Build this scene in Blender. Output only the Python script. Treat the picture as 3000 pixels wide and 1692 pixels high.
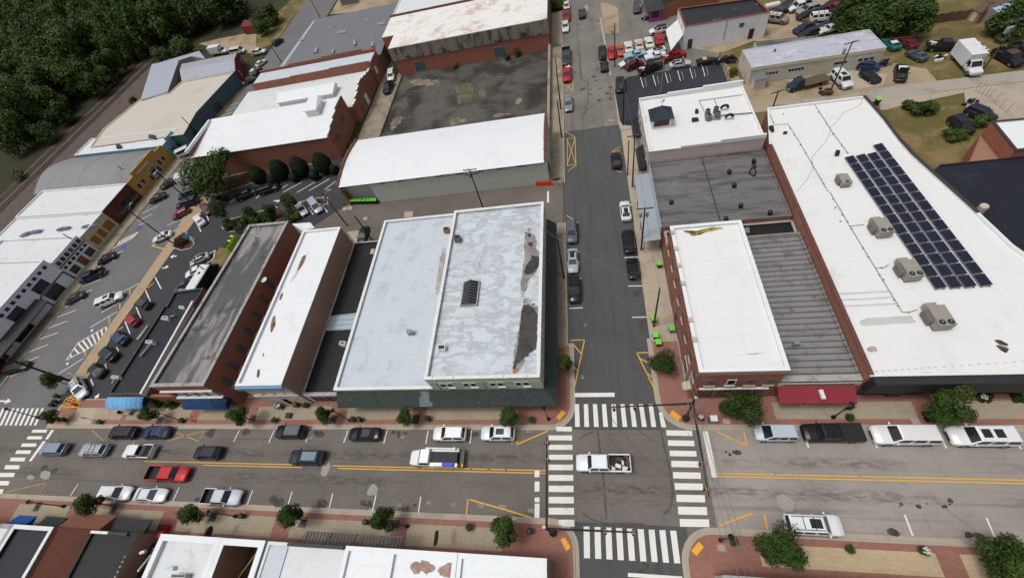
import bpy, math, random
from mathutils import Vector, Matrix
C = bpy.context
for o in list(bpy.data.objects): bpy.data.objects.remove(o)
scn = C.scene
COL = scn.collection
R = math.radians
# ---------------------------------------------------------------- camera, sky, sun, exposure
FPX = 1221.7
RC = [[0.97879094, 0.05676076, -0.19684134], [-0.06220698, -0.8331326, -0.54956379], [-0.1951886, 0.55015296, -0.81193173]]   # rows: image right, image down, view direction in the world
CAMP = (-2.0903, -10.0179, 55.0)
cam_d = bpy.data.cameras.new('camera'); cam_d.sensor_width = 36; cam_d.lens = 36*FPX/3000
cam_d.clip_start = .5; cam_d.clip_end = 3000
cam_o = bpy.data.objects.new('camera', cam_d); COL.objects.link(cam_o)
cam_o.matrix_world = Matrix((( RC[0][0], -RC[1][0], -RC[2][0], CAMP[0]),
                             ( RC[0][1], -RC[1][1], -RC[2][1], CAMP[1]),
                             ( RC[0][2], -RC[1][2], -RC[2][2], CAMP[2]), (0,0,0,1)))
scn.camera = cam_o
SUN_EL, SUN_AZ = R(70), R(250)            # azimuth clockwise from +Y: light from the west-south-west
w = bpy.data.worlds.new('World'); scn.world = w; w.use_nodes = True
nt = w.node_tree; nt.nodes.clear()
sky = nt.nodes.new('ShaderNodeTexSky'); sky.sky_type = 'NISHITA'; sky.sun_disc = False
sky.sun_elevation = SUN_EL; sky.sun_rotation = SUN_AZ; sky.air_density = 1.0; sky.dust_density = 6; sky.ozone_density = 1
hs = nt.nodes.new('ShaderNodeHueSaturation'); hs.inputs['Saturation'].default_value = .35
bg = nt.nodes.new('ShaderNodeBackground'); bg.inputs[1].default_value = .137
wo = nt.nodes.new('ShaderNodeOutputWorld')
nt.links.new(sky.outputs[0], hs.inputs['Color']); nt.links.new(hs.outputs[0], bg.inputs[0]); nt.links.new(bg.outputs[0], wo.inputs[0])
sl = bpy.data.lights.new('sun', 'SUN'); sl.energy = 1.25; sl.angle = R(11); sl.color = (1, .97, .92)
so = bpy.data.objects.new('sun', sl); COL.objects.link(so)
so.rotation_euler = Vector((-math.sin(SUN_AZ)*math.cos(SUN_EL), -math.cos(SUN_AZ)*math.cos(SUN_EL), -math.sin(SUN_EL))).to_track_quat('-Z','Y').to_euler()
vs = scn.view_settings; vs.view_transform = 'Standard'; vs.look = 'None'; vs.gamma = 1; vs.use_curve_mapping = False; vs.exposure = -0.16

# ---------------------------------------------------------------- survey helper: photo pixel (in one of 12 tiles) + height -> point
def gpx(px, py, z=0.):
    d = [(px-1500)/FPX, (py-846)/FPX, 1.]
    v = [RC[0][i]*d[0]+RC[1][i]*d[1]+RC[2][i]*d[2] for i in range(3)]
    t = (z-CAMP[2])/v[2]
    return (CAMP[0]+v[0]*t, CAMP[1]+v[1]*t)
TX = {'1':0,'2':750,'3':1500,'4':2250}; TY = {'A':0,'B':564,'C':1128}
def at(tl, x, y, z=0.): return gpx(TX[tl[1]]+x/2.576, TY[tl[0]]+y/2.576, z)
def pts(tl, s, z=0.): return [at(tl, *map(float, q.split(',')), z) for q in s.split()]

# ---------------------------------------------------------------- mesh helpers
class MB:
    def __init__(s): s.v=[]; s.f=[]; s.m=[]
    def face(s, ps, mi=0):
        b=len(s.v); s.v += [tuple(p) for p in ps]; s.f.append(tuple(range(b,b+len(ps)))); s.m.append(mi); return s
    def hull(s, a, b, mi=0, caps=(1,1)):                 # two rings of equal length joined into a closed solid
        n=len(a); k=len(s.v); s.v += [tuple(p) for p in a]+[tuple(p) for p in b]
        for i in range(n):
            j=(i+1)%n; s.f.append((k+i,k+j,k+n+j,k+n+i)); s.m.append(mi)
        if caps[0]: s.f.append(tuple(k+i for i in range(n-1,-1,-1))); s.m.append(mi)
        if caps[1]: s.f.append(tuple(k+n+i for i in range(n))); s.m.append(mi)
        return s
    def prism(s, p2, z0, z1, mi=0):
        if area(p2)<0: p2=p2[::-1]
        return s.hull([(x,y,z0) for x,y in p2],[(x,y,z1) for x,y in p2],mi)
    def box(s, x0,x1,y0,y1,z0,z1, mi=0):
        return s.prism([(x0,y0),(x1,y0),(x1,y1),(x0,y1)],z0,z1,mi)
    def obox(s, cx,cy,z0,z1,lx,ly,a=0,mi=0):             # box turned by a about z
        c,q=math.cos(a),math.sin(a)
        return s.prism([(cx+c*u*lx/2-q*v*ly/2, cy+q*u*lx/2+c*v*ly/2) for u,v in ((-1,-1),(1,-1),(1,1),(-1,1))],z0,z1,mi)
    def ring(s, outer, inner, z0, z1, mi=0):             # annular prism between two polygons
        n=len(outer)
        for i in range(n):
            j=(i+1)%n
            a,b,c,d=outer[i],outer[j],inner[j],inner[i]
            s.face([(*a,z1),(*b,z1),(*c,z1),(*d,z1)],mi)
            s.face([(*a,z0),(*b,z0),(*b,z1),(*a,z1)],mi)
            s.face([(*c,z0),(*d,z0),(*d,z1),(*c,z1)],mi)
            s.face([(*d,z0),(*c,z0),(*b,z0),(*a,z0)],mi)
        return s
    def tube(s, p0, p1, r0, r1=None, n=8, mi=0):
        r1=r0 if r1 is None else r1
        p0=Vector(p0); p1=Vector(p1); d=(p1-p0).normalized()
        u=d.cross(Vector((0,0,1)) if abs(d.z)<.9 else Vector((1,0,0))).normalized(); w_=d.cross(u)
        ra=[p0+(u*math.cos(t)+w_*math.sin(t))*r0 for t in [2*math.pi*i/n for i in range(n)]]
        rb=[p1+(u*math.cos(t)+w_*math.sin(t))*r1 for t in [2*math.pi*i/n for i in range(n)]]
        return s.hull(ra,rb,mi)
    def lathe(s, x,y, prof, n=12, mi=0):                 # profile [(r,z)...] bottom to top
        k=len(s.v)
        for r,z in prof: s.v += [(x+r*math.cos(2*math.pi*i/n), y+r*math.sin(2*math.pi*i/n), z) for i in range(n)]
        for a in range(len(prof)-1):
            for i in range(n):
                j=(i+1)%n; s.f.append((k+a*n+i,k+a*n+j,k+(a+1)*n+j,k+(a+1)*n+i)); s.m.append(mi)
        s.f.append(tuple(k+i for i in range(n-1,-1,-1))); s.m.append(mi)
        s.f.append(tuple(k+(len(prof)-1)*n+i for i in range(n))); s.m.append(mi)
        return s
    def quadprism(s, q, n, t, mi=0):                     # planar polygon q in 3D thickened by t along n
        n=Vector(n).normalized()*t
        return s.hull(q,[Vector(p)+n for p in q],mi)
    def build(s, name, mats, parent=None, smooth=False):
        off=Vector((0,0,0))
        if parent:
            r=parent
            while r.parent: r=r.parent
            off=r.location
        me=bpy.data.meshes.new(name)
        me.from_pydata([(x-off[0],y-off[1],z-off[2]) for x,y,z in s.v],[],s.f)
        if not isinstance(mats,(list,tuple)): mats=[mats]
        for m_ in mats: me.materials.append(m_)
        if len(mats)>1: me.polygons.foreach_set('material_index', s.m)
        if smooth=='auto':
            me.shade_smooth(); me.set_sharp_from_angle(angle=R(38))
        elif smooth:
            me.polygons.foreach_set('use_smooth',[True]*len(me.polygons))
        me.update()
        o=bpy.data.objects.new(name,me); COL.objects.link(o)
        if parent: o.parent=parent
        return o
def area(p): return sum(p[i][0]*p[(i+1)%len(p)][1]-p[(i+1)%len(p)][0]*p[i][1] for i in range(len(p)))/2
def inset(p, d):
    if area(p)<0: p=p[::-1]
    n=len(p); out=[]
    for i in range(n):
        a,b,c=Vector(p[i-1]),Vector(p[i]),Vector(p[(i+1)%n])
        e1=(b-a).normalized(); e2=(c-b).normalized()
        n1=Vector((-e1.y,e1.x)); n2=Vector((-e2.y,e2.x)); k=1+n1.dot(n2)
        out.append(tuple(b+(n1+n2)*(d/max(k,.3))))
    return out
def tag(o, label=None, cat=None, group=None, kind=None):
    if label: o['label']=label
    if cat: o['category']=cat
    if group: o['group']=group
    if kind: o['kind']=kind
    return o
def thing(name, loc, label, cat, group=None, rz=0):
    o=bpy.data.objects.new(name,None); COL.objects.link(o); o.empty_display_size=.3
    o.location=(loc[0],loc[1],loc[2] if len(loc)>2 else 0); o.rotation_euler=(0,0,rz)
    return tag(o,label,cat,group)
def copy_tree(o, parent=None):
    c=o.copy(); COL.objects.link(c)
    if parent: c.parent=parent
    for ch in list(o.children): copy_tree(ch,c)
    return c
def kill(o):
    for ch in list(o.children): kill(ch)
    bpy.data.objects.remove(o)
def struct(name, mb, mats, label=None):
    o=mb.build(name,mats); o['kind']='structure'
    return o
# ---------------------------------------------------------------- materials
def lin(v):
    v/=255.; return v/12.92 if v<=.04045 else ((v+.055)/1.055)**2.4
def S(r,g,b,k=.85): return (lin(r)*k, lin(g)*k, lin(b)*k, 1)
class NT:
    def __init__(s, name):
        s.m=bpy.data.materials.new(name); s.m.use_nodes=True; s.t=s.m.node_tree
        s.b=s.t.nodes['Principled BSDF']; s.pos=s.n('ShaderNodeNewGeometry').outputs['Position']
    def n(s, ty, **kw):
        x=s.t.nodes.new(ty)
        for k,v in kw.items(): setattr(x,k,v)
        return x
    def l(s,a,b): s.t.links.new(a,b)
    def vec(s, sc=(1,1,1)):
        m=s.n('ShaderNodeMapping'); m.inputs['Scale'].default_value=sc; s.l(s.pos,m.inputs['Vector']); return m.outputs[0]
    def noise(s, scale, detail=4, rough=.55, sc=None, dist=0):
        x=s.n('ShaderNodeTexNoise'); x.inputs['Scale'].default_value=scale; x.inputs['Detail'].default_value=detail
        x.inputs['Roughness'].default_value=rough; x.inputs['Distortion'].default_value=dist
        s.l(s.vec(sc) if sc else s.pos, x.inputs['Vector']); return x.outputs['Fac']
    def ramp(s, fac, a, b):                              # 0 below a, 1 above b
        x=s.n('ShaderNodeMapRange', interpolation_type='SMOOTHSTEP'); x.inputs[1].default_value=a; x.inputs[2].default_value=b
        s.l(fac,x.inputs[0]); return x.outputs[0]
    def mul(s, a, k):
        x=s.n('ShaderNodeMath',operation='MULTIPLY'); s.l(a,x.inputs[0])
        if isinstance(k,(int,float)): x.inputs[1].default_value=k
        else: s.l(k,x.inputs[1])
        return x.outputs[0]
    def mix(s, fac, a, b):
        x=s.n('ShaderNodeMix',data_type='RGBA')
        if isinstance(fac,(int,float)): x.inputs[0].default_value=fac
        else: s.l(fac,x.inputs[0])
        for v,i in ((a,6),(b,7)):
            if isinstance(v,tuple): x.inputs[i].default_value=v
            else: s.l(v,x.inputs[i])
        return x.outputs[2]
    def bump(s, h, st=.3, d=.05):
        x=s.n('ShaderNodeBump'); x.inputs['Strength'].default_value=st; x.inputs['Distance'].default_value=d
        s.l(h,x.inputs['Height']); s.l(x.outputs[0],s.b.inputs['Normal'])
    def out(s, col, rough=.8, spec=.3, metal=0):
        if isinstance(col,tuple): s.b.inputs['Base Color'].default_value=col
        else: s.l(col,s.b.inputs['Base Color'])
        s.b.inputs['Roughness'].default_value=rough; s.b.inputs['Specular IOR Level'].default_value=spec; s.b.inputs['Metallic'].default_value=metal
        return s.m
def flat(name, col, rough=.6, spec=.4, metal=0, var=.12, scale=1.2):
    t=NT(name); n=t.noise(scale,3); d=tuple(v*(1-var*1.6) for v in col[:3])+(1,); e=tuple(min(1,v*(1+var)) for v in col[:3])+(1,)
    return t.out(t.mix(n,d,e),rough,spec,metal)
def asphalt(name, col, crack=.5, streak=None, patch=.25, rough=.9, lanes=(), ax=1):
    t=NT(name); dk=tuple(v*.62 for v in col[:3])+(1,); lt=tuple(v*1.28 for v in col[:3])+(1,)
    c=t.mix(t.ramp(t.noise(.12,6,.6),.3,.7),tuple(v*(1-patch) for v in col[:3])+(1,),tuple(v*(1+patch*.7) for v in col[:3])+(1,))
    c=t.mix(t.mul(t.ramp(t.noise(9,3,.7),.35,.75),.35),c,lt)
    c=t.mix(t.mul(t.ramp(t.noise(1.1,5,.65),.56,.72),.45),c,dk)
    if streak:                                           # worn tyre lanes along the street
        c=t.mix(t.mul(t.ramp(t.noise(1.0,5,.6,sc=streak),.52,.7),.6),c,dk)
        c=t.mix(t.mul(t.ramp(t.noise(1.3,4,.6,sc=tuple(v*.7 for v in streak)),.55,.75),.35),c,lt)
    if lanes:                                            # oil-darkened wheel lanes
        sp=t.n('ShaderNodeSeparateXYZ'); t.l(t.pos,sp.inputs[0])
        for y0,w_,k in lanes:
            d=t.n('ShaderNodeMath',operation='SUBTRACT'); t.l(sp.outputs[ax],d.inputs[0]); d.inputs[1].default_value=y0
            a=t.n('ShaderNodeMath',operation='ABSOLUTE'); t.l(d.outputs[0],a.inputs[0])
            x=t.n('ShaderNodeMapRange',interpolation_type='SMOOTHSTEP'); x.inputs[1].default_value=0; x.inputs[2].default_value=w_; x.inputs[3].default_value=1; x.inputs[4].default_value=0; t.l(a.outputs[0],x.inputs[0])
            nz=t.ramp(t.noise(1.6,6,.7,sc=(.45,1.5,1) if ax==1 else (1.5,.45,1)),.38,.62); n2=t.ramp(t.noise(.07,2,.5),.35,.6)
            c=t.mix(t.mul(t.mul(t.mul(x.outputs[0],nz),n2),k),c,tuple(v*.42 for v in col[:3])+(1,))
    if crack:
        v=t.n('ShaderNodeTexVoronoi',feature='DISTANCE_TO_EDGE'); v.inputs['Scale'].default_value=.16
        nz=t.n('ShaderNodeTexNoise'); nz.inputs['Scale'].default_value=.5; nz.inputs['Detail'].default_value=6; t.l(t.pos,nz.inputs['Vector'])
        ad=t.n('ShaderNodeMixRGB'); ad.blend_type='ADD'; ad.inputs[0].default_value=2.2; t.l(t.pos,ad.inputs[1]); t.l(nz.outputs['Color'],ad.inputs[2]); t.l(ad.outputs[0],v.inputs['Vector'])
        x=t.n('ShaderNodeMapRange'); x.inputs[1].default_value=.004; x.inputs[2].default_value=.014; x.inputs[3].default_value=1; x.inputs[4].default_value=0; t.l(v.outputs[0],x.inputs[0])
        c=t.mix(t.mul(t.mul(x.outputs[0],t.ramp(t.noise(.09,2),.45,.6)),crack),c,tuple(v*.45 for v in col[:3])+(1,))
    t.bump(t.noise(12,4,.7),.25,.02)
    return t.out(c,rough,.25)
def stained(name, col, st, lo=.52, hi=.68, scale=.35, amt=.8, rough=.75, sc=None, fine=.1, st2=None, lo2=.6, scale2=.12, bump=0, lap=None):
    t=NT(name)
    c=t.mix(t.mul(t.noise(2.5,4,.6),fine*2),col,tuple(v*.6 for v in col[:3])+(1,))
    c=t.mix(t.mul(t.ramp(t.noise(scale,6,.62,sc=sc,dist=.4),lo,hi),amt),c,st)
    if st2: c=t.mix(t.mul(t.ramp(t.noise(scale2,5,.6,dist=.6),lo2,lo2+.1),.85),c,st2)
    if lap:                                              # sheet laps of a membrane roof
        b=t.n('ShaderNodeTexBrick'); b.inputs['Scale'].default_value=1; b.inputs['Brick Width'].default_value=lap[0]; b.inputs['Row Height'].default_value=lap[1]; b.inputs['Mortar Size'].default_value=.05; b.inputs['Mortar Smooth'].default_value=.6; t.l(t.pos,b.inputs['Vector'])
        c=t.mix(t.mul(b.outputs['Fac'],lap[2]),c,tuple(v*.55 for v in col[:3])+(1,))
        c=t.mix(t.mul(t.ramp(t.noise(.18,5,.7,dist=.8),.52,.7),lap[2]*.9),c,tuple(v*.62 for v in st[:3])+(1,))
    if bump: t.bump(t.noise(3,4),bump,.05)
    return t.out(c,rough,.3)
def veined(name, col, vein, st, sc=.42, amt=.8):
    t=NT(name); n=t.noise(sc,6,.6,sc=(.75,1.6,1),dist=.25); d=t.n('ShaderNodeMath',operation='SUBTRACT'); t.l(n,d.inputs[0]); d.inputs[1].default_value=.5
    a=t.n('ShaderNodeMath',operation='ABSOLUTE'); t.l(d.outputs[0],a.inputs[0])
    x=t.n('ShaderNodeMapRange',interpolation_type='SMOOTHSTEP'); x.inputs[1].default_value=.012; x.inputs[2].default_value=.085; x.inputs[3].default_value=1; x.inputs[4].default_value=0; t.l(a.outputs[0],x.inputs[0])
    c=t.mix(t.mul(t.ramp(t.noise(.16,4,.6),.42,.62),.55),col,st); c=t.mix(t.mul(t.ramp(t.noise(1.7,6,.7,dist=.5),.52,.62),.35),c,st)
    c=t.mix(t.mul(t.mul(x.outputs[0],t.ramp(t.noise(.22,4,.6),.3,.52)),amt),c,vein); c=t.mix(t.mul(t.noise(3,4),.16),c,tuple(v*.6 for v in col[:3])+(1,))
    return t.out(c,.6,.3)
def ragged(name, c1, c2, scale=1.4, lo=.3, hi=.5, rough=.8):        # a stain whose edge frays out into what it lies on
    t=NT(name); e=t.n('ShaderNodeAttribute'); e.attribute_name='edge'; n=t.noise(scale,6,.65); s=t.n('ShaderNodeMath',operation='SUBTRACT'); t.l(n,s.inputs[0]); s.inputs[1].default_value=.5
    s2=t.mul(s.outputs[0],1.7); ad=t.n('ShaderNodeMath',operation='ADD'); t.l(e.outputs['Fac'],ad.inputs[0]); t.l(s2,ad.inputs[1])
    m_=t.out(t.mix(t.ramp(t.noise(scale*.8,5,.6),.4,.62),c1,c2),rough,.3); tr=t.n('ShaderNodeBsdfTransparent'); mx=t.n('ShaderNodeMixShader'); t.l(t.ramp(ad.outputs[0],lo,hi),mx.inputs[0])
    t.l(tr.outputs[0],mx.inputs[1]); t.l(t.b.outputs[0],mx.inputs[2]); o=[n for n in t.t.nodes if n.type=='OUTPUT_MATERIAL'][0]; t.l(mx.outputs[0],o.inputs[0]); return m_
def frayed(name, polys, z, mat, parent=None, grow=1.15):
    m=MB(); ed=[]
    for i,p in enumerate(polys):
        if area(p)<0: p=p[::-1]
        c=Vector((sum(q[0] for q in p)/len(p),sum(q[1] for q in p)/len(p))); n=len(p); k=len(m.v); zz=z+(i%9)*.0004
        for f,e in ((grow,0.),(.62,.85),(.2,1.)):
            for q in p: w_=c+(Vector(q)-c)*f; m.v.append((w_.x,w_.y,zz)); ed.append(e)
        m.v.append((c.x,c.y,zz)); ed.append(1.)
        for r in (0,1):
            for j in range(n): h=(j+1)%n; m.f.append((k+r*n+j,k+r*n+h,k+(r+1)*n+h,k+(r+1)*n+j)); m.m.append(0)
        for j in range(n): m.f.append((k+2*n+j,k+2*n+(j+1)%n,k+3*n)); m.m.append(0)
    o=m.build(name,mat,parent); at_=o.data.attributes.new('edge','FLOAT','POINT'); at_.data.foreach_set('value',ed); return o
def brick(name, c1, c2, mortar, wear=None, wamt=.5, sc=1.0):
    t=NT(name); sp=t.n('ShaderNodeSeparateXYZ'); t.l(t.pos,sp.inputs[0])
    a=t.n('ShaderNodeMath',operation='ADD'); t.l(sp.outputs[0],a.inputs[0]); t.l(sp.outputs[1],a.inputs[1])
    cb=t.n('ShaderNodeCombineXYZ'); t.l(a.outputs[0],cb.inputs[0]); t.l(sp.outputs[2],cb.inputs[1])
    b=t.n('ShaderNodeTexBrick'); b.inputs['Color1'].default_value=c1; b.inputs['Color2'].default_value=c2; b.inputs['Mortar'].default_value=mortar
    b.inputs['Scale'].default_value=1/sc; b.inputs['Brick Width'].default_value=.22; b.inputs['Row Height'].default_value=.075; b.inputs['Mortar Size'].default_value=.008
    t.l(cb.outputs[0],b.inputs['Vector'])
    c=t.mix(t.mul(t.noise(.6,5,.65),.4),b.outputs[0],tuple(v*.6 for v in c1[:3])+(1,))
    if wear: c=t.mix(t.mul(t.ramp(t.noise(.5,6,.7,sc=(1,1,.45)),.5,.68),wamt),c,wear)
    return t.out(c,.88,.2)
def ribbed(name, col, dk, per=.4, axis=(1,0,0), st=None, samt=.5, rough=.5, metal=.2, slo=.5):
    t=NT(name); w_=t.n('ShaderNodeTexWave',wave_type='BANDS',bands_direction='X'); w_.inputs['Scale'].default_value=.314/per; w_.inputs['Distortion'].default_value=0
    d=t.n('ShaderNodeVectorMath',operation='DOT_PRODUCT'); d.inputs[1].default_value=axis; t.l(t.pos,d.inputs[0])
    cb=t.n('ShaderNodeCombineXYZ'); t.l(d.outputs['Value'],cb.inputs[0]); t.l(cb.outputs[0],w_.inputs['Vector'])
    c=t.mix(t.ramp(w_.outputs['Fac'],.7,1),col,dk); c=t.mix(t.mul(t.noise(.5,5),.4),c,dk)
    if st: c=t.mix(t.mul(t.ramp(t.noise(.5,6,.7,sc=(1,1,1)),slo,slo+.15),samt),c,st)
    t.bump(w_.outputs['Fac'],.5,.06)
    return t.out(c,rough,.4,metal)
def paver(name, c1, c2, mortar, size=.6, ratio=1., dirt=.35):
    t=NT(name); b=t.n('ShaderNodeTexBrick'); b.inputs['Color1'].default_value=c1; b.inputs['Color2'].default_value=c2; b.inputs['Mortar'].default_value=mortar
    b.inputs['Scale'].default_value=1; b.inputs['Brick Width'].default_value=size*ratio; b.inputs['Row Height'].default_value=size; b.inputs['Mortar Size'].default_value=size*.04; b.offset=.5 if ratio!=1 else 0
    t.l(t.pos,b.inputs['Vector'])
    c=t.mix(t.mul(t.ramp(t.noise(.5,6,.65),.4,.75),dirt),b.outputs[0],tuple(v*.5 for v in c1[:3])+(1,))
    c=t.mix(t.mul(t.noise(6,3,.7),.25),c,tuple(v*.7 for v in c1[:3])+(1,))
    return t.out(c,.88,.2)
def foliage(name, dk, lt, yl=None):
    t=NT(name); r=t.n('ShaderNodeObjectInfo').outputs['Random']
    c=t.mix(t.ramp(t.noise(.55,3,.6),.35,.65),dk,lt)
    c=t.mix(t.mul(t.ramp(t.noise(4,2,.6),.45,.7),.5),c,yl or lt)
    c=t.mix(t.mul(r,.5),c,tuple(v*.55 for v in dk[:3])+(1,))
    m_=t.out(c,.65,.25)
    t.b.inputs['Transmission Weight'].default_value=0
    tr=t.n('ShaderNodeBsdfTranslucent'); t.l(c,tr.inputs[0]); mx=t.n('ShaderNodeMixShader'); mx.inputs[0].default_value=.25
    t.l(t.b.outputs[0],mx.inputs[1]); t.l(tr.outputs[0],mx.inputs[2]); o=[n for n in t.t.nodes if n.type=='OUTPUT_MATERIAL'][0]; t.l(mx.outputs[0],o.inputs[0])
    return m_
# ---------------------------------------------------------------- materials
LN=[(1.27,1.0,.85),(-1.95,1.1,.85),(-3.4,.5,.25),(.1,.4,.25)]
m_main = asphalt('asphalt_main', S(114,108,103), .3, streak=(.03,1.1,1), patch=.16, lanes=LN)
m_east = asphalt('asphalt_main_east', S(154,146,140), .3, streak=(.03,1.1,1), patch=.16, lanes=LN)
m_north = asphalt('asphalt_north', S(85,86,87), .25, streak=(1.1,.04,1), patch=.1, lanes=[(-2.6,.5,.4),(.3,.4,.4),(2.4,.6,.3)], ax=0)
m_old = asphalt('asphalt_old', S(125,120,114), .5, streak=(.9,.05,1), patch=.2, lanes=[(-2.4,.7,.6),(1.6,.7,.4)], ax=0)
m_left = asphalt('asphalt_left', S(112,110,111), .3, patch=.1)
m_lot = asphalt('asphalt_lot', S(64,65,68), .2, patch=.12)
m_blacklot = asphalt('asphalt_sealed', S(54,57,63), .3, patch=.25)
m_alley = asphalt('alley_paving', S(112,105,97), .5, patch=.2)
m_slab = stained('old_slab', S(96,92,86), S(50,48,46), .4, .62, .12, .95, .9, st2=S(124,108,90), lo2=.66, scale2=.14, fine=.2)
m_conc = stained('concrete', S(182,170,150), S(120,108,92), .5, .75, .4, .6, .9)
m_conc2 = stained('old_concrete', S(158,146,128), S(96,88,76), .45, .7, .3, .7, .9)
m_kerb = stained('kerb_concrete', S(178,168,152), S(128,118,104), .5, .75, .5, .5, .9)
m_strip = stained('walkway_concrete', S(176,154,126), S(136,116,94), .5, .75, .4, .5, .9)
m_brickpave = paver('brick_paving', S(162,116,102), S(150,106,94), S(140,108,98), .2, 2., .3)
m_field = paver('tan_pavers', S(176,164,142), S(166,155,134), S(150,139,120), .42, 1., .3)
m_dirt = stained('sandy_dirt', S(176,158,132), S(116,98,76), .4, .7, .15, .7, .95, fine=.2, bump=.3)
m_gravel = stained('pale_gravel', S(186,172,156), S(148,134,118), .4, .7, .3, .6, .95, fine=.25, bump=.4)
m_grass = stained('rough_grass', S(106,98,56), S(142,120,84), .42, .66, .22, .8, .95, fine=.25, st2=S(76,86,38), lo2=.57, scale2=.09, bump=.6)
m_ground = stained('woodland_ground', S(56,66,32), S(80,76,48), .5, .75, .05, .8, .95, fine=.25, st2=S(44,58,26), lo2=.48, scale2=.03, bump=.5)
m_ballast = stained('ballast', S(104,92,84), S(80,70,62), .42, .65, .4, .7, .95, fine=.3, bump=.5)
m_white = stained('road_paint_white', S(236,234,228), S(170,166,160), .6, .72, 1.5, .6, .8)
m_yellow = stained('road_paint_yellow', S(226,176,72), S(160,130,78), .55, .7, 1.2, .6, .8)
m_bluep = flat('road_paint_blue', S(58,96,160))
m_rust = flat('rail_steel', S(92,80,72)); m_wood = flat('weathered_wood', S(96,82,66)); m_tie = flat('rail_tie', S(84,74,66))

def sheet(name, poly, z, m):
    if area(poly)<0: poly=poly[::-1]
    return struct(name, MB().face([(x,y,z) for x,y in poly]), m)
def arc(cx,cy,r,a0,a1,n=8): return [(cx+r*math.cos(R(a0+(a1-a0)*i/n)), cy+r*math.sin(R(a0+(a1-a0)*i/n))) for i in range(n+1)]
def rect(x0,x1,y0,y1): return [(x0,y0),(x1,y0),(x1,y1),(x0,y1)]
sheet('ground', rect(-900,900,-300,1100), -.06, m_ground)
sheet('main_street', rect(-260,9.2,-5.5,4.85), 0, m_main)
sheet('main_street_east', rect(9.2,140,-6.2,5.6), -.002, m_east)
sheet('crossing_base', rect(-12,14,-12,14), -.02, m_main)
sheet('corner_base', rect(-118,-84,-14,14), -.02, m_main)
sheet('side_street_north', rect(-6.9,5.0,4.85,66), 0, m_north)
sheet('side_street_far', [(-6.4,66),(5.0,66),(4.3,72),(3.9,105),(3.6,230),(-6.4,230)], 0, m_old)
sheet('side_street_south', rect(-6.2,6,-80,-5.5), 0, m_north)
sheet('railway_street', [(-113.5,4.85),(-96,4.85),(-95.5,14),(-92,50),(-90.5,66),(-90,110),(-91,164),(-91,260),(-108,260),(-107,171),(-106,142),(-106.8,115),(-108.8,84),(-110.8,50),(-112.6,20)], .004, m_left)
sheet('railway_street_south', [(-113.5,-90),(-97,-90),(-97,-5.5),(-113.5,-5.5)], .004, m_left)
sheet('parking_lot', [(-96,8.9),(-96,14),(-93.2,50),(-90.5,60),(-90.5,67.5),(-55,67.5),(-52,52),(-58,46),(-58,8.9)], .008, m_lot)
sheet('alley', [(-58.5,36),(-6.9,36),(-6.9,52.5),(-51,52.5),(-58.5,46)], .012, m_alley)
sheet('walled_yard_slab', rect(-50.3,-9.7,64,100.3), .05, m_slab)
sheet('yard_lane', rect(-56.5,-50.3,64,112), .02, m_conc2)
sheet('sealed_lot', [(7.6,64.5),(27.3,64.5),(27.3,82.6),(7.9,82.6)], .012, m_blacklot)
sheet('sealed_lot_apron', [(4.9,64.6),(7.6,64.5),(7.9,82.6),(4.6,78)], .01, m_blacklot)
sheet('car_yard', [(4.5,82.6),(32.5,82.6),(23,90),(22,100.5),(20,112),(15,128),(4,128)], .006, m_old)
sheet('garage_yard', [(26,64),(60,64),(60,70),(56,73.5),(30,73.5),(27.5,86),(44,92),(44,102),(24,102),(20,90),(24,84)], .004, m_dirt)
sheet('garage_apron', pts('A4','20,600 660,520 900,560 870,640 560,690 480,560 250,620'), .012, m_conc)
sheet('back_lane', pts('A4','0,775 560,722 900,655 1450,590 1932,530 2500,470 2500,560 1932,615 1300,690 850,770 700,760 0,800'), .016, stained('lane_paving', S(168,160,150), S(130,122,112), .5,.7,.3,.6,.9))
sheet('gravel_yard', pts('A4','830,770 1300,692 1932,617 2700,540 2700,1000 1932,890 1640,915 1500,860 1480,700 1200,760 1000,820 850,830'), .008, m_gravel)
sheet('grass_plot', pts('A4','850,840 1000,800 1240,800 1450,1040 1420,1120 1520,1270 1290,1300 1200,1290 1100,1130 960,1000'), .01, m_grass)
sheet('rear_ground', rect(25,140,38,140), -.04, m_grass)
sheet('kerbside_ground', rect(3.2,9,62,128), -.03, m_old)
sheet('wood_floor', [(-171.5,-60),(-171.5,112),(-166.5,150),(-130,152),(-122,178),(-122,420),(-460,420),(-460,-60)], -.045, stained('leaf_litter', S(58,54,38), S(44,50,28), .4,.65,.2,.8,.95, fine=.25))
sheet('grass_field', pts('A4','800,240 1000,200 1500,150 2600,60 2600,480 1932,520 1450,580 900,650 830,520 920,370'), .002, m_grass)
sheet('pink_shop_forecourt', pts('A3','690,120 800,70 1000,80 1000,-40 1400,-40 1250,150 1170,260 720,300'), .01, m_old)
sheet('verge_dirt', pts('A3','665,20 700,20 800,60 810,250 700,255'), .014, m_dirt)
sheet('junkyard_ground', pts('A4','-150,180 0,100 60,30 600,-60 760,140 560,210 380,270 220,290 0,330 -150,300'), .012, m_dirt)
sheet('railside_dirt', [(-171,10),(-150,10),(-150,60),(-148,115),(-158,140),(-170,145),(-172,88)], -.02, m_ballast)
sheet('far_verge', pts('A1','1500,330 1660,290 1932,240 1932,400 1840,400 1600,360'), .0, m_dirt)
sheet('far_yard', pts('A2','560,110 620,0 900,-30 1110,-20 1080,50 800,90'), .01, m_dirt)
sheet('green_verge', pts('A2','0,230 80,180 260,0 320,-60 420,-60 260,160 180,280 100,350 0,380'), .006, m_grass)
sheet('left_verge', [(-109.5,86),(-106.6,86),(-105.6,116),(-107.8,116)], .03, m_grass)

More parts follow.
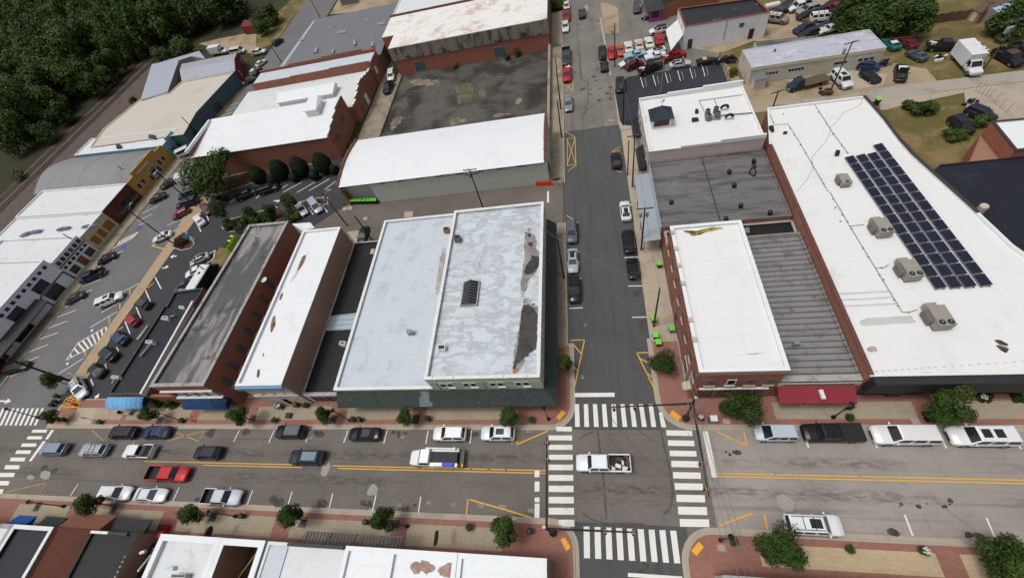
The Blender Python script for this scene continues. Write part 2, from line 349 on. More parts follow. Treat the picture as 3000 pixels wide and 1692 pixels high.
# railway: rails and ties on their ballast
def railway(name, x0,y0,x1,y1,label):
    d=Vector((x1-x0,y1-y0)).normalized(); n=Vector((-d.y,d.x)); L=math.hypot(x1-x0,y1-y0)
    t=thing(name,(x0,y0,0),label,'railway track','railway tracks along the wood')
    for s in (-1,1):
        q=n*s*.75; MB().obox((x0+x1)/2+q.x,(y0+y1)/2+q.y,.08,.24,L,.12,math.atan2(d.y,d.x)).build('rail',m_rust,t)
    m=MB()
    for i in range(int(L/.9)):
        p=Vector((x0,y0))+d*i*.9; m.obox(p.x,p.y,-.02,.09,.28,2.6,math.atan2(d.y,d.x))
    m.build('ties',m_tie,t)
railway('railway_track',-166.4,30,-161.5,190,'rusty railway track running nearest the warehouses')
railway('railway_track',-170.7,30,-166,190,'rusty railway track running closest to the trees')

# sidewalks: gutter sheet, concrete kerb, brick paving, tan paver fields
def sidewalk(name, poly, top=None, gut=.65, kw=.2, z=.13):
    struct('gutter', MB().face([(x,y,.006) for x,y in inset(poly,-gut)]), m_kerb)
    struct('kerb', MB().prism(inset(poly,-kw),.001,z-.008), m_kerb)
    struct(name, MB().prism(poly,.002,z), top or m_brickpave)
sidewalk('sidewalk', [(-94.5,5.45)]+arc(-9,8.2,2.75,-90,0)+[(-6.25,16.5),(-9.3,16.5),(-9.3,9.6),(-94.5,9.6)])
sidewalk('sidewalk', arc(8.6,8.9,3.4,180,270)+[(90,5.5),(90,9.6),(8.5,9.6),(8.5,16.8),(5.2,16.8)])
sidewalk('sidewalk', [(-97,-10.2),(-9.4,-10.2),(-9.4,-60),(-6.3,-60),(-6.3,-8.2)]+arc(-8.6,-8.2,2.3,0,90)+arc(-94.6,-8.3,2.4,90,180))
sidewalk('sidewalk', [(5.7,-60),(90,-60),(90,-6.1)]+arc(8.6,-9,2.9,90,180))
for a,b in ((16.52,40.6),(50.6,120)):
    struct('kerb', MB().box(-6.6,-6.42,a,b,.001,.122), m_kerb)
    struct('sidewalk', MB().box(-9.3,-6.6,a,b,.002,.13), m_conc2)
struct('kerb', MB().box(4.95,5.13,16.82,63.8,.001,.122), m_kerb)
struct('sidewalk', MB().box(5.13,8.55,16.82,63.8,.002,.13), m_conc)
struct('kerb', MB().prism(inset([(4.9,64),(8.0,64)]+arc(7.2,67.2,2.2,-90,-180)+[(4.7,84),(4.7,66)],-.02),.001,.1), m_kerb)
struct('kerb', MB().prism([(4.15,84.1),(4.6,84.1),(4.0,112),(3.5,112)],.001,.12), m_kerb)
def field(x0,x1,y0,y1): struct('sidewalk_paving', MB().box(x0,x1,y0,y1,.1,.137), m_field)
for a,b in ((-88,-80),(-79,-66.5),(-64.8,-57.5),(-54.2,-41.7),(-38.8,-28.6),(-26.4,-14.5)): field(a,b,6.15,8.15)
for a,b in ((18,32.5),(35,47),(49,90)): field(a,b,6.15,8.15)
for a,b in ((-90,-80),(-78,-63),(-60,-45),(-42.4,-28.4),(-26.3,-14.4)): field(a,b,-8.85,-6.55)
m_field = paver('tan_pavers_pale', S(200,180,148), S(192,172,142), S(178,158,130), .42, 1., .25)
field(12.8,28.5,-8.7,-6.75); field(30.5,60,-8.7,-6.75)
# tan/concrete driveway apron beside the lot exit
struct('driveway_apron', MB().face([(x,y,.142) for x,y in pts('C1','595,172 745,172 690,300 520,300 560,250')]), m_conc)
# walkway strip between railway street and parking lot
st=pts('B1','560,1395 660,1395 860,1060 1090,740 1330,400 1600,40 1470,40 1330,300 1060,690 740,1140')
struct('walkway_strip', MB().prism(st,.003,.14), m_strip)
struct('walkway_kerb', MB().prism(inset(st,-.18),.002,.125), m_kerb)
# sidewalk of the left row
struct('sidewalk', MB().prism([(-117,5),(-112.9,5),(-112.4,20),(-110.6,50),(-108.6,84),(-106.6,116),(-110,116),(-112,84),(-114.2,50),(-116,20)],.003,.14), m_conc2)
struct('sidewalk', MB().prism([(-117,-90),(-113.4,-90),(-113.4,-6),(-117,-6)],.003,.14), m_conc2)
# planted islands in the lot
def island(s, tl='B1', m=None):
    p=pts(tl,s); struct('island_kerb', MB().prism(p,.003,.15), m_kerb); struct('island_mulch', MB().prism(inset(p,.25),.01,.165), m or m_mulch)
m_mulch = stained('mulch', S(92,62,46), S(60,42,32), .4,.6,1.5,.7,.95, fine=.3)
island('1310,420 1310,350 1400,290 1450,340 1475,385 1440,425 1370,440')
island('1675,270 1690,215 1930,150 2400,40 2480,40 2480,90 2330,120 1900,290 1720,300')
island('1480,-60 1600,-90 2050,-200 2330,-260 2380,-220 2000,-100 1640,20 1560,20')
sheet('grass_patch', pts('B1','1580,620 1600,500 1660,410 1770,430 1620,650'), .02, m_grass)
struct('corner_island', MB().face([(x,y,.15) for x,y in pts('C1','475,150 510,90 560,70 605,165 560,175')]), m_mulch)

# ---------------------------------------------------------------- painted markings
ZC=[0]
def zstep(): ZC[0]=(ZC[0]+1)%24; return ZC[0]*.0004
def line(mb, p, w=.12, z=.022):
    z+=zstep()
    for a,b in zip(p,p[1:]):
        d=Vector((b[0]-a[0],b[1]-a[1])); 
        if d.length<1e-4: continue
        d.normalize(); n=Vector((-d.y,d.x))*w/2
        mb.face([(a[0]-n.x,a[1]-n.y,z),(b[0]-n.x,b[1]-n.y,z),(b[0]+n.x,b[1]+n.y,z),(a[0]+n.x,a[1]+n.y,z)])
def quad(mb, p, z=.022):
    z+=zstep()
    if area(p)<0: p=p[::-1]
    mb.face([(x,y,z) for x,y in p])
cw=MB()
for i,(a,b) in enumerate([(312,347),(377,415),(448,487),(522,562),(597,640),(675,720),(755,805),(840,890),(922,975),(1012,1065)]):
    l0=335 if i==0 else 352 if i==9 else 277; r=452+i*2.1
    quad(cw,pts('C3',f'{l0},{a} {r},{a} {r},{b} {l0},{b-2}'))
for i,(a,b) in enumerate([(340,380),(415,457),(493,535),(570,617),(655,703),(738,788),(825,880),(915,975),(1008,1066)]):
    quad(cw,pts('C3',f'{1163+i*12.7},{a-2} {1358+i*16},{a+2} {1362+i*16},{b+2} {1166+i*12.7},{b-2}'))
for i,(a,b) in enumerate([(474,512),(542,582),(610,655),(678,725),(750,795),(818,870),(888,943),(957,1017),(1030,1088),(1108,1165)]):
    quad(cw,pts('C3',f'{a},{142} {a+32},{142} {b},{313} {b-36},{313}') if i<9 else pts('C3','1108,205 1132,200 1165,316 1127,316'))
for i in range(9):
    a=540+i*81.6; c_=543+i*85.2; dy=i*4
    quad(cw,pts('C3',f'{a},{1063+dy} {a+46},{1063+dy} {c_+46},{1303+dy*1.2} {c_},{1301+dy*1.2}'))
struct('crosswalk_markings', cw, m_white)
cw=MB()
for i,(x,y) in enumerate([(300,345),(263,395),(220,450),(178,503),(135,558),(93,617),(55,675),(15,737),(-30,800),(-75,868)]):
    h=11+i*.8; quad(cw,pts('C1',f'{x-50},{y-h} {x+60},{y-h} {x+50},{y+h} {x-62},{y+h}'))
for i in range(-6,9):
    x=i*37+20; quad(cw,pts('C1',f'{x},172 {x+17},172 {x-42},302 {x-60},302'))
struct('crosswalk_markings', cw, m_white)
wl=MB()
quad(wl,pts('C3','472,58 773,55 775,86 472,89')); quad(wl,pts('C3','1438,346 1478,346 1550,694 1508,694'))
for a,b in ((642,692),(725,800),(845,880),(890,998)): quad(wl,pts('C3',f'172,{a} 208,{a} 207,{b} 170,{b}'))
quad(wl,pts('C3','875,1412 1285,1440 1285,1470 875,1442'))
quad(wl,pts('C1','390,335 410,337 362,408 342,404')); quad(wl,pts('C1','325,420 348,420 238,572 218,570'))
struct('stop_line_markings', wl, m_white)
wl=MB()
for s in '1808,338 1763,425|1030,378 1010,420'.split('|'): line(wl,pts('C1',s),.14)
for s in '138,337 97,432|411,340 376,428|695,340 662,433|990,341 965,438|1300,341 1282,440|1627,341 1615,438|273,800 238,912|580,812 554,922|907,824 880,944|1244,838 1226,960'.split('|'): line(wl,pts('C2',s),.14)
for s in '590,742 533,832|1354,767 1307,870|1908,788 1868,898'.split('|'): line(wl,pts('C1',s),.14)
for s in '288,418 306,470|798,418 826,474|1280,350 1345,474|1852,400 1910,480|1030,975 1092,1134|1648,998 1716,1160'.split('|'): line(wl,pts('C4',s),.16)
for s in '432,874 535,868|906,941 1022,938|876,705 987,703|848,491 958,487|485,448 512,447|500,647 522,646|500,548 512,547'.split('|'): line(wl,pts('B3',s),.15)
for s in '1040,498 1032,500|630,185 670,180'.split('|'): line(wl,pts('A3',s),.13)
for i in range(6):
    x=970+i*93; y=585-i*17; line(wl,pts('A3',f'{x},{y} {x+22},{y+78}'),.12); line(wl,pts('A3',f'{x+32},{y+5} {x+46},{y+70}'),.04)
line(wl,pts('B3','272,-10 272,75'),.35)
# diagonal stalls of railway street
for s in '1200,98 1060,160|1150,162 1040,218|1105,220 1050,246|930,440 760,512|875,508 740,560|818,580 700,640|760,655 615,710|700,730 560,795|630,810 480,868|575,886 428,942|508,968 355,1026|438,1056 280,1112|365,1145 215,1203|298,1234 150,1296|220,1330 52,1396|1420,178 1262,250|1378,248 1150,400|1050,685 920,752|965,790 765,905|885,898 680,1018|630,1250 445,1365|1470,100 1410,135|1480,868 1420,1030'.split('|')[:21]: line(wl,pts('B1',s),.16)
for s in '1440,1235 1275,1340|1410,1275 1290,1330|1810,775 1720,800|1780,808 1700,845|1750,850 1660,880'.split('|'): line(wl,pts('A1',s),.16)
# hatched aisles
def hatch(p,q,n):
    for i in range(n):
        t=i/(n-1); a=Vector(p[0]).lerp(Vector(p[1]),t); b=Vector(q[0]).lerp(Vector(q[1]),t); line(wl,[a,b],.3)
hatch(pts('B1','590,1135 800,1012'),pts('B1','640,1195 805,1072'),7); line(wl,pts('B1','500,1262 590,1132 805,1010'),.16); line(wl,pts('B1','500,1262 640,1192 740,1130'),.16)
line(wl,pts('B1','530,1222 545,1240'),.25); line(wl,pts('B1','560,1175 600,1215'),.28)
hatch(pts('B1','905,365 1040,298'),pts('B1','893,398 1005,340'),7); line(wl,pts('B1','845,425 930,352 1045,296'),.14); line(wl,pts('B1','845,425 1000,345 1045,296'),.14)
# lot stalls
for s in '1588,52 1632,128|1560,168 1575,212|1490,238 1517,296|1172,638 1217,726|1098,735 1142,833|1028,862 1064,948|942,966 982,1066|880,1165 895,1195|795,1290 803,1330|685,1405 705,1453|1735,72 1830,20'.split('|'): line(wl,pts('B1',s),.2)
for s in '155,108 205,182|365,82 432,165|478,70 540,148|75,165 95,192|0,45 50,0'.split('|'): line(wl,pts('B2',s),.2)
for s in '345,1375 200,1453|450,1370 310,1453|555,1350 400,1440|240,1395 130,1453|600,1370 520,1430'.split('|'): line(wl,pts('A2',s),.18)
line(wl,pts('B1','1560,535 1610,500 1625,435 1575,462'),.18)
# arrows
for tl,a,b in (('B1','1335,478','1285,485'),('B1','1222,572','1275,556'),('C1','700,130','750,60'),('B2','135,62','185,64'),('C1','0,118','85,122')):
    p=pts(tl,a+' '+b); A,B=map(Vector,p); d=(B-A).normalized(); n=Vector((-d.y,d.x)); L=(B-A).length
    quad(wl,[tuple(A-n*.14),tuple(A+d*L*.6-n*.14),tuple(A+d*L*.6+n*.14),tuple(A+n*.14)]); wl.face([(*(A+d*L*.55-n*.55),.024),(*B,.024),(*(A+d*L*.55+n*.55),.024)])
struct('parking_line_markings', wl, m_white)
yl=MB(); yf=MB()
for a,b,y,w_ in ((-71,-62,-.08,.1),(-63.5,-45.2,-.08,.13),(-60,-43.5,-.42,.13),(-39,-21.5,-.1,.13),(-38,-9.35,-.42,.14),(-21.3,-19.2,-.1,.13),(-18.9,-16.9,-.1,.13),(-16.6,-14.6,-.1,.13),(-14.3,-9.35,-.1,.13),(9.9,16.2,.02,.13),(16.5,24.5,.02,.13),(24.8,75,.02,.13),(9.9,26.5,-.3,.13),(26.6,75,-.3,.13)): line(yl,[(a,y),(b,y)],w_)
for s in '1258,420 1300,342 1500,422 1545,342 1258,420|695,337 780,415 818,380|45,805 350,735 295,820'.split('|'): line(yf,pts('C1',s),.15)
for s in '1932,440 1932,340|1588,972 1600,858|1612,860 1932,952'.split('|'): line(yl,pts('C2',s),.17)
for s in '42,342 36,446 272,343|0,952 150,998|1540,346 1775,458 1748,346|1565,1056 1815,963|1905,972 1928,1090|470,0 474,20|1062,0 1088,52'.split('|'): line(yl,pts('C3',s),.17)
for s in '440,1114 547,1110 475,1453|465,1146 522,1215|470,1315 494,1342|1042,1206 942,1208 1062,1453|962,1248 1060,1300|1020,1358 1072,1405|412,172 500,230'.split('|'): line(yl,pts('B3',s),.16)
for s in '400,992 475,1035 483,1245 420,1295|415,1048 483,1240|475,1040 415,1250|418,1048 418,1250|415,1048 470,1040|415,1252 480,1240|720,905 780,918|780,902 720,912|818,1110 750,1146 812,1138|770,1275 838,1272|765,1280 835,1304|400,640 460,690|405,690 462,610|462,610 458,692'.split('|'): line(yl,pts('A3',s),.13)
for s in '1145,402 1235,425|1150,402 1215,372|983,728 980,768|905,830 905,875|825,935 825,990|640,1180 645,1230|1165,678 1110,720|890,1035 930,1012'.split('|'): line(yl,pts('B1',s),.22)
struct('yellow_line_markings', yl, m_yellow); struct('faded_yellow_markings', yf, stained('road_paint_yellow_worn', S(190,156,92), S(140,124,96), .45,.65,1.4,.8,.8))
ye=MB(); line(ye,pts('B1','660,1395 700,1330 860,1060 1000,860 1090,740'),.14,.146); struct('yellow_kerb_paint', ye, m_yellow)
bp=MB()
for x,y in ((692,1040),(508,1290),(932,410),(1045,270)): quad(bp,pts('B1',f'{x-18},{y+22} {x+22},{y-0} {x+26},{y-22} {x-14},{y-8}'))
struct('accessible_bay_paint', bp, m_bluep)
wp=MB()
for x,y in ((692,1040),(508,1290)): line(wp,pts('B1',f'{x-8},{y+10} {x+14},{y-10}'),.3,.034); line(wp,pts('B1',f'{x-4},{y-4} {x+8},{y+4}'),.2,.036)
struct('accessible_bay_symbol', wp, m_white)
# tactile ramp plates
m_tact = flat('tactile_yellow', S(240,170,50), var=.05)
tm=MB()
for s in '332,238 378,186 405,208 358,262|1188,222 1212,186 1278,236 1252,266|365,1162 400,1145 442,1222 410,1248|1352,1246 1410,1178 1448,1218 1393,1286': quad
for s in '332,238 378,186 405,208 358,262|1188,222 1212,186 1278,236 1252,266|365,1162 400,1145 442,1222 410,1248|1352,1246 1410,1178 1448,1218 1393,1286'.split('|'):
    p=pts('C3',s,.14); tm.prism(p,.1,.142)
struct('tactile_ramp_plates', tm, m_tact)
# road repairs, stains and tyre marks as thin patches of their own colour
m_patch = asphalt('asphalt_repair', S(158,154,148), 0, patch=.08); m_oil = stained('oil_stain', S(96,90,84), S(74,70,65), .4,.6,2,.8,.8); m_rubber = stained('tyre_rubber_mark', S(88,84,81), S(106,101,97), .45,.65,1.2,.8,.9)
def blob(p, k=.25, seed=1, sub=3):
    rnd=random.Random(seed); n=len(p); c=Vector((sum(q[0] for q in p)/n,sum(q[1] for q in p)/n)); o=[]; sub=sub*2; sz=max((Vector(q)-c).length for q in p)
    for i in range(n):
        a,b,d,e=[Vector(p[(i+m)%n]) for m in (-1,0,1,2)]
        for j in range(sub):
            t=j/sub; q=.5*((2*b)+(d-a)*t+(2*a-5*b+4*d-e)*t*t+(3*b-a-3*d+e)*t*t*t)
            o.append(tuple(q+Vector((rnd.uniform(-1,1),rnd.uniform(-1,1)))*k*sz*.05))
    return o
pm=MB()
for i,(tl,s) in enumerate([('C2','490,660 510,580 545,570 560,610 530,680 495,678'),('C2','838,810 855,770 885,742 920,775 905,820 850,828'),('C4','62,850 110,822 195,880 185,945 130,950 80,910'),('C1','305,690 320,648 380,650 370,700 330,708'),('C1','205,700 225,675 260,690 240,712'),('A3','520,205 545,195 540,205 525,210'),('A3','548,45 570,40 575,80 555,80')]):
    quad(pm,blob(pts(tl,s),.5,i),.016)
struct('asphalt_repairs', pm, m_patch)
om=[]; rnd=random.Random(4)
def spots(tl,x,y,n,sx,sy,r):
    for i in range(n):
        c=at(tl,x+rnd.uniform(-sx,sx),y+rnd.uniform(-sy,sy)); rr=r*rnd.uniform(.3,1)
        om.append([(c[0]+rr*1.5*math.cos(k*.52),c[1]+rr*1.2*math.sin(k*.52)) for k in range(12)])
for a in [('C2',150,870,4,30,20,.7),('C2',490,885,4,25,15,.5),('C2',810,905,7,60,25,.35),('C2',1140,920,7,60,30,.3),('C2',480,360,6,30,15,.4),('C2',1085,365,8,50,15,.35),('C1',1600,360,5,35,20,.5),('C1',1860,355,4,30,15,.5),('C1',1505,850,3,25,10,.4),('C4',935,1100,4,25,15,.35),('C4',1550,1120,6,50,20,.4),('C4',1210,890,9,220,30,.25),('B3',955,750,7,30,40,.3),('B3',985,1020,7,15,50,.3),('C3',985,1370,8,30,50,.3),('C3',1660,520,6,60,20,.3),('C2',1650,355,4,25,20,.3),('A3',560,640,10,90,150,.4),('A3',700,700,8,50,60,.4),('C1',380,640,5,60,20,.5)]: spots(*a)
frayed('oil_stains', om, .0155, ragged('oil_spots',S(86,80,75),S(66,62,58),2.2,.35,.75))['kind']='structure'
rm=MB()
for tl,s,w_ in [('C3','620,0 625,140 650,380 690,700 712,1010',.3),('C3','690,110 760,260 900,440 1080,620 1300,740',.09),('C3','930,320 1010,380 1120,450 1190,500',.12),('C3','1120,330 1190,640 1215,820 1195,920 1150,970',.35),('C3','700,330 770,440 830,500',.1),('B3','590,1080 615,1290 625,1453',.3),('B3','770,400 755,900 745,1453',.07),('A3','510,400 525,600 575,620 570,800 520,920',.28),('A3','530,860 640,780 760,720',.25),('A3','520,500 512,560 545,570 580,610',.1),('C3','1520,775 1700,785 1932,795',.05),('C3','500,410 560,370 620,350',.25),('C3','530,960 600,1010 700,1040 1000,1045',.25)]:
    line(rm,pts(tl,s),w_*.8,.0135)
struct('tyre_marks', rm, m_rubber)
# stall numbers
m_faint = flat('faint_white_paint', S(176,172,167))
def flat_text(body, loc, size, rz, name='stall_number'):
    cu=bpy.data.curves.new(name,'FONT'); cu.body=body; cu.size=size; cu.align_x='CENTER'
    ob=bpy.data.objects.new(name,cu); COL.objects.link(ob); dg=C.evaluated_depsgraph_get(); me=bpy.data.meshes.new_from_object(ob.evaluated_get(dg)); bpy.data.objects.remove(ob)
    o=bpy.data.objects.new(name,me); COL.objects.link(o); o.location=loc; o.rotation_euler=(0,0,rz); me.materials.append(m_faint); return o
for tl,x,y,tx,rz in (('C2',410,405,'45',0),('C2',968,405,'4',0),('C2',1102,400,'44',0),('C3',125,358,'42',0),('C3',1620,415,'69',0),('C2',225,895,'37',180),('C2',545,910,'37',180),('C2',868,925,'36',180),('C2',1085,888,'35',180),('C2',1308,872,'34',180),('C2',1488,885,'31',180),('C2',1695,890,'30C',180),('C2',1865,902,'30B',180),('C3',148,930,'30A',180),('B3',543,1000,'11',-90),('B3',518,1388,'19',-90),('C4',1055,1115,'10',180)):
    p=at(tl,x,y); flat_text(tx,(p[0],p[1],.022),.6,R(rz))['kind']='structure'
# ---------------------------------------------------------------- vehicles
def paint_mat(name, rough, metal, coat):
    t=NT(name); c=t.n('ShaderNodeObjectInfo').outputs['Color']; n=t.noise(.8,3)
    x=t.mix(t.mul(n,.05),c,(.12,.11,.1,1)); t.out(x,rough,.3,metal); t.b.inputs['Coat Weight'].default_value=coat; t.b.inputs['Coat Roughness'].default_value=.08; return t.m
m_paint=paint_mat('car_paint',.38,.1,.22)
t_=NT('car_glass'); m_glass=t_.out((.012,.016,.02,1),.06,.6); t_=NT('tyre_rubber'); m_tyre=t_.out((.018,.018,.018,1),.85,.2)
m_rim=flat('alloy_rim',S(150,152,155),.35,.5,.6); m_trim=flat('black_trim',S(30,30,32),.6); m_chrome=flat('chrome',S(200,202,205),.2,.6,.8)
m_head=flat('headlight_lens',S(225,228,230),.15,.6,.2); m_tail=flat('taillight_lens',S(150,22,20),.2,.6); m_bedliner=flat('bed_liner',S(42,42,44),.8); m_engine=stained('engine_bay',S(40,39,38),S(110,108,104),.5,.6,3,.8,.6)
m_whitebox=stained('white_box_panel',S(226,228,230),S(186,188,192),.5,.7,.6,.4,.5)
def loft(mb, st, mi=0):                                     # stations (x, halfwidth, z_low, z_high): body of a car with rounded shoulders
    prev=None
    for x,hw,z0,z1 in st:
        h=z1-z0
        r=[(x,-hw*.94,z0),(x,-hw,z0+h*.25),(x,-hw,z0+h*.62),(x,-hw*.95,z0+h*.88),(x,-hw*.8,z1),(x,hw*.8,z1),(x,hw*.95,z0+h*.88),(x,hw,z0+h*.62),(x,hw,z0+h*.25),(x,hw*.94,z0)]
        if prev: mb.hull(prev,r,mi,(prev is first,0))
        else: first=r
        prev=r
    mb.face(prev,mi)
def lerp3(a,b,t): return tuple(a[i]+(b[i]-a[i])*t for i in range(3))
def pane(q,mu,mv,t=.02):                                    # quad inset inside a cabin face, set just proud of it
    a,b,c,d=[Vector(p) for p in q]
    f=lambda u,v:(a.lerp(b,u)).lerp(d.lerp(c,u),v)
    n=(b-a).cross(d-a).normalized()
    return [f(mu,mv)+n*t*.3,f(1-mu,mv)+n*t*.3,f(1-mu,1-mv)+n*t*.3,f(mu,1-mv)+n*t*.3],n,t
# kind: length, width, body stations, cabin (base x front/rear, z belt, roof x front/rear, z roof, base halfwidth, roof halfwidth), wheel x, wheel r
KINDS={
'sedan': dict(st=[(-2.35,.7,.42,.86),(-2.2,.84,.3,1.0),(-1.4,.91,.24,1.04),(.9,.91,.22,1.0),(1.7,.89,.24,.9),(2.2,.8,.3,.76),(2.38,.62,.4,.66)],cab=(1.05,-1.85,.98,.2,-1.05,1.45,.82,.64),wx=(1.42,-1.42),wr=.33,side=1),
'coupe': dict(st=[(-2.15,.74,.42,.86),(-2.0,.86,.3,.98),(-1.3,.92,.24,1.0),(.6,.91,.22,.94),(1.6,.88,.22,.84),(2.1,.78,.28,.7),(2.25,.6,.36,.6)],cab=(.75,-1.75,.93,-.05,-.95,1.28,.8,.58),wx=(1.35,-1.35),wr=.33,side=1),
'classic': dict(st=[(-2.55,.88,.42,.84),(-2.45,.93,.34,.96),(-1.5,.96,.28,1.0),(.8,.96,.28,.98),(2.3,.95,.3,.94),(2.55,.9,.36,.82)],cab=(.65,-1.5,.96,.15,-1.0,1.38,.84,.7),wx=(1.55,-1.5),wr=.34,side=1),
'hatch': dict(st=[(-2.05,.78,.4,.98),(-1.9,.86,.3,1.02),(-1.0,.89,.24,1.02),(.9,.89,.24,1.0),(1.6,.86,.26,.9),(2.0,.74,.32,.76),(2.12,.6,.4,.66)],cab=(1.1,-1.98,1.0,.3,-1.6,1.52,.82,.66),wx=(1.3,-1.25),wr=.32,side=2),
'suv': dict(st=[(-2.32,.82,.46,1.1),(-2.2,.9,.36,1.14),(-1.2,.94,.28,1.14),(.95,.94,.28,1.12),(1.75,.92,.3,1.05),(2.2,.82,.36,.9),(2.36,.64,.46,.76)],cab=(1.12,-2.25,1.1,.35,-1.9,1.68,.86,.7),wx=(1.42,-1.4),wr=.37,side=2),
'bigsuv': dict(st=[(-2.7,.9,.5,1.18),(-2.6,.98,.4,1.22),(-1.4,1.01,.32,1.22),(1.3,1.01,.32,1.2),(2.2,1.0,.34,1.14),(2.6,.9,.4,.98),(2.74,.76,.5,.84)],cab=(1.4,-2.64,1.18,.75,-2.4,1.86,.93,.78),wx=(1.65,-1.6),wr=.4,side=3),
'minivan': dict(st=[(-2.4,.86,.42,1.06),(-2.28,.94,.32,1.1),(-1.2,.97,.26,1.1),(1.2,.97,.26,1.08),(1.9,.93,.28,.96),(2.35,.8,.34,.78),(2.48,.62,.42,.68)],cab=(1.6,-2.34,1.06,.65,-2.05,1.72,.9,.74),wx=(1.55,-1.5),wr=.34,side=3),
'pickup': dict(st=[(-.95,1.0,.4,1.22),(.0,1.0,.36,1.22),(1.25,1.0,.36,1.2),(2.3,.99,.38,1.13),(2.72,.9,.44,.98),(2.86,.78,.54,.86)],cab=(1.45,-.93,1.18,.85,-.7,1.86,.92,.76),wx=(1.8,-1.85),wr=.41,side=2,bed=(-2.9,-.97,1.0,1.24)),
'longpickup': dict(st=[(-.75,1.0,.42,1.26),(.2,1.0,.38,1.26),(1.6,1.0,.38,1.24),(2.7,.99,.4,1.18),(3.12,.92,.46,1.02),(3.26,.8,.56,.9)],cab=(1.85,-.73,1.22,1.3,-.5,1.92,.92,.78),wx=(2.2,-2.0),wr=.42,side=2,bed=(-3.25,-.77,1.0,1.28)),
'van': dict(st=[(-2.8,.92,.45,1.2),(-2.7,.99,.36,1.24),(1.6,.99,.34,1.22),(2.2,.95,.36,1.1),(2.6,.86,.42,.96),(2.72,.72,.5,.84)],cab=(2.0,-2.74,1.2,1.2,-2.68,2.1,.95,.86),wx=(1.75,-1.75),wr=.38,side=1),
}
def make_car(kind, var=''):
    K=KINDS[kind]; t=thing('proto',(0,0,0),None,None)
    b=MB(); loft(b,K['st']); x0,x1,zb,r0,r1,zr,hb,hr=K['cab']
    base=[(x0,-hb,zb-.04),(x0,hb,zb-.04),(x1,hb,zb-.04),(x1,-hb,zb-.04)]; top=[(r0,-hr,zr-.05),(r0,hr,zr-.05),(r1,hr,zr-.05),(r1,-hr,zr-.05)]
    if 'strip' not in var: b.hull(base,top)
    wa=K['wr']
    b.build('body',m_paint,t,'auto')
    if 'strip' not in var:
        r=MB(); r.hull([(r0+.03,-hr-.01,zr-.06),(r0+.03,hr+.01,zr-.06),(r1-.03,hr+.01,zr-.06),(r1-.03,-hr-.01,zr-.06)],[(r0-.09,-hr*.84,zr),(r0-.09,hr*.84,zr),(r1+.1,hr*.84,zr),(r1+.1,-hr*.84,zr)])
        r.build('roof',m_paint,t)
        q,n,th=pane([base[0],base[1],top[1],top[0]],.07,.06); MB().quadprism(q,n,th).build('windscreen',m_glass,t)
        q,n,th=pane([base[2],base[3],top[3],top[2]],.09,.12); MB().quadprism(q,n,th).build('rear_window',m_glass,t)
        for s in (0,1):
            fq=[base[3],base[0],top[0],top[3]] if s==0 else [base[1],base[2],top[2],top[1]]
            m=MB(); k=K['side']; A,B,Cc,D=[Vector(p) for p in fq]
            for i in range(k):
                u0=i/k+.03; u1=(i+1)/k-.03
                sub=[A.lerp(B,u0),A.lerp(B,u1),D.lerp(Cc,u1),D.lerp(Cc,u0)]; q,n,th=pane(sub,.03,.14); m.quadprism(q,n,th)
            if k==1: pass
            m.build('side_window',m_glass,t)
    else:
        MB().hull([(1.0,-.66,1.0),(1.0,.66,1.0),(-1.2,.66,1.05),(-1.2,-.66,1.05)],[(.25,-.6,1.34),(.25,.6,1.34),(-.9,.6,1.38),(-.9,-.6,1.38)]).build('roof',m_trim,t)
        MB().box(.95,2.28,-.42,.42,.7,1.06).build('engine_bay',m_engine,t)
        MB().box(2.2,2.42,-.8,.8,.35,.62).build('bumper',m_trim,t)
    hw=max(s[1] for s in K['st'])
    for x in K['wx']:
        for s in (-1,1):
            wv=MB().tube((x,s*(hw-.2),wa),(x,s*(hw+.025),wa),wa,n=16).build('wheel',m_tyre,t)
            MB().tube((x,s*(hw-.05),wa),(x,s*(hw+.04),wa),wa*.62,n=12).build('rim',m_rim,wv)
    xf,wf,zf0,zf1=K['st'][-1]; xg,wg,_,zg=K['st'][-2]
    for s in (-1,1):
        MB().hull([(xf-.02,s*(wf-.28),zf1-.16),(xf-.02,s*wf,zf1-.18),(xg,s*(wg+.015),zg-.2),(xg,s*(wg-.12),zg-.2)],[(xf-.03,s*(wf-.28),zf1-.02),(xf-.05,s*wf,zf1-.03),(xg-.1,s*(wg+.01),zg-.06),(xg-.1,s*(wg-.15),zg+.005)]).build('headlight',m_head,t)
        xr=K['bed'][0] if 'bed' in K else K['st'][0][0]; wr_=.98 if 'bed' in K else K['st'][0][1]; zt=1.18 if 'bed' in K else K['st'][0][3]
        MB().box(xr-.025,xr+.06,min(s*wr_,s*(wr_-.22)),max(s*wr_,s*(wr_-.22)),zt-.3,zt-.06).build('taillight',m_tail,t)
        if 'strip' not in var: MB().hull([(x0-.35,s*hw*.93,zb+.02),(x0-.2,s*hw*.93,zb+.02),(x0-.22,s*(hw+.16),zb+.03),(x0-.34,s*(hw+.16),zb+.03)],[(x0-.35,s*hw*.93,zb+.17),(x0-.2,s*hw*.93,zb+.17),(x0-.22,s*(hw+.17),zb+.19),(x0-.34,s*(hw+.17),zb+.19)]).build('mirror',m_paint,t)
    MB().box(xf-.06,xf+.02,-wf*.6,wf*.6,zf0+.05,zf1-.1).build('grille',m_trim,t)
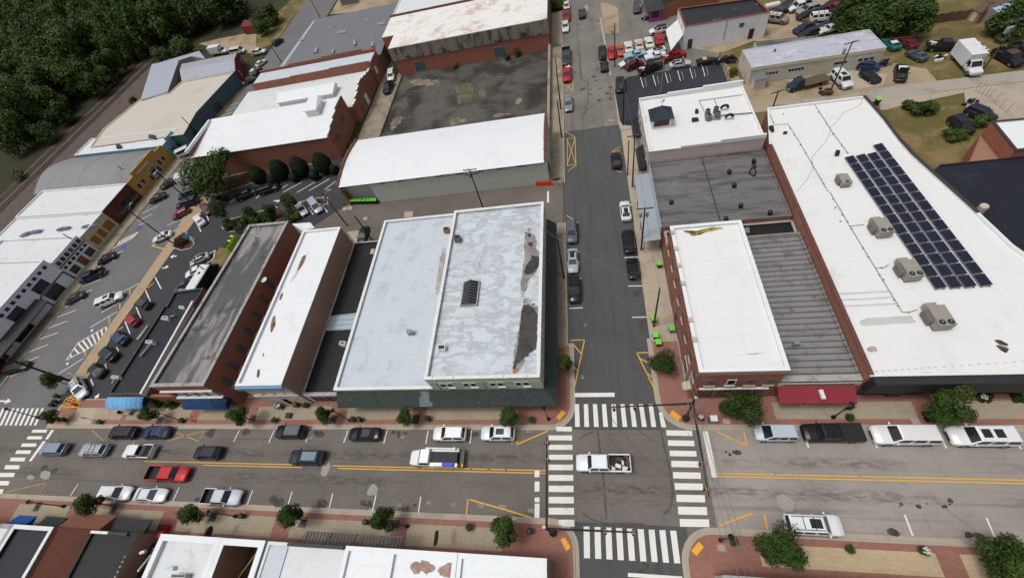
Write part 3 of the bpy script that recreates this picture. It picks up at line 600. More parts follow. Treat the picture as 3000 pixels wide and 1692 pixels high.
    for s in (-1,1):
        xa=K['wx'][1]+wa+.06; xb=K['wx'][0]-wa-.06; zl=K['st'][2][2]
        MB().box(xa,xb,min(s*(hw-.1),s*(hw+.012)),max(s*(hw-.1),s*(hw+.012)),zl-.04,zl+.16).build('sill_trim',m_trim,t)
        for x in K['wx']:
            m=MB(); ring=[(x+(wa+.07)*math.cos(math.pi*k/8),wa+(wa+.07)*math.sin(math.pi*k/8)) for k in range(9)]; m.hull([(a,s*(hw-.12),b) for a,b in ring],[(a,s*(hw+.008),b) for a,b in ring]); m.build('wheel_arch',m_trim,t)
    if 'bed' in K:
        a,c,w_,h=K['bed']; m=MB()
        m.box(a,a+.07,-w_*.97,w_*.97,.45,h-.02); m.box(a+.07,c,-w_,-w_+.13,.42,h); m.box(a+.07,c,w_-.13,w_,.42,h); m.box(a+.07,c,-w_+.13,w_-.13,.45,.62)
        cb=m.build('cargo_bed',m_paint,t)
        lm=MB(); lm.box(a+.075,c-.005,-w_+.135,w_-.135,.625,.66); lm.box(a+.09,c-.005,-w_+.132,-w_+.15,.661,h+.012); lm.box(a+.09,c-.005,w_-.15,w_-.132,.661,h+.012); lm.box(a+.072,a+.088,-w_+.15,w_-.15,.661,h); lm.build('bed_liner',m_bedliner,cb)
        MB().box(a-.12,a-.01,-w_*.9,w_*.9,.42,.6).build('bumper',m_chrome,t)
    if 'cover' in var: MB().hull([(K['bed'][0]+.02,-.96,K['bed'][3]),(K['bed'][1],-.96,K['bed'][3]),(K['bed'][1],.96,K['bed'][3]),(K['bed'][0]+.02,.96,K['bed'][3])],[(K['bed'][0]+.06,-.9,K['bed'][3]+.06),(K['bed'][1],-.9,K['bed'][3]+.06),(K['bed'][1],.9,K['bed'][3]+.06),(K['bed'][0]+.06,.9,K['bed'][3]+.06)]).build('bed_cover',m_trim,t)
    if 'rack' in var:
        for s in (-1,1): MB().box(r1+.15,r0-.15,s*hr*.78-.03,s*hr*.78+.03,zr,zr+.07).build('roof_rail',m_trim,t)
        for f in (.3,.62): MB().box(r0+(r1-r0)*f-.03,r0+(r1-r0)*f+.03,-hr*.8,hr*.8,zr+.07,zr+.1).build('roof_bar',m_trim,t)
    if 'sun' in var:
        k=2 if '2' in var else 1
        for i in range(k):
            a=r0-.25-i*1.05; ln=.75 if k==2 else 1.1
            MB().hull([(a,-hr*.55,zr-.01),(a,hr*.55,zr-.01),(a-ln,hr*.55,zr-.01),(a-ln,-hr*.55,zr-.01)],[(a,-hr*.55,zr+.012),(a,hr*.55,zr+.012),(a-ln,hr*.55,zr+.012),(a-ln,-hr*.55,zr+.012)]).build('sunroof',m_glass,t)
    if 'glassroof' in var: MB().box(r1+.2,r0-.15,-hr*.74,hr*.74,zr-.01,zr+.014).build('sunroof',m_glassroof,t)
    if 'hood' in var: MB().quadprism([(.8,-.7,1.0),(.8,.7,1.0),(.55,.7,2.0),(.55,-.7,2.0)],(1,0,.3),.04).build('raised_hood',m_paint,t)
    if 'openhood' in var:
        MB().box(.95,2.0,-.6,.6,.8,1.0).build('engine_bay',m_engine,t)
    if 'junk' in var:
        m=MB(); rj=random.Random(5); a,c=K['bed'][0],K['bed'][1]
        for i in range(14): m.obox(rj.uniform(a+.3,c-.3),rj.uniform(-.7,.7),.66,rj.uniform(.9,1.35),rj.uniform(.2,.7),rj.uniform(.15,.5),rj.uniform(0,3),i%3)
        m.build('cargo',[flat('cargo_white',S(225,225,222)),flat('cargo_dark',S(60,62,66)),flat('cargo_red',S(150,60,50))],t)
    return t
t_=NT('panoramic_roof'); m_glassroof=t_.out(t_.mix(t_.noise(1.2,3),S(90,120,140),S(130,140,150)),.12,.6)
PROTO={}
def car(tl, f, r, kind, col, label, cat, group=None, var='', roof=None, name=None, z=.75, rz=None, ln=None):
    """f, r: photo pixels of the nose and tail at mid height"""
    A=Vector(at(tl,*map(float,f.split(',')),z)); B=Vector(at(tl,*map(float,r.split(',')),z))
    key=(kind,var)
    if key not in PROTO: PROTO[key]=make_car(kind,var)
    o=copy_tree(PROTO[key]); o.name=name or {'pickup':'pickup_truck','longpickup':'pickup_truck','van':'van','minivan':'minivan'}.get(kind,'parked_car')
    K=KINDS[kind]; L=K['st'][-1][0]-(K['bed'][0] if 'bed' in K else K['st'][0][0])
    d=A-B; c=(A+B)/2; o.location=(c.x,c.y,.012); o.rotation_euler=(0,0,math.atan2(d.y,d.x) if rz is None else R(rz))
    s=min(1.13,max(.9,d.length/L)); o.scale=(s,1+(s-1)*.35,1)
    tag(o,label,cat,group); cc=S(*col)
    for ch in o.children:
        ch.color=cc if not(roof and ch.name.startswith('roof')) else S(*roof)
        for g in ch.children: g.color=cc
        if ch.name.startswith('roof') and 'strip' in var and roof: pass
    return o
W_=(232,234,236); SIL=(150,156,164); BLK=(26,27,30); NAVY=(24,32,46); RED=(176,28,30); GRY=(74,78,82); MAR=(98,24,32)
GM='vehicles on the main street'; GS='cars parked along the side street'; GL='cars in the parking lot'; GR='cars angle parked on the railway street'; GJ='cars crowded in the repair yard'; GK='vehicles in the junkyard behind the garage'
# main street
car('C1','818,362','1046,347','suv',(18,20,26),'black crossover parked beside the blue sedan, its open hatch box on the kerb','car',GM,rz=180)
car('C1','1072,352','1285,352','sedan',(30,44,84),'dark blue sedan parked in front of the yellow crossed box','car',GM,rz=180)
car('C1','302,482','508,474','suv',(132,146,168),'blue-grey crossover stopped nearest the left crosswalk','car',GM,rz=180)
car('C1','595,492','828,482','suv',(168,174,182),'silver SUV with roof rack second from the left crosswalk','car',GM,'rack',rz=180)
car('C1','940,503','1160,494','pickup',W_,'white pickup with open dark bed following the silver SUV','pickup truck',GM,rz=180)
car('C1','1470,512','1672,502','suv',(22,30,44),'dark navy crossover driving behind the white pickup','car',GM,rz=180)
car('C1','1424,665','1122,668','longpickup',(188,26,32),'red pickup with empty black bed driving right','pickup truck',GM,rz=0)
car('C1','993,805','764,815','suv',(226,228,230),'white SUV parked against the near kerb, partly behind a street tree','car',GM,rz=0)
car('C1','1262,818','1010,832','sedan',(214,218,222),'white sedan parked at the near kerb right of the white SUV','car',GM,'',rz=0)
car('C1','1825,835','1540,848','pickup',(196,204,212),'silver-white pickup with black bed parked at the near kerb','pickup truck',GM,rz=0)
car('C1','628,85','572,-35','suv',(210,216,222),'white SUV nosing out of the lot beside the red barrier','car',GL,'rack')
car('C2','152,352','372,345','suv',(24,26,34),'black crossover with grey roof parked by the far kerb under the street tree','car',GM,'',roof=(92,96,104),rz=180)
car('C2','702,368','938,364','sedan',(20,22,28),'glossy black sedan parked alone by the far kerb','car',GM,'sun',rz=180)
car('C2','1340,368','1588,362','suv',(236,238,240),'white crossover with plain white roof and dark windows by the far kerb','car',GM,'',rz=180)
car('C2','1700,365','1955,360','suv',(226,232,236),'white SUV with one large square sunroof by the far kerb','car',GM,'sun',rz=180)
car('C2','255,548','515,538','suv',(30,44,62),'dark blue SUV with a pale blue glass roof on the street','car',GM,'glassroof',rz=180)
car('C3','485,588','893,588','longpickup',(232,238,244),'white crew-cab pickup loaded with junk crossing the intersection','pickup truck',GM,'junk',rz=180)
car('C3','1838,360','2142,358','minivan',(190,200,208),'silver minivan parked at the head of the right-hand row','car',GM,'',rz=180)
car('C4','255,355','710,362','longpickup',(16,16,19),'long black pickup with a covered bed behind the silver minivan','pickup truck',GM,'cover',rz=180)
car('C4','772,370','1290,378','bigsuv',(234,234,234),'long white SUV without sunroof between the black pickup and the end car','car',GM,'',rz=180)
car('C4','1360,378','1862,388','bigsuv',(234,238,242),'white SUV with two dark sunroof panels at the right end of the row','car',GM,'sun2',rz=180)
car('C4','556,1055','122,1045','bigsuv',(236,238,240),'white SUV with roof rack parked alone across the street','car',GM,'racksun',rz=0)
# side street
car('B3','452,375','448,215','suv',(92,98,106),'grey SUV parked left side, farthest up that row of three','car',GS,rz=-90)
car('B3','466,600','450,425','sedan',(178,188,196),'silver sedan with sunroof parked between the grey and black SUVs','car',GS,'sun',rz=-90)
car('B3','474,826','468,636','suv',(16,18,20),'black SUV with roof rack parked left side nearest the crossing','car',GS,'rack',rz=-90)
car('B3','845,62','868,208','sedan',(230,232,232),'white sedan with sunroof parked on the right kerb','car',GS,'sun',rz=90)
car('B3','870,282','892,455','suv',(20,21,24),'black SUV parked right side beside the pale metal canopy','car',GS,rz=90)
car('B3','905,490','925,648','hatch',(22,22,25),'black hatchback with red tail lights parked right side nearest the crossing','car',GS,rz=90)
car('A3','782,1152','792,1266','sedan',(18,20,24),'black sedan parked between the yellow chevrons near the pink building','car',GS,rz=90)
car('A3','428,842','422,715','sedan',(138,142,148),'silver-grey sedan parked alone on the left kerb','car',GS,rz=-90)
car('A3','416,612','410,505','pickup',(178,36,38),'red pickup with a white load parked nose to the viewer','pickup truck',GS,'junk',rz=-90)
car('A3','410,498','408,358','longpickup',(60,66,70),'dark grey pickup with a shiny windscreen behind the red pickup','pickup truck',GS,rz=-90)
car('A3','403,242','402,152','sedan',(222,224,224),'white sedan nearest of the three far cars on the left kerb','car',GS,rz=-90)
car('A3','410,154','410,80','pickup',(158,34,40),'red pickup between two white cars far up the street','pickup truck',GS,rz=-90)
car('A3','412,74','412,14','sedan',(218,220,220),'white sedan farthest up the left kerb','car',GS,rz=-90)
car('A3','528,66','530,130','sedan',(40,46,58),'dark blue car driving away far up the street','car',GS,rz=90)
car('A3','945,90','945,22','suv',(70,72,74),'grey hatchback standing in front of the pink-walled shop','car')
# repair yard
car('A3','1042,240','1165,215','suv',(226,230,232),'white hatchback with black roof by the white canopy','car',GJ,roof=(30,32,34))
car('A3','684,440','680,345','sedan',(24,24,25),'stripped black car with white engine bay on the street edge beside the red sports car','car',GJ,'strip',roof=(30,30,30))
car('A3','757,435','753,350','coupe',(196,24,30),'bright red sports car beside the utility pole','car',GJ)
car('A3','824,412','818,345','coupe',(196,84,56),'faded orange sports car with dark stripes','car',GJ)
car('A3','874,315','885,395','classic',(222,218,206),'off-white classic car left of the rusty-roofed one','car',GJ)
car('A3','955,305','964,368','classic',(216,202,178),'cream classic car with a rust-stained roof','car',GJ,roof=(206,168,118))
car('A3','1024,282','1046,358','classic',(226,222,212),'large off-white classic car beside the red coupe','car',GJ)
car('A3','1104,258','1118,332','classic',(186,34,36),'red classic coupe in the row by the canopy','car',GJ)
car('A3','845,425','1008,390','classic',(150,190,204),'pale blue classic car lying across the row','car',GJ)
car('A3','1020,395','1158,360','coupe',(228,232,234),'white car with a black open cockpit behind the white vintage sedan','car',GJ,'',roof=(28,30,32))
car('A3','1002,435','1160,400','classic',(222,230,236),'white vintage sedan right of the pale blue classic','car',GJ)
car('A3','808,490','952,445','sedan',(226,230,232),'white sedan with black roof behind the maroon car','car',GJ,roof=(34,36,40))
car('A3','985,460','858,515','hatch',(92,20,28),'maroon hatchback with its bonnet raised','car',GJ,'hood')
car('A3','1310,395','1135,450','pickup',(170,28,32),'red tow truck with bare rear frame by the brown door','tow truck',GJ,'junk',name='tow_truck')
car('A3','1350,465','1187,492','sedan',(196,202,206),'silver sedan with its bonnet standing open','car',GJ,'sunhood')
car('A3','1140,480','958,545','pickup',(24,25,27),'black pickup with scrap in its bed at the yard edge','pickup truck',GJ,'junk')
car('A3','1545,440','1393,468','coupe',(24,24,26),'black coupe with a tan panel on its roof','car',GJ,roof=(206,176,118))
car('A3','695,455','700,532','coupe',(24,28,36),'dark navy coupe parked on the street below the stripped car','car',GJ)
car('A3','822,688','815,580','sedan',(24,24,25),'stripped black car with white engine bay sides at the sealed lot','car',GJ,'strip')
# junkyard
car('A4','128,150','2,135','bigsuv',(150,136,120),'tan SUV standing at the left of the junkyard','car',GK,'rack',roof=(206,206,204))
car('A4','158,70','322,28','pickup',(230,232,234),'white pickup at the back of the junkyard','pickup truck',GK)
car('A4','220,95','382,48','suv',(150,156,158),'silver SUV beside the white pickup','car',GK)
car('A4','508,120','322,140','bigsuv',(230,230,228),'white SUV with roof bars in the junkyard','car',GK,'rack')
car('A4','200,235','345,180','sedan',(30,38,56),'dark blue sedan in the front corner of the junkyard','car',GK)
car('A4','235,270','382,225','hatch',(34,40,46),'dark green-grey hatchback beside the garage roof','car',GK)
car('A4','388,235','535,195','classic',(214,210,200),'off-white classic car behind the garage roof','car',GK)
car('A4','570,50','445,85','pickup',(150,34,46),'dark red pickup by the trees','pickup truck',GK)
car('A4','512,130','618,105','coupe',(216,24,26),'bright red low car beside the white SUV','car',GK)
car('A4','405,65','545,20','suv',(24,32,52),'navy SUV under the tree edge','car',GK)
car('A4','380,200','510,165','coupe',(38,60,84),'blue car behind the off-white classic','car',GK)
car('A4','492,175','600,148','coupe',(44,58,88),'small blue car with a flat bonnet','car',GK)
car('A4','550,160','650,125','coupe',(38,42,54),'slate car at the tree end of the junkyard','car',GK)
car('A4','68,100','155,45','bigsuv',(32,34,36),'black SUV at the back of the sandy drive','car',GK)
car('A4','240,125','350,95','sedan',(30,32,36),'black car wedged between silver and white SUVs','car',GK)
car('A4','885,285','985,365','coupe',(22,120,112),'teal convertible with white top on the grass','car',GK,roof=(232,232,226))
car('A4','1000,290','1100,345','sedan',(120,26,36),'dark red sedan beside the teal convertible','car',GK)
car('A4','1070,380','1190,440','coupe',(76,86,98),'slate grey coupe on the grass','car',GK)
car('A4','1008,605','1005,490','sedan',(28,28,28),'black car with white top and open engine bay on the grass','car',GK,'openhood',roof=(232,234,234))
car('A4','835,605','720,535','coupe',(26,28,34),'black sports car on the garage apron','car',GK)
car('A4','615,655','500,545','bigsuv',(224,228,226),'white four-wheel-drive with a black bumper before the garage','car',GK,'sun')
car('A4','790,495','730,490','hatch',(40,60,104),'blue car nosed into the garage door','car',GK)
car('A4','1900,480','1735,385','pickup',(30,30,34),'dark rusty pickup on the grass by the leaning pole','pickup truck',GK,roof=(96,62,48))
car('A4','2010,440','1860,345','pickup',(54,58,62),'grey pickup at the right edge of the grass','pickup truck',GK)
car('A4','1400,345','1255,345','pickup',(36,36,40),'black truck bed and chassis behind the box truck','pickup truck',GK,'junk')
car('A4','1525,990','1400,895','suv',(30,34,40),'black SUV beside the brick wall on the gravel','car')
car('A4','1690,890','1530,825','suv',(34,38,54),'dark navy SUV parked behind the black one on the gravel','car')
# railway street and lot
car('B1','1130,65','1245,12','sedan',(22,23,25),'black sedan by the maroon shopfront','car',GR)
car('B1','1370,30','1470,-10','bigsuv',(34,38,44),'dark SUV under the big tree','car',GR)
car('B1','1335,105','1498,52','bigsuv',(26,38,46),'long dark green SUV at the walkway','car',GR)
car('B1','1298,190','1430,122','hatch',(128,32,40),'dark red hatchback parked left of the walkway','car',GR)
car('B1','1580,150','1530,95','hatch',(100,32,52),'plum coloured small car across the walkway','car',GL)
car('B1','1470,170','1530,238','sedan',(228,230,230),'white sedan parked at the walkway beside the plum car','car',GL)
car('B1','1150,360','1296,300','sedan',(226,228,230),'white sedan parked beside the bushy island','car',GR)
car('B1','740,525','865,465','sedan',(24,25,28),'black sedan in front of the boarded shop','car',GR)
car('B1','602,665','785,590','pickup',(28,42,78),'blue pickup with dark empty bed','pickup truck',GR)
car('B1','490,825','632,758','sedan',(66,68,68),'dark grey sedan in front of the blue-trimmed shop','car',GR)
car('B1','928,765','738,850','bigsuv',(226,230,232),'white SUV parked nose to the walkway','car',GR,'sun')
car('B1','1042,825','1110,850','suv',(52,64,68),'dark green SUV right of the walkway, topmost of its row','car',GL)
car('B1','960,930','1030,990','hatch',(160,30,44),'red hatchback right of the walkway','car',GL)
car('B1','858,1065','945,1130','suv',(34,62,96),'blue SUV right of the walkway','car',GL)
car('B1','765,1185','865,1250','suv',(34,40,54),'dark grey SUV between blue SUV and the black car','car',GL)
car('B1','680,1305','770,1375','sedan',(26,30,38),'black sedan with a red light at the end of its row','car',GL)
car('B1','215,1290','35,1345','hatch',(22,34,36),'dark green car with a pale roof patch behind the pole','car',GR)
car('B1','30,1310','-70,1360','sedan',(150,52,46),'faded red car at the left edge','car',GR)
car('B1','1438,535','1568,468','sedan',(176,178,176),'silver sedan in the lot by the white outlined bay','car',GL,'sun')
car('B1','1402,622','1540,560','sedan',(228,228,226),'white sedan beside the white-roofed bus','car',GL)
car('B1','1330,725','1425,675','sedan',(46,62,88),'slate blue sedan beside the bus','car',GL)
car('B2','478,140','415,55','minivan',(168,178,190),'silver minivan in the rear lot','car',GL)
car('B2','365,155','325,92','sedan',(206,210,214),'white car half behind a small lot tree','car',GL)
car('B2','245,165','190,85','suv',(44,46,50),'dark SUV between the lot trees','car',GL)
car('A2','170,1400','25,1450','bigsuv',(24,26,28),'black SUV in the row below the round shrubs','car',GL)
car('B1','1930,-20','1800,40','pickup',(26,28,30),'black pickup left of the black SUV below the shrubs','pickup truck',GL)
car('B1','1690,40','1600,75','sedan',(20,22,24),'black car in the shade of the big tree','car',GL)
car('B2','790,370','825,268','sedan',(24,30,32),'dark green sedan parked in the alley by the pole','car')
car('A1','1212,1415','1315,1355','sedan',(52,52,52),'charcoal sedan in front of the yellow building','car',GR)
car('A1','1450,1125','1365,1165','van',(226,226,220),'white van beside the blue shopfront','van',GR)
car('A2','1018,600','1025,545','bigsuv',(226,226,220),'white off-roader in the brick-walled lane','car','cars in the brick lane')
car('A2','985,688','1012,632','pickup',(24,24,26),'black pickup in the brick-walled lane','pickup truck','cars in the brick lane')
car('A2','188,298','140,335','suv',(30,44,56),'dark blue car driving far up the railway street','car',GR)
car('A2','66,385','-20,402','pickup',(224,224,220),'white pickup by the far grass verge','pickup truck',GR)
car('A2','62,455','10,495','sedan',(222,222,216),'white car parked far up by the red barn','car',GR)
car('A1','1922,590','1852,622','sedan',(40,44,48),'dark grey car before the red barn','car',GR)
car('A1','1930,520','1905,555','hatch',(214,216,216),'white hatchback before the red barn','car',GR)
car('A2','28,520','-10,560','sedan',(34,36,40),'black car just below the far white car','car',GR)
car('A1','1850,378','1745,398','van',(222,222,216),'long white van behind the red barn','van',GR)
# stand-alone trucks
def wheels(t, xs, hw, r):
    for x in xs:
        for s in (-1,1):
            wv=MB().tube((x,s*(hw-.28),r),(x,s*hw,r),r,n=16).build('wheel',m_tyre,t); MB().tube((x,s*(hw-.05),r),(x,s*(hw+.012),r),r*.55,n=12).build('rim',m_rim,wv)
def cabtruck(name, loc, rz, label, cat, col, L_box, box_h, box_w, boxm, bed=False, cabcol=None):
    t=thing(name,loc,label,cat); t.rotation_euler=(0,0,0)
    t.location=(0,0,0)
    x1=L_box/2+.2
    b=MB(); loft(b,[(x1-.2,.98,.5,1.35),(x1+.9,1.0,.45,1.35),(x1+1.3,.98,.45,1.25),(x1+2.2,.9,.5,1.1),(x1+2.35,.75,.6,.95)]); b.hull([(x1+1.25,-.93,1.3),(x1+1.25,.93,1.3),(x1-.15,.93,1.3),(x1-.15,-.93,1.3)],[(x1+.6,-.8,2.1),(x1+.6,.8,2.1),(x1-.1,.8,2.1),(x1-.1,-.8,2.1)])
    o=b.build('cab',m_paint,t); o.color=S(*col)
    q,n,th=pane([(x1+1.25,-.93,1.3),(x1+1.25,.93,1.3),(x1+.6,.8,2.1),(x1+.6,-.8,2.1)],.06,.08); MB().quadprism(q,n,th).build('windscreen',m_glass,t)
    for s in (-1,1):
        fq=[(x1-.15,-.93,1.3),(x1+1.25,-.93,1.3),(x1+.6,-.8,2.1),(x1-.1,-.8,2.1)] if s<0 else [(x1+1.25,.93,1.3),(x1-.15,.93,1.3),(x1-.1,.8,2.1),(x1+.6,.8,2.1)]
        q,n,th=pane(fq,.12,.14); MB().quadprism(q,n,th).build('side_window',m_glass,t)
        MB().box(x1+2.3,x1+2.38,min(s*.72,s*.5),max(s*.72,s*.5),.75,.92).build('headlight',m_head,t)
        MB().box(x1+.75,x1+.9,min(s*.95,s*1.25),max(s*.95,s*1.25),1.4,1.65).build('mirror',m_trim,t)
    MB().box(x1+2.34,x1+2.42,-.8,.8,.45,.66).build('bumper',m_chrome,t)
    if bed: MB().box(-L_box/2,x1-.3,-box_w/2,box_w/2,.85,1.05).build('flat_bed',boxm,t)
    else: MB().hull([(-L_box/2,-box_w/2,.75),(x1-.25,-box_w/2,.75),(x1-.25,box_w/2,.75),(-L_box/2,box_w/2,.75)],[(-L_box/2,-box_w/2,box_h),(x1+.35,-box_w/2,box_h),(x1+.35,box_w/2,box_h),(-L_box/2,box_w/2,box_h)]).build('cargo_box',boxm,t)
    MB().box(-L_box/2+.1,x1,-.5,.5,.5,.74).build('chassis',m_trim,t)
    wheels(t,(x1+1.5,-L_box/2+1.1),1.0,.42)
    t.location=(loc[0],loc[1],.012); t.rotation_euler=(0,0,rz); return t
A=Vector(at('A4',1530,545,.8)); B=Vector(at('A4',1420,420,.8)); d=A-B
bt=cabtruck('box_truck',at('A4',1470,455,.5),math.atan2(d.y,d.x),'white box truck standing on the grass with its cab toward the lane','box truck',(232,232,232),4.6,3.1,2.35,m_whitebox)
A=Vector(at('A4',150,660,.8)); B=Vector(at('A4',470,580,.8)); d=A-B
cabtruck('flatbed_truck',tuple((A+B)/2+(B-A).normalized()*1.0),math.atan2(d.y,d.x),'dark blue flatbed tow truck with a wooden deck before the garage','truck',(28,48,62),4.8,1,2.3,m_wood,bed=True)
A=Vector(at('A1',1700,385,.8)); B=Vector(at('A1',1570,405,.8)); d=A-B
t=cabtruck('box_truck',tuple((A+B)/2),math.atan2(d.y,d.x),'white box truck with red lettering near the wood, far left','box truck',(222,222,220),4.2,2.9,2.2,m_whitebox)
A=Vector(at('A1',1465,1345,.8)); B=Vector(at('A1',1350,1375,.8)); d=A-B
t=cabtruck('box_truck',tuple((A+B)/2),math.atan2(d.y,d.x),'white service box truck parked under the big tree','box truck',(226,230,234),3.6,2.6,2.1,m_whitebox)
# bus with a long white roof in the lot
A=Vector(at('B1',1535,555,2.6)); B=Vector(at('B1',1435,715,2.6)); d=A-B
t=thing('bus',(0,0,0),'long bus with a white roof and black sides beside the grey-roofed building','bus')
m=MB(); m.hull([(-3.6,-1.15,.4),(3.2,-1.15,.4),(3.2,1.15,.4),(-3.6,1.15,.4)],[(-3.6,-1.1,2.5),(2.9,-1.1,2.5),(2.9,1.1,2.5),(-3.6,1.1,2.5)]); loft(m,[(2.9,1.05,.45,1.5),(3.6,1.0,.45,1.35),(4.3,.85,.5,1.1)])
o=m.build('body',flat('bus_body_black',S(24,25,28),.3),t); m=MB().hull([(-3.65,-1.15,2.45),(3.0,-1.15,2.45),(3.0,1.15,2.45),(-3.65,1.15,2.45)],[(-3.6,-1.0,2.6),(2.9,-1.0,2.6),(2.9,1.0,2.6),(-3.6,1.0,2.6)]); m.build('roof',m_whitebox,t)
MB().hull([(3.6,-1,1.2),(3.6,1,1.2),(3.2,1,1.2),(3.2,-1,1.2)],[(3.1,-.9,2.3),(3.1,.9,2.3),(2.9,.9,2.3),(2.9,-.9,2.3)]).build('windscreen',m_glass,t)
MB().box(.6,1.1,-.25,.25,2.6,2.68).build('roof_hatch',m_trim,t); wheels(t,(2.6,-2.2),1.12,.42)
c=(A+B)/2; t.location=(c.x,c.y,.012); t.rotation_euler=(0,0,math.atan2(d.y,d.x))
# utility service truck on the street
A=Vector(at('C2',1170,548,.8)); B=Vector(at('C2',1570,552,.8)); c=(A+B)/2; L=(A-B).length
t=thing('service_truck',(0,0,0),'white utility truck with a crane boom, black bed cover and blue box','truck'); h=L/2
b=MB(); loft(b,[(h-3.0,1.0,.5,1.35),(h-1.6,1.02,.45,1.35),(h-.9,1.0,.45,1.25),(h-.2,.9,.5,1.12),(h,.75,.6,.95)]); b.hull([(h-1.25,-.95,1.3),(h-1.25,.95,1.3),(h-3.0,.95,1.3),(h-3.0,-.95,1.3)],[(h-1.75,-.8,2.05),(h-1.75,.8,2.05),(h-2.9,.8,2.05),(h-2.9,-.8,2.05)])
o=b.build('cab',m_paint,t); o.color=S(*W_)
q,n,th=pane([(h-1.25,-.95,1.3),(h-1.25,.95,1.3),(h-1.75,.8,2.05),(h-1.75,-.8,2.05)],.05,.06); MB().quadprism(q,n,th).build('windscreen',m_glass,t)
for s in (-1,1):
    fq=[(h-3,-.95,1.3),(h-1.25,-.95,1.3),(h-1.75,-.8,2.05),(h-2.9,-.8,2.05)] if s<0 else [(h-1.25,.95,1.3),(h-3,.95,1.3),(h-2.9,.8,2.05),(h-1.75,.8,2.05)]
    q,n,th=pane(fq,.1,.14); MB().quadprism(q,n,th).build('side_window',m_glass,t)
    o=MB().box(-h+.6,h-3.05,min(s*.68,s*1.12),max(s*.68,s*1.12),.55,1.55).build('tool_cabinet',m_paint,t); o.color=S(*W_)
    MB().box(h-.06,h+.02,min(s*.74,s*.5),max(s*.74,s*.5),.75,.92).build('headlight',m_head,t)
MB().box(-h+.7,h-3.05,-.67,.67,.6,1.5).build('bed_cover',flat('tarp_black',S(58,58,60),.8),t)
MB().box(-h+1.0,-h+2.4,.7,1.14,1.56,1.95).build('blue_box',flat('blue_plastic',S(28,72,190),.4),t)
o=MB().box(-h+2.5,-h+3.6,.72,1.1,1.56,1.85).build('compressor',m_paint,t); o.color=S(225,226,226)
bm=MB(); bm.tube((-h+.9,-.95,1.95),(h-2.4,-.95,2.15),.14,.11,8); bm.tube((-h+1.1,-.95,1.5),(-h+1.1,-.95,2.05),.2,n=8); o=bm.build('crane_boom',m_paint,t); o.color=S(232,233,234)
MB().box(-h,-h+.58,-1.05,1.05,.5,.85).build('rear_deck',flat('deck_plate',S(96,92,84)),t); MB().box(-h-.02,-h+.2,.6,1.05,.86,1.05).build('amber_panel',m_yellow,t)
wheels(t,(h-1.0,-h+1.5),1.04,.43); t.location=(c.x,c.y,.012); t.rotation_euler=(0,0,math.pi)
for p in PROTO.values(): kill(p)
# ---------------------------------------------------------------- building materials
BR1=brick('brick_red', S(166,104,86), S(150,90,74), S(160,132,118), S(188,162,148), .3)
BR2=brick('brick_dark', S(162,104,84), S(144,90,72), S(150,122,106), S(146,116,100), .25)
BR3=brick('brick_brown', S(164,126,108), S(146,110,94), S(158,138,124), S(164,142,126), .3)
BR4=brick('brick_orange', S(174,106,86), S(156,92,74), S(156,126,108), S(128,84,70), .35)
BR5=brick('brick_maroon', S(104,46,40), S(90,40,36), S(110,80,72))
W1=stained('white_membrane', S(233,237,239), S(208,211,213), .6,.78,.3,.5,.5,fine=.03,lap=(14,2.2,.16))
W2=stained('white_coating', S(220,223,225), S(186,184,180), .56,.74,.5,.6,.6,fine=.05,lap=(9,1.8,.14))
W3=stained('white_weathered', S(236,234,230), S(196,166,156), .54,.68,.16,.75,.75,fine=.06,st2=S(218,212,206),lo2=.55,scale2=.5)
BG1=veined('blue_grey_coating',S(208,217,224),S(172,177,182),S(194,200,205))
BG2=stained('blue_grey_coating_plain', S(202,211,219), S(168,174,182), .5,.75,.4,.6,.65,fine=.08,lap=(11,1.0,.22))
GB=stained('grey_built_up_roof', S(94,93,93), S(150,148,145), .46,.62,.3,.9,.85,sc=(1.4,.3,1),fine=.15,st2=S(70,70,70),lo2=.56,scale2=.3)
W4=stained('white_membrane_aged', S(232,233,232), S(206,206,204), .6,.78,.3,.5,.5,fine=.03,lap=(14,2.2,.16))
BK=stained('black_membrane', S(30,31,33), S(52,52,52), .58,.75,.3,.6,.6,fine=.08,lap=(30,3.2,.5))
BN=stained('navy_membrane', S(31,34,44), S(52,56,64), .55,.75,.3,.5,.6,fine=.08)
CRM=stained('cream_roof', S(202,195,184), S(180,171,158), .5,.75,.1,.6,.7,fine=.06)
GRM=ribbed('grey_metal_roof', S(128,130,134), S(110,112,117), .6,(1,0,0),S(112,112,114),.4)
LBM=ribbed('pale_metal_roof', S(180,186,198), S(164,170,184), .8,(0,1,0))
RUSTM=ribbed('rusty_metal_roof', S(180,184,192), S(164,168,178), .7,(1,0,0),S(148,104,82),.8,slo=.57)
COR=ribbed('corrugated_grey', S(150,149,148), S(92,91,91), .8,(0,1,0),S(98,93,88),.7,slo=.5)
CORR5=stained('seamed_grey_roof', S(118,116,116), S(80,78,78), .44,.64,.35,.9,.8,sc=(.35,2.4,1),fine=.2,st2=S(134,132,130),lo2=.6,scale2=.3,lap=(3.2,40,.35))
GT=stained('barrel_roof_grey', S(140,141,142), S(112,113,115), .5,.7,.15,.7,.6,sc=(2,.2,1))
PALE=flat('pale_green_wall',S(182,190,168),.85,.2); CREAMW=flat('cream_wall',S(196,184,156),.85,.2); WHW=flat('white_wall',S(236,238,241),.8,.2); PINKW=flat('pink_wall',S(206,190,184),.85,.2)
GREYW=flat('pale_grey_wall',S(204,207,198),.8,.2,var=.06); WPB=stained('painted_white_block',S(236,237,240),S(204,200,198),.5,.72,.5,.7,.85); GARW=stained('garage_wall',S(210,204,188),S(148,138,122),.5,.72,.5,.7,.85)
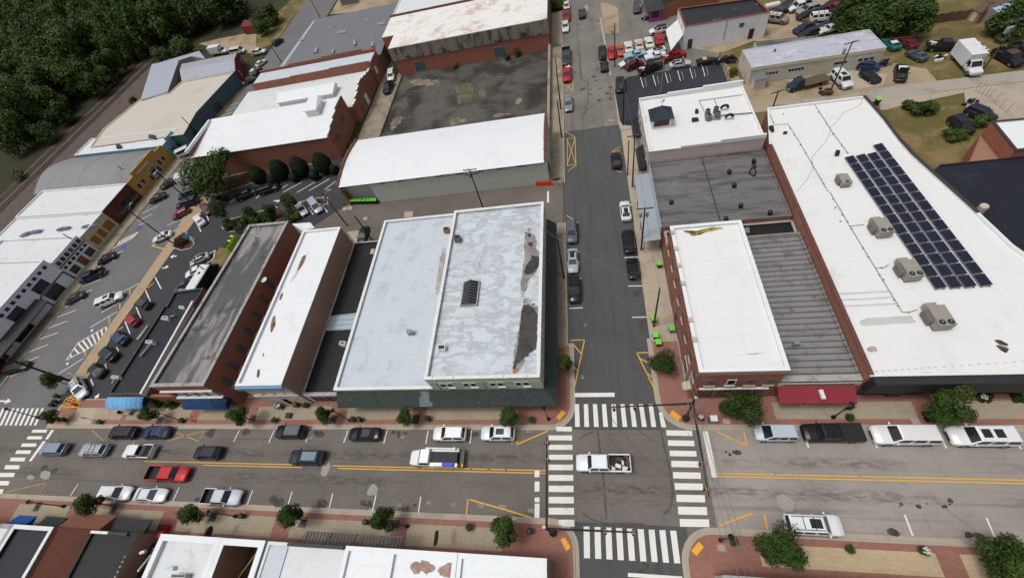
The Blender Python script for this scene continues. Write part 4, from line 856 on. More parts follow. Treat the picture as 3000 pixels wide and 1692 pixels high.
YELW=flat('ochre_wall',S(186,144,70),.85,.2); BLUW=flat('slate_blue_wall',S(122,160,178),.8,.2); TEALW=ribbed('teal_wall',S(78,104,112),S(62,84,92),.5,(0,1,0)); REDBARN=flat('barn_red',S(104,46,44),.8,.2)
TANW=flat('tan_wall',S(150,144,134),.85,.2); CONCW=stained('stained_fascia',S(142,136,122),S(74,60,46),.46,.6,.5,.85,.9,sc=(1,1,.25),st2=S(54,50,44),lo2=.56,scale2=.35)
BWIN=flat('boarded_window',S(146,160,172),.6,.3,var=.08); BWIND=flat('boarded_window_dark',S(84,94,102),.6,.3,var=.08); OCHB=flat('ochre_board',S(150,98,36),.7); DKGL=m_glass
WTRIM=flat('white_trim',S(226,228,226),.6); GTRIM=flat('grey_trim',S(150,152,154),.6); STONE=flat('stone_trim',S(198,186,170),.8,var=.15); BLKT=flat('black_metal',S(24,25,27),.45,.5); BLUET=flat('blue_trim',S(26,38,132),.5); BRT=flat('brown_trim',S(84,50,36),.7)
CHARW=flat('charcoal_fascia',S(44,45,49),.6); TCAP=flat('tile_coping',S(108,70,58),.8,var=.25); DCAP=flat('dark_coping',S(60,58,58),.7); GCAP=stained('grey_coping',S(166,166,164),S(110,110,110),.5,.65,.8,.8,.8)
METAL=flat('galvanised',S(150,152,154),.4,.5,.5); HVACM=flat('unit_casing',S(156,150,140),.6,.4); HVACD=flat('unit_side',S(112,110,106),.6,.4)
POND=ragged('ponding_water',S(74,70,68),S(56,54,53),.9,.3,.42,.35); PONDE=ragged('ponding_edge',S(152,148,148),S(128,121,117),.8,.25,.6,.6); MOSS=ragged('moss_yellow',S(190,168,84),S(72,68,32),1.3,.35,.6,.9); RUSTS=ragged('rust_stain',S(92,66,44),S(150,124,92),1.6,.3,.6); GREYS=flat('grey_stain',S(204,202,199),.8); GREYR=ragged('grey_patch',S(200,197,193),S(192,188,184),1,.3,.5); GREENS=ragged('green_patch',S(40,160,120),S(60,170,130)); SCORCH=ragged('scorch_mark',S(58,50,36),S(96,86,60),1.5,.3,.65); ORNG=ragged('orange_silt',S(186,112,52),S(170,100,50))

def bld(name,label,p,z,wall,roofm,par=.4,pw=.3,cope=None,cat='building',cw=.06,ct=.09,base=0,group=None,zs=None):
    if area(p)<0: p=p[::-1]
    c=Vector((sum(q[0] for q in p)/len(p),sum(q[1] for q in p)/len(p)))
    t=thing(name,(c.x,c.y,0),label,cat,group); inn=inset(p,pw)
    m=MB(); n=len(p); zs=zs or [z]*n
    for i in range(n):
        j=(i+1)%n; a,b,cc,d=p[i],p[j],inn[j],inn[i]; za,zb=zs[i],zs[j]
        m.face([(*a,base),(*b,base),(*b,zb),(*a,za)]); m.face([(*a,za),(*b,zb),(*cc,zb),(*d,za)],1); m.face([(*d,za),(*cc,zb),(*cc,zb-par-.1),(*d,za-par-.1)],1)
    m.build('wall',[wall,roofm],t)
    q=inset(inn,-.02); MB().hull([(*c_,h_-par-.2) for c_,h_ in zip(q,zs)],[(*c_,h_-par) for c_,h_ in zip(q,zs)]).build('roof',roofm,t)
    if cope:
        o1,o2=inset(p,-cw),inset(p,pw+.04); m=MB()
        for i in range(n):
            j=(i+1)%n; za,zb=zs[i],zs[j]; m.hull([(*o1[i],za+.002),(*o1[j],zb+.002),(*o2[j],zb+.002),(*o2[i],za+.002)],[(*o1[i],za+ct),(*o1[j],zb+ct),(*o2[j],zb+ct),(*o2[i],za+ct)],0,(1,1))
        m.build('coping',cope,t)
    return t
def R4(x0,x1,y0,y1): return [(x0,y0),(x1,y0),(x1,y1),(x0,y1)]
class F:                                                    # wall frame: a -> b seen from outside, left to right
    def __init__(s,t,a,b): s.t=t; s.a=Vector(a); d=Vector(b)-s.a; s.L=d.length; s.d=d.normalized(); s.n=Vector((s.d.y,-s.d.x))
    def P(s,u,o,z): q=s.a+s.d*u+s.n*o; return (q.x,q.y,z)
    def slab(s,name,u0,u1,z0,z1,o0,o1,mat,par=None):
        r=[s.P(u0,o0,z0),s.P(u1,o0,z0),s.P(u1,o0,z1),s.P(u0,o0,z1)]; q=[s.P(u0,o1,z0),s.P(u1,o1,z0),s.P(u1,o1,z1),s.P(u0,o1,z1)]
        return MB().hull(r,q).build(name,mat,par or s.t)
    def win(s,u,z,w_,h,frame=None,pn=None,sill=None,kind='window',arch=False,mull=0,fw=.1):
        u0,u1=u-w_/2,u+w_/2; m=MB(); z1=z+h
        for a,b,c,d in ((u0,u0+fw,z,z1),(u1-fw,u1,z,z1),(u0+fw,u1-fw,z,z+fw),(u0+fw,u1-fw,z1-fw,z1)):
            m.hull([s.P(a,-.05,c),s.P(b,-.05,c),s.P(b,-.05,d),s.P(a,-.05,d)],[s.P(a,.07,c),s.P(b,.07,c),s.P(b,.07,d),s.P(a,.07,d)])
        for k in range(mull):
            uu=u0+w_*(k+1)/(mull+1); m.hull([s.P(uu-.04,-.05,z+fw),s.P(uu+.04,-.05,z+fw),s.P(uu+.04,-.05,z1-fw),s.P(uu-.04,-.05,z1-fw)],[s.P(uu-.04,.065,z+fw),s.P(uu+.04,.065,z+fw),s.P(uu+.04,.065,z1-fw),s.P(uu-.04,.065,z1-fw)])
        f=m.build(kind,frame or WTRIM,s.t)
        if arch:
            q=[(u0+fw,z+fw),(u1-fw,z+fw)]+[(u+(w_/2-fw)*math.cos(math.pi*k/8),z1-fw+h*.14*math.sin(math.pi*k/8)) for k in range(9)]
            MB().hull([s.P(a,-.02,b) for a,b in q],[s.P(a,.03,b) for a,b in q]).build('pane',pn or DKGL,f)
        else: s.slab('pane',u0+fw,u1-fw,z+fw,z1-fw,-.02,.03,pn or DKGL,f)
        if sill: s.slab('sill',u0-.12,u1+.12,z-.14,z-.005,.002,.17,sill,f)
        return f
    def door(s,u,w_,h,mat=None,z=.14):
        f=s.slab('door',u-w_/2,u+w_/2,z,z+h,-.03,.06,mat or BLKT); s.slab('handle',u+w_*.3,u+w_*.36,z+h*.42,z+h*.52,.062,.11,METAL,f); return f
    def awn(s,name,u0,u1,z0,z1,out,mat,val=.18,label=None):         # sloped awning slab
        q=[s.P(u0,.02,z1),s.P(u1,.02,z1),s.P(u1,out,z0),s.P(u0,out,z0)]; m=MB()
        m.hull(q,[(x,y,z_-.07) for x,y,z_ in q]); 
        if val: m.hull([s.P(u0,out,z0-.02),s.P(u1,out,z0-.02),s.P(u1,out,z0-val),s.P(u0,out,z0-val)],[s.P(u0,out+.03,z0-.02),s.P(u1,out+.03,z0-.02),s.P(u1,out+.03,z0-val),s.P(u0,out+.03,z0-val)])
        for u in (u0,u1): m.face([s.P(u,.02,z1-.07),s.P(u,out,z0-.07),s.P(u,.02,z0-.07)])
        return m.build(name,mat,s.t)
def stain(t,name,tl,s,z,mat,k=.25,seed=1,blobby=True):
    return frayed(name,[blob(pts(tl,s,z),k,seed)],z,mat,t)

# ---------------------------------------------------------------- block left of the crossing
t=bld('corner_building','pale green corner building with stained blue-grey roof and dark skylight',R4(-24.0,-9.25,8.85,38.0),8.0,PALE,BG1,.45,.35,WTRIM)
z=7.56
stain(t,'pond_edge','B3','20,1360 0,1250 40,1080 60,900 100,790 180,830 205,900 200,1130 110,1260 50,1365',z,PONDE,.12,3); stain(t,'pond','B3','8,1330 45,1130 65,930 110,825 190,880 196,1130 120,1240 40,1320',z+.004,POND,.12,2)
stain(t,'pond_edge','B3','75,600 90,480 95,300 150,285 190,380 205,560 140,650 90,790 60,720',z,PONDE,.15,5); stain(t,'pond','B3','88,590 140,500 150,460 200,490 198,570 130,625',z+.004,POND,.25,6); stain(t,'pond','B3','118,380 158,372 155,405 138,412',z+.004,POND,.2,7); stain(t,'pond','B3','116,312 140,306 146,330 125,338',z+.004,POND,.2,8); stain(t,'silt','B3','5,1350 40,1325 45,1345 15,1365',z+.008,ORNG,.2,9)
f=F(t,(-24.0,8.85),(-9.25,8.85))
for u in (2.35,5.45,9.0,12.3):
    for d in (-.5,.5): f.win(u+d,5.3,.85,1.35,WTRIM,DKGL,WTRIM if d>0 else None,mull=0)
f.slab('pilaster',1.0,1.15,4.4,6.9,.002,.06,GTRIM); f.slab('pilaster',7.2,7.35,4.4,6.9,.002,.06,GTRIM); f.slab('sign_band',0,14.7,6.9,7.05,.002,.05,PALE)
for u in (3.5,7.5,11.5): f.win(u,.6,2.8,2.2,BLKT)
m=MB()
for a,b in ((0,1.1),(1.5,3.9),(4.1,10.3),(10.7,13.2),(13.6,14.75)): m.hull([f.P(a,-.36,8.09),f.P(b,-.36,8.09),f.P(b,.07,8.09),f.P(a,.07,8.09)],[f.P(a,-.36,8.2),f.P(b,-.36,8.2),f.P(b,.07,8.2),f.P(a,.07,8.2)])
m.build('parapet_cap',WTRIM,t)
f=F(t,(-9.25,8.85),(-9.25,38))
for u in range(3,29,4): f.win(u,5.3,.9,1.4,WTRIM,BWIND)
for u in (5,13,21): f.win(u,.6,3,2.2,BLKT)
m=MB(); p=pts('B2','1565,850 1665,850 1678,680 1580,690',z); 
c=[Vector(q) for q in p]; x0=min(q.x for q in c)-.05; x1=max(q.x for q in c); y0=min(q.y for q in c); y1=max(q.y for q in c)
MB().ring(R4(x0-.15,x1+.15,y0-.15,y1+.15),R4(x0,x1,y0,y1),z,z+.35).build('skylight_curb',GCAP,t)
sk=MB(); sk.hull([(x0,y0,z+.3),(x1,y0,z+.3),(x1,y1,z+.3),(x0,y1,z+.3)],[((x0+x1)/2-.05,y0,z+.85),((x0+x1)/2+.05,y0,z+.85),((x0+x1)/2+.05,y1,z+.85),((x0+x1)/2-.05,y1,z+.85)]); s_=sk.build('skylight',DKGL,t)
m=MB()
for i in range(9):
    y=y0+(y1-y0)*i/8
    for xa,xb in ((x0,(x0+x1)/2),((x0+x1)/2,x1)): m.tube((xa,y,z+.33 if xa==x0 else z+.9),(xb,y,z+.9 if xa==x0 else z+.33),.035,n=4)
m.build('glazing_bar',METAL,s_)
def roofbox(t,name,tl,s,z,h,mat,top=None):
    p=pts(tl,s,z); o=MB().prism(p,z,z+h).build(name,mat,t)
    if top: MB().prism(inset(p,.12),z+h+.001,z+h+.03).build('lid',top,o)
    return o
roofbox(t,'vent_box','B2','1505,380 1550,380 1552,345 1508,345',z,.9,HVACD,BLKT); roofbox(t,'vent_box','B2','1378,1200 1436,1200 1440,1160 1385,1160',z,.6,WTRIM,BLKT)
m=MB(); p=at('B2',1690,555,z); m.tube((*p,z),(*p,z+.6),.04,n=6); q=at('B2',1740,385,z+.3); m.tube((*p,z+.5),(*q,z+.5),.035,n=6); m.build('vent_pipe',METAL,t)
# dark green shingled awning wrapping both shops
SHG=stained('green_shingles',S(60,69,66),S(112,124,118),.63,.7,2.2,.75,.85,sc=(1,1,1),fine=.25,st2=S(48,54,52),lo2=.55,scale2=.6)
aw=thing('wrapping_awning',(-9,8.8,0),'dark green shingled awning wrapping the corner building and its neighbour','awning')
m=MB(); A1_=(-38.9,8.78); z1,z0=4.35,3.05
m.hull([(-38.6,8.8,z1),(-9.2,8.8,z1),(-7.6,6.95,z0),(-38.6,6.95,z0)],[(-38.6,8.8,z1-.12),(-9.2,8.8,z1-.12),(-7.6,6.95,z0-.12),(-38.6,6.95,z0-.12)])
m.hull([(-9.2,8.8,z1),(-9.2,37.8,z1),(-7.7,37.8,z0),(-7.6,6.95,z0)],[(-9.2,8.8,z1-.12),(-9.2,37.8,z1-.12),(-7.7,37.8,z0-.12),(-7.6,6.95,z0-.12)])
m.build('awning_roof',SHG,aw)
PATCHM=paver('faded_shingles',S(128,142,142),S(98,112,110),S(66,76,74),.22,1.6,.5)
k=lambda u,v:(-26.2+u, 8.8-1.85*v, z1-1.3*v+.012)
m=MB(); rp=random.Random(2)
m.face([k(0,.97),k(1.8,.97),k(1.8,.7),k(1.45,.7),k(1.45,.05),k(.25,.05),k(.25,.4),k(0,.4)])
m.build('worn_shingles',PATCHM,aw)
for y in (15,21,27,33): MB().box(-9.2,-7.75,y-.04,y+.04,3.0,3.08).build('bracket',BLKT,aw)
t=bld('flat_roof_shop','lower blue-grey roofed shop left of the pale green corner building',R4(-38.7,-24.06,8.85,40.6),4.85,PALE,BG2,.3,.35,WTRIM)
stain(t,'roof_stain','B2','1350,780 1370,600 1400,420 1440,430 1400,700 1375,790',4.56,ragged('brown_grey_stain',S(158,149,142),S(182,182,184),1,.35,.75),.2,4)
m=MB(); line(m,pts('B2','1150,220 1100,320 1050,470 1000,640 965,790 930,850',4.56),.22,4.556); m.build('roof_seam',GREYS,t)
roofbox(t,'vent_box','B2','1155,1080 1198,1075 1190,1050 1150,1050',4.55,.9,METAL); roofbox(t,'chimney','B2','1424,312 1465,312 1468,285 1428,285',4.55,.9,BR3,BLKT)
f=F(t,(-38.7,8.85),(-24.06,8.85))
for u in (2.5,7.3,12): f.win(u,.6,3.2,2.1,BLKT)
t=bld('dark_roof_shop','low black-roofed shop with a white front between brick wall and blue-grey roof',R4(-44.85,-38.78,8.95,37.5),3.15,BR3,BK,.25,.2,GCAP)
f=F(t,(-44.85,8.95),(-38.78,8.95)); f.slab('fascia',0,6.0,2.45,3.15,.01,.14,WTRIM); f.win(1.9,.35,2.6,2.0,BLKT,mull=1); f.win(4.6,.35,2.4,2.0,BLKT,mull=1); f.slab('pier',0,.45,.14,2.45,.01,.1,WTRIM)
m=MB(); p=pts('B2','510,1045 770,1030 800,905 525,935',2.95); m.prism(p,2.9,3.06); m.build('metal_roof_patch',ribbed('blue_metal_patch',S(176,190,198),S(150,166,176),.9,(0,1,0)),t)
roofbox(t,'roof_unit','B2','648,1165 690,1170 700,1140 655,1138',2.9,.9,WTRIM,HVACD); 
m=MB()
for i in range(3): p=pts('B2',f'{862+i*33},465 {890+i*33},463 {897+i*33},425 {870+i*33},428',2.9); m.prism(p,2.9,2.99)
m.build('paving_slab',flat('pinkish_slab',S(190,178,168)),t)
p=at('B2',825,700,2.9); m=MB(); m.tube((p[0]-.7,p[1]-.6,3.0),(p[0]+.7,p[1]+.6,3.05),.03,n=5); m.tube((p[0]-.5,p[1]+.5,3.0),(p[0]+.5,p[1]-.5,3.05),.03,n=5); m.build('pipe_cross',METAL,t)
t=bld('two_storey_shop','white-roofed shop with brown brick side and pale blue cornice',R4(-52.3,-44.95,8.65,37.3),7.7,BR3,W1,.3,.3,W1)
for i,s in enumerate(('300,610 340,500 370,460 375,500 345,560','110,1050 115,960 145,925 150,1000 130,1040','5,1400 10,1340 28,1330 28,1380','175,810 185,770 205,750 195,800','50,1240 55,1205 62,1220')): stain(t,'rust_stain','B2',s,7.41,RUSTS,.3,i)
stain(t,'rust_stain','B2','268,655 300,600 385,460 380,480 320,600 275,660',7.408,GREYS,.1,12)
f=F(t,(-52.3,8.65),(-44.95,8.65)); f.slab('front_wall',0,7.35,.14,6.9,.002,.06,STONE); f.slab('cornice',-.1,7.45,6.9,7.6,.01,.45,flat('cornice_blue',S(112,150,176)))
for u in (1.4,3.2,5.0,6.5): f.win(u,4.7,.9,1.6,STONE,DKGL,WTRIM)
f.slab('belt_course',0,7.35,3.75,4.0,.065,.2,WTRIM); f.win(1.9,.5,2.3,2.5,WTRIM,mull=1); f.win(5.5,.5,2.3,2.5,WTRIM,mull=1); f.door(3.7,.9,2.1,BLUW)
t=bld('brick_row_building','brick building with a weathered grey roof and boarded arched side windows',[(-66.7,8.6),(-57.25,8.6),(-57.2,40.8),(-65.8,40.9)],8.1,BR2,GB,.35,.45,GCAP,zs=[8.1,8.1,7.1,7.1])
stain(t,'roof_patch','B1','1890,320 1900,270 1932,255 1932,330',6.85,PONDE,.2,4)
f=F(t,(-57.25,8.6),(-57.2,40.8))
for y in (10.5,12.95,15.9,18.95,22.0,25.1,28.15): f.win(y-8.6,3.6,1.1,2.3,BR2,BWIND,STONE,arch=True)
m=MB(); p=f.P(19,.5,6.9); m.lathe(p[0],p[1],[(.05,6.7),(.55,7.0)],10); m.build('satellite_dish',WTRIM,t)
f=F(t,(-66.7,8.6),(-57.25,8.6))
f.slab('ledge',.1,9.3,6.2,6.45,.002,.3,WTRIM); f.slab('white_frame',1.0,9.3,4.0,4.25,.002,.45,WTRIM)
for u in (3.0,4.9,6.8,8.7): f.slab('pilaster',u-.12,u+.12,4.25,6.2,.002,.2,WTRIM)
for u in (1.8,3.95,5.85,7.75): f.win(u,4.5,1.3,1.4,BRT)
f.win(4.5,.5,4,2.0,BLKT,mull=2); f.door(8,.9,2.1)
def barrel_awning(name,label,x0,x1,y,z0,h,out,mat,endm):
    t=thing(name,((x0+x1)/2,y,0),label,'awning'); n=8; m=MB(); prof=[(y-out*math.sin(math.pi/2*i/n),z0+h*math.cos(math.pi/2*i/n)) for i in range(n+1)]
    for (ya,za),(yb,zb) in zip(prof,prof[1:]): m.hull([(x0,ya,za),(x1,ya,za),(x1,yb,zb),(x0,yb,zb)],[(x0,ya+.03,za-.05),(x1,ya+.03,za-.05),(x1,yb+.03,zb-.05),(x0,yb+.03,zb-.05)])
    m.build('canopy',mat,t,True); 
    for x in (x0+.01,x1-.01): MB().face([(x,y,z0)]+[(x,a,b) for a,b in prof]).build('end_panel',endm,t)
    return t
barrel_awning('barrel_awning','light blue rounded awning on the low black-roofed building',-80.2,-72.9,8.75,2.55,1.1,1.6,ribbed('sky_blue_canvas',S(122,182,232),S(108,168,222),.9,(1,0,0),metal=0,rough=.8),flat('navy_canvas',S(14,34,84)))
barrel_awning('barrel_awning','navy rounded awning with faded patches under the brick building',-65.3,-57.2,8.55,2.5,1.1,1.55,stained('faded_navy_canvas',S(24,62,110),S(70,84,96),.5,.64,.6,.8,.8),flat('navy_canvas_end',S(10,26,62)))
p=[(-79.6,9.0),(-72.9,9.0),(-72.4,29.0),(-78.6,28.6),(-78.5,25.6),(-79.0,25.6)]
t=bld('low_black_building','low black-roofed building at the parking lot with white side parapet',p,4.1,BR2,BN,.25,.25,DCAP)
for s,h in (('1235,965 1285,970 1288,945 1245,942',.6),('1130,1150 1180,1150 1185,1130 1135,1130',.9),('865,1410 920,1412 925,1392 875,1390',.7),('1365,880 1400,885 1405,868 1370,862',.5)): roofbox(t,'roof_unit','B1',s,3.86,h,WTRIM,HVACD)
m=MB()
for s in ('1060,1235 1150,1140','850,1440 880,1400','1290,935 1330,930'): a,b=pts('B1',s,4.1); m.tube((*a,4.1),(*b,4.3),.18,n=6)
m.build('duct',METAL,t)
MB().hull([(*q,3.87) for q in pts('B1','1040,1110 1060,1115 1135,1010 1125,1005',3.87)],[(*q,4.25) for q in pts('B1','1040,1110 1060,1115 1135,1010 1125,1005',3.87)]).build('roof_hatch',METAL,t)
m=MB(); m.box(-72.9,-72.5,8.9,26,3.7,4.55); m.build('side_parapet',W2,t); roofbox(t,'light_shed','B1','1340,770 1455,770 1430,740 1370,735',3.3,.5,METAL)
f=F(t,(-79.6,9.0),(-72.9,9.0)); f.win(2,.5,2.4,1.9,BLKT); f.win(5,.5,2.2,1.9,BLKT)
m=MB(); m.box(-72.3,-66.9,8.85,9.3,.14,3.2); t=tag(m.build('garden_wall',BR2),'brown brick garden wall with ivy between the two awnings','wall')
tag(MB().prism(pts('B2','270,235 410,225 440,265 350,290',3.6),.1,3.6).build('rear_annex',WHW),'small white-roofed rear annex between brick building and white-roofed shop','building')

# ---------------------------------------------------------------- warehouse, walled yard, brick warehouse
def vault(m,prof,fa,fb,th=.14):                              # curved roof shell over a profile, one closed surface
    A=[fa(u,z_) for u,z_ in prof]+[fa(u,z_-th) for u,z_ in prof[::-1]]; B=[fb(u,z_) for u,z_ in prof]+[fb(u,z_-th) for u,z_ in prof[::-1]]
    m.hull(A,B)
def gable_wall(mb,x,y0,y1,zs,th):                            # stepped parapet along y at x: list of (y0,y1,ztop)
    for a,b,zt in zs: mb.box(x,x+th,a,b,0,zt)
t=thing('warehouse',(-30,58,0),'long pale grey warehouse with a white roof along the alley','building')
m=MB(); m.prism([(-44.7,51.0),(-9.35,51.0),(-9.35,65.3),(-51.2,65.3),(-51.2,52.6),(-44.7,52.6)],0,5.25); m.build('wall',GREYW,t)
m=MB(); n=12; prof=[(50.75+14.8*i/n, 5.27+.85*math.sin(math.pi*i/n)) for i in range(n+1)]
vault(m,prof,lambda u,z_:(-51.1,u,z_),lambda u,z_:(-9.7,u,z_)); m.build('roof',W1,t,'auto')
m=MB(); m.tube((-51,50.72,5.2),(-9.5,50.72,5.2),.08,n=6); m.build('gutter',DCAP,t)
m=MB()
for i,(a,b,zt) in enumerate([(51,53,5.6),(53,55.5,6.0),(55.5,61,6.35),(61,63.5,6.0),(63.5,65.4,5.6)]): m.box(-9.68,-9.3,a,b,5.2,zt); m.box(-51.5,-51.15,a,b,0,zt+.1)
m.build('parapet',BR4,t); 
m=MB()
for a,b,zt in [(51,53,5.6),(53,55.5,6.0),(55.5,61,6.35),(61,63.5,6.0),(63.5,65.4,5.6)]: m.box(-51.56,-51.09,a,b,zt+.102,zt+.16); m.box(-9.74,-9.26,a,b,zt+.002,zt+.08)
m.build('coping',TCAP,t)
f=F(t,(-44.7,51.0),(-9.35,51.0))
for u in range(2,34,4): f.slab('vent',u,u+1.6,4.75,5.1,.002,.05,CHARW)
for u in (6.4,22.5): 
    m=MB(); m.tube(f.P(u,.02,4.7),f.P(u,.5,5.0),.06,n=6); m.tube(f.P(u,.5,4.85),f.P(u,.55,5.3),.12,n=8); m.build('wall_lamp',METAL,t)
f=F(t,(-9.35,51),(-9.35,65.3)); f.door(3,1.2,2.2,BLKT); f.slab('dark_band',.3,14,2.7,2.9,.002,.05,CHARW)
# yard wall along the street and its rear
yw=MB(); yw.box(-9.9,-9.3,65.5,100.2,0,1.5); tag(yw.build('yard_wall',m_conc2),'low concrete wall between the old slab yard and the street','wall')
tag(MB().box(-50.45,-50.2,66,100,0,.5).build('yard_kerb_wall',m_conc2),'low concrete edge along the brick lane','wall')
frayed('slab_hollow',[blob(pts('A2',s),.3,3) for s in ('1490,640 1650,615 1640,760 1530,800 1505,720','1665,690 1720,665 1750,710 1700,745')],.058,ragged('slab_dirt',S(112,100,84),S(84,86,58),.8,.3,.7))['kind']='structure'
frayed('slab_tan_patch',[blob(pts(a,s),.4,3) for a,s in (('A2','1430,945 1480,890 1600,878 1620,905 1500,950'),('A2','1750,885 1800,860 1932,845 1932,870 1800,890'),('A3','20,760 70,720 90,750 50,800 20,800'),('A2','1000,940 1060,870 1130,880 1100,930 1020,1000'),('A2','1130,590 1400,600 1380,660 1150,650'))],.062,ragged('slab_tan',S(146,132,112),S(108,100,90),.7,.42,.95))['kind']='structure'
sp=MB()
for tl,x,y,r in (('A2',1790,650,2.8),('A2',1790,650,4.0),('A2',1790,650,5.4)):
    c=at(tl,x,y)
    line(sp,[(c[0]+r*math.cos(a*.3),c[1]+r*math.sin(a*.3)) for a in range(3,18)],.1,.065)
for s in ('1380,590 1372,640 1340,660','1100,880 1300,900 1500,898','1540,830 1620,760 1648,640','1650,745 1800,735 1932,715','1350,690 1338,800','1110,700 1240,690 1380,690','1560,860 1700,800 1860,790'): line(sp,pts('A2',s),.14,.066)
struct('slab_tyre_marks',sp,flat('pale_scrape',S(106,102,97)))
t=thing('brick_warehouse_annex',(-77,74,0),'brown brick building with stepped east gable and white roof behind the round shrubs','building')
x0,x1=-96,-58.6; m=MB()
m.box(x0,x1,67.6,67.95,0,5.75); m.box(x0,x0+.35,67.95,81,0,7.0)
gable_wall(m,x1-.35,0,0,[(67.951,70.5,5.9),(70.5,73.2,6.35),(73.2,76,6.8),(76,81,7.3)],.35); m.box(x0+.35,x1-.35,80.6,81,0,7.1); m.build('wall',BR2,t)
MB().hull([(x0+.2,67.4,5.7),(x1-.36,67.4,5.7),(x1-.36,80.8,7.05),(x0+.2,80.8,7.05)],[(x0+.2,67.4,5.85),(x1-.36,67.4,5.85),(x1-.36,80.8,7.2),(x0+.2,80.8,7.2)]).build('roof',W1,t)
m=MB()
for a,b,zt in [(67.951,70.5,5.9),(70.5,73.2,6.35),(73.2,76,6.8),(76,81,7.3)]: m.box(x1-.4,x1+.05,a,b,zt+.002,zt+.08)
m.box(x0,x1-.4,67.3,67.6,5.6,5.75); m.build('coping',DCAP,t)
MB().box(x0-.05,x0+.5,67.5,80,7.0,7.6).build('side_parapet',W1,t)
f=F(t,(x1,67.6),(x1,81))
for u in (1.8,2.7,3.6): f.win(u,2.6,.7,1.7,BR2,DKGL if u==2.7 else BWIND)
for u,z in ((5.6,3.8),(7.6,3.9),(8.4,3.9),(9.2,3.9)): f.win(u,z,.7,1.4,BR2,BWIND)
t=thing('brick_warehouse',(-74,89,0),'brick warehouse with stepped white parapet and white roof monitors','building')
x0,x1=-95,-57.0; m=MB(); m.box(x0,x1-.4,81.05,97.3,0,4.2); 
steps=[(81.05,83.5,4.7),(83.5,86,5.2),(86,88,5.6),(88,91,6.0),(91,93,5.6),(93,95.2,5.2),(95.2,97.4,4.8)]
gable_wall(m,x1-.4,0,0,steps,.4); m.build('wall',BR2,t)
MB().hull([(x0,81.05,4.21),(x1-.41,81.05,4.21),(x1-.41,97.3,4.21),(x0,97.3,4.21)],[(x0,81.05,4.3),(x1-.41,81.05,4.3),(x1-.41,97.3,4.3),(x0,97.3,4.3)]).build('roof',W2,t)
m=MB()
for a,b,zt in steps: m.box(x1-.45,x1+.04,a,b,zt+.002,zt+.1)
m.build('coping',W1,t)
p=[at('A2',160,765,4.3),at('A2',590,690,4.3)]; m=MB(); y=87.2
m.hull([(-80.3,87.0,4.3),(-64.4,87.0,4.3),(-64.4,91,4.3),(-80.3,91,4.3)],[(-80.3,87.0,5.3),(-64.4,87.0,5.3),(-64.4,91,5.3),(-80.3,91,5.3)]); m.hull([(-80.7,86.6,5.3),(-64.1,86.6,5.3),(-64.1,91.2,5.3),(-80.7,91.2,5.3)],[(-80.7,86.6,5.42),(-64.1,86.6,5.42),(-64.1,90.2,6.2),(-80.7,90.2,6.2)]); m.build('roof_monitor',W1,t)
m=MB(); m.box(-66.2,-63.0,75.6,79.6,6.3,8.2); m.hull([(-66.6,75.2,8.2),(-62.8,75.2,8.2),(-62.8,80,8.2),(-66.6,80,8.2)],[(-66.6,75.2,8.3),(-62.8,75.2,8.3),(-63.6,80,9.1),(-65.8,80,9.1)]); m.build('stair_head',W1,t)
f=F(t,(x1,81.05),(x1,97.3))
for u in (3,6,9,12): f.win(u,1.2,1.0,1.6,BR2,DKGL if u in (3,) else BWIND)
f.win(7.4,.3,1.8,2.6,WTRIM,WTRIM,kind='loading_door')
t=thing('narrow_brick_building',(-74,101,0),'narrow brick building with white roof and dark stepped rear parapet','building')
m=MB(); m.box(-92.4,-56.3,97.5,103.4,0,5.9); m.build('wall',BR4,t); MB().box(-92.2,-56.5,97.8,103.1,5.9,6.0).build('roof',BG2,t)
m=MB()
for i,(a,b,zt) in enumerate([(-92.4,-83,6.5),(-83,-72,6.9),(-72,-60,7.2),(-60,-56.3,6.7)]): m.box(a,b,103.42,103.8,0,zt)
for a,b,zt in [(-92.4,-80,6.2),(-80,-68,6.4),(-68,-56.3,6.6)]: m.box(a,b,97.3,97.52,4.3,zt)
m.build('parapet',BR2,t); f=F(t,(-56.3,97.5),(-56.3,103.4)); f.win(1.6,2.4,.9,1.8,WTRIM,WTRIM); f.win(4.2,2.4,.9,1.8,BR2,BWIND)
t=thing('metal_roof_shed',(-72,118,0),'large grey metal-roofed shed behind the narrow brick building','building')
MB().prism([(-88.5,104),(-56,104),(-56.5,133),(-86,133.5)],0,4.6).build('wall',GRM,t)
MB().hull([(-89,103.9,4.6),(-55.5,103.9,4.6),(-56.2,133.4,4.6),(-86.5,134,4.6)],[(-89,103.9,4.7),(-55.5,103.9,4.7),(-56.2,133.4,5.6),(-86.5,134,5.6)]).build('roof',GRM,t)
m=MB()
for tl,s in (('A2','620,262 680,255 680,240 625,248'),('A2','740,350 760,345 755,310 735,318'),('A2','870,360 895,355 885,322 875,325'),('A2','920,200 975,192 975,178 922,186'),('A2','830,172 850,155 842,150 825,165'),('A2','440,405 465,400 470,370 452,372'),('A2','570,412 590,408 592,382 578,385'),('A2','322,320 375,308 372,300 325,310'),('A2','550,230 570,212 562,208 545,222'),('A2','710,178 730,160 722,155 705,170'),('A2','985,120 1005,100 998,98 980,115')): 
    p=pts(tl,s,5.0); m.prism(p,4.95,5.42)
m.build('rooflight',GTRIM,t)
MB().hull([(-88.9,104.2,4.71),(-87.4,104.2,4.71),(-85.2,133,5.6),(-86.2,133,5.6)],[(-88.9,104.2,4.76),(-87.4,104.2,4.76),(-85.2,133,5.65),(-86.2,133,5.65)]).build('eaves_flashing',LBM,t)
t=thing('brick_depot',(-30,112,0),'brick depot with stained white roof and a streaked concrete fascia','building')
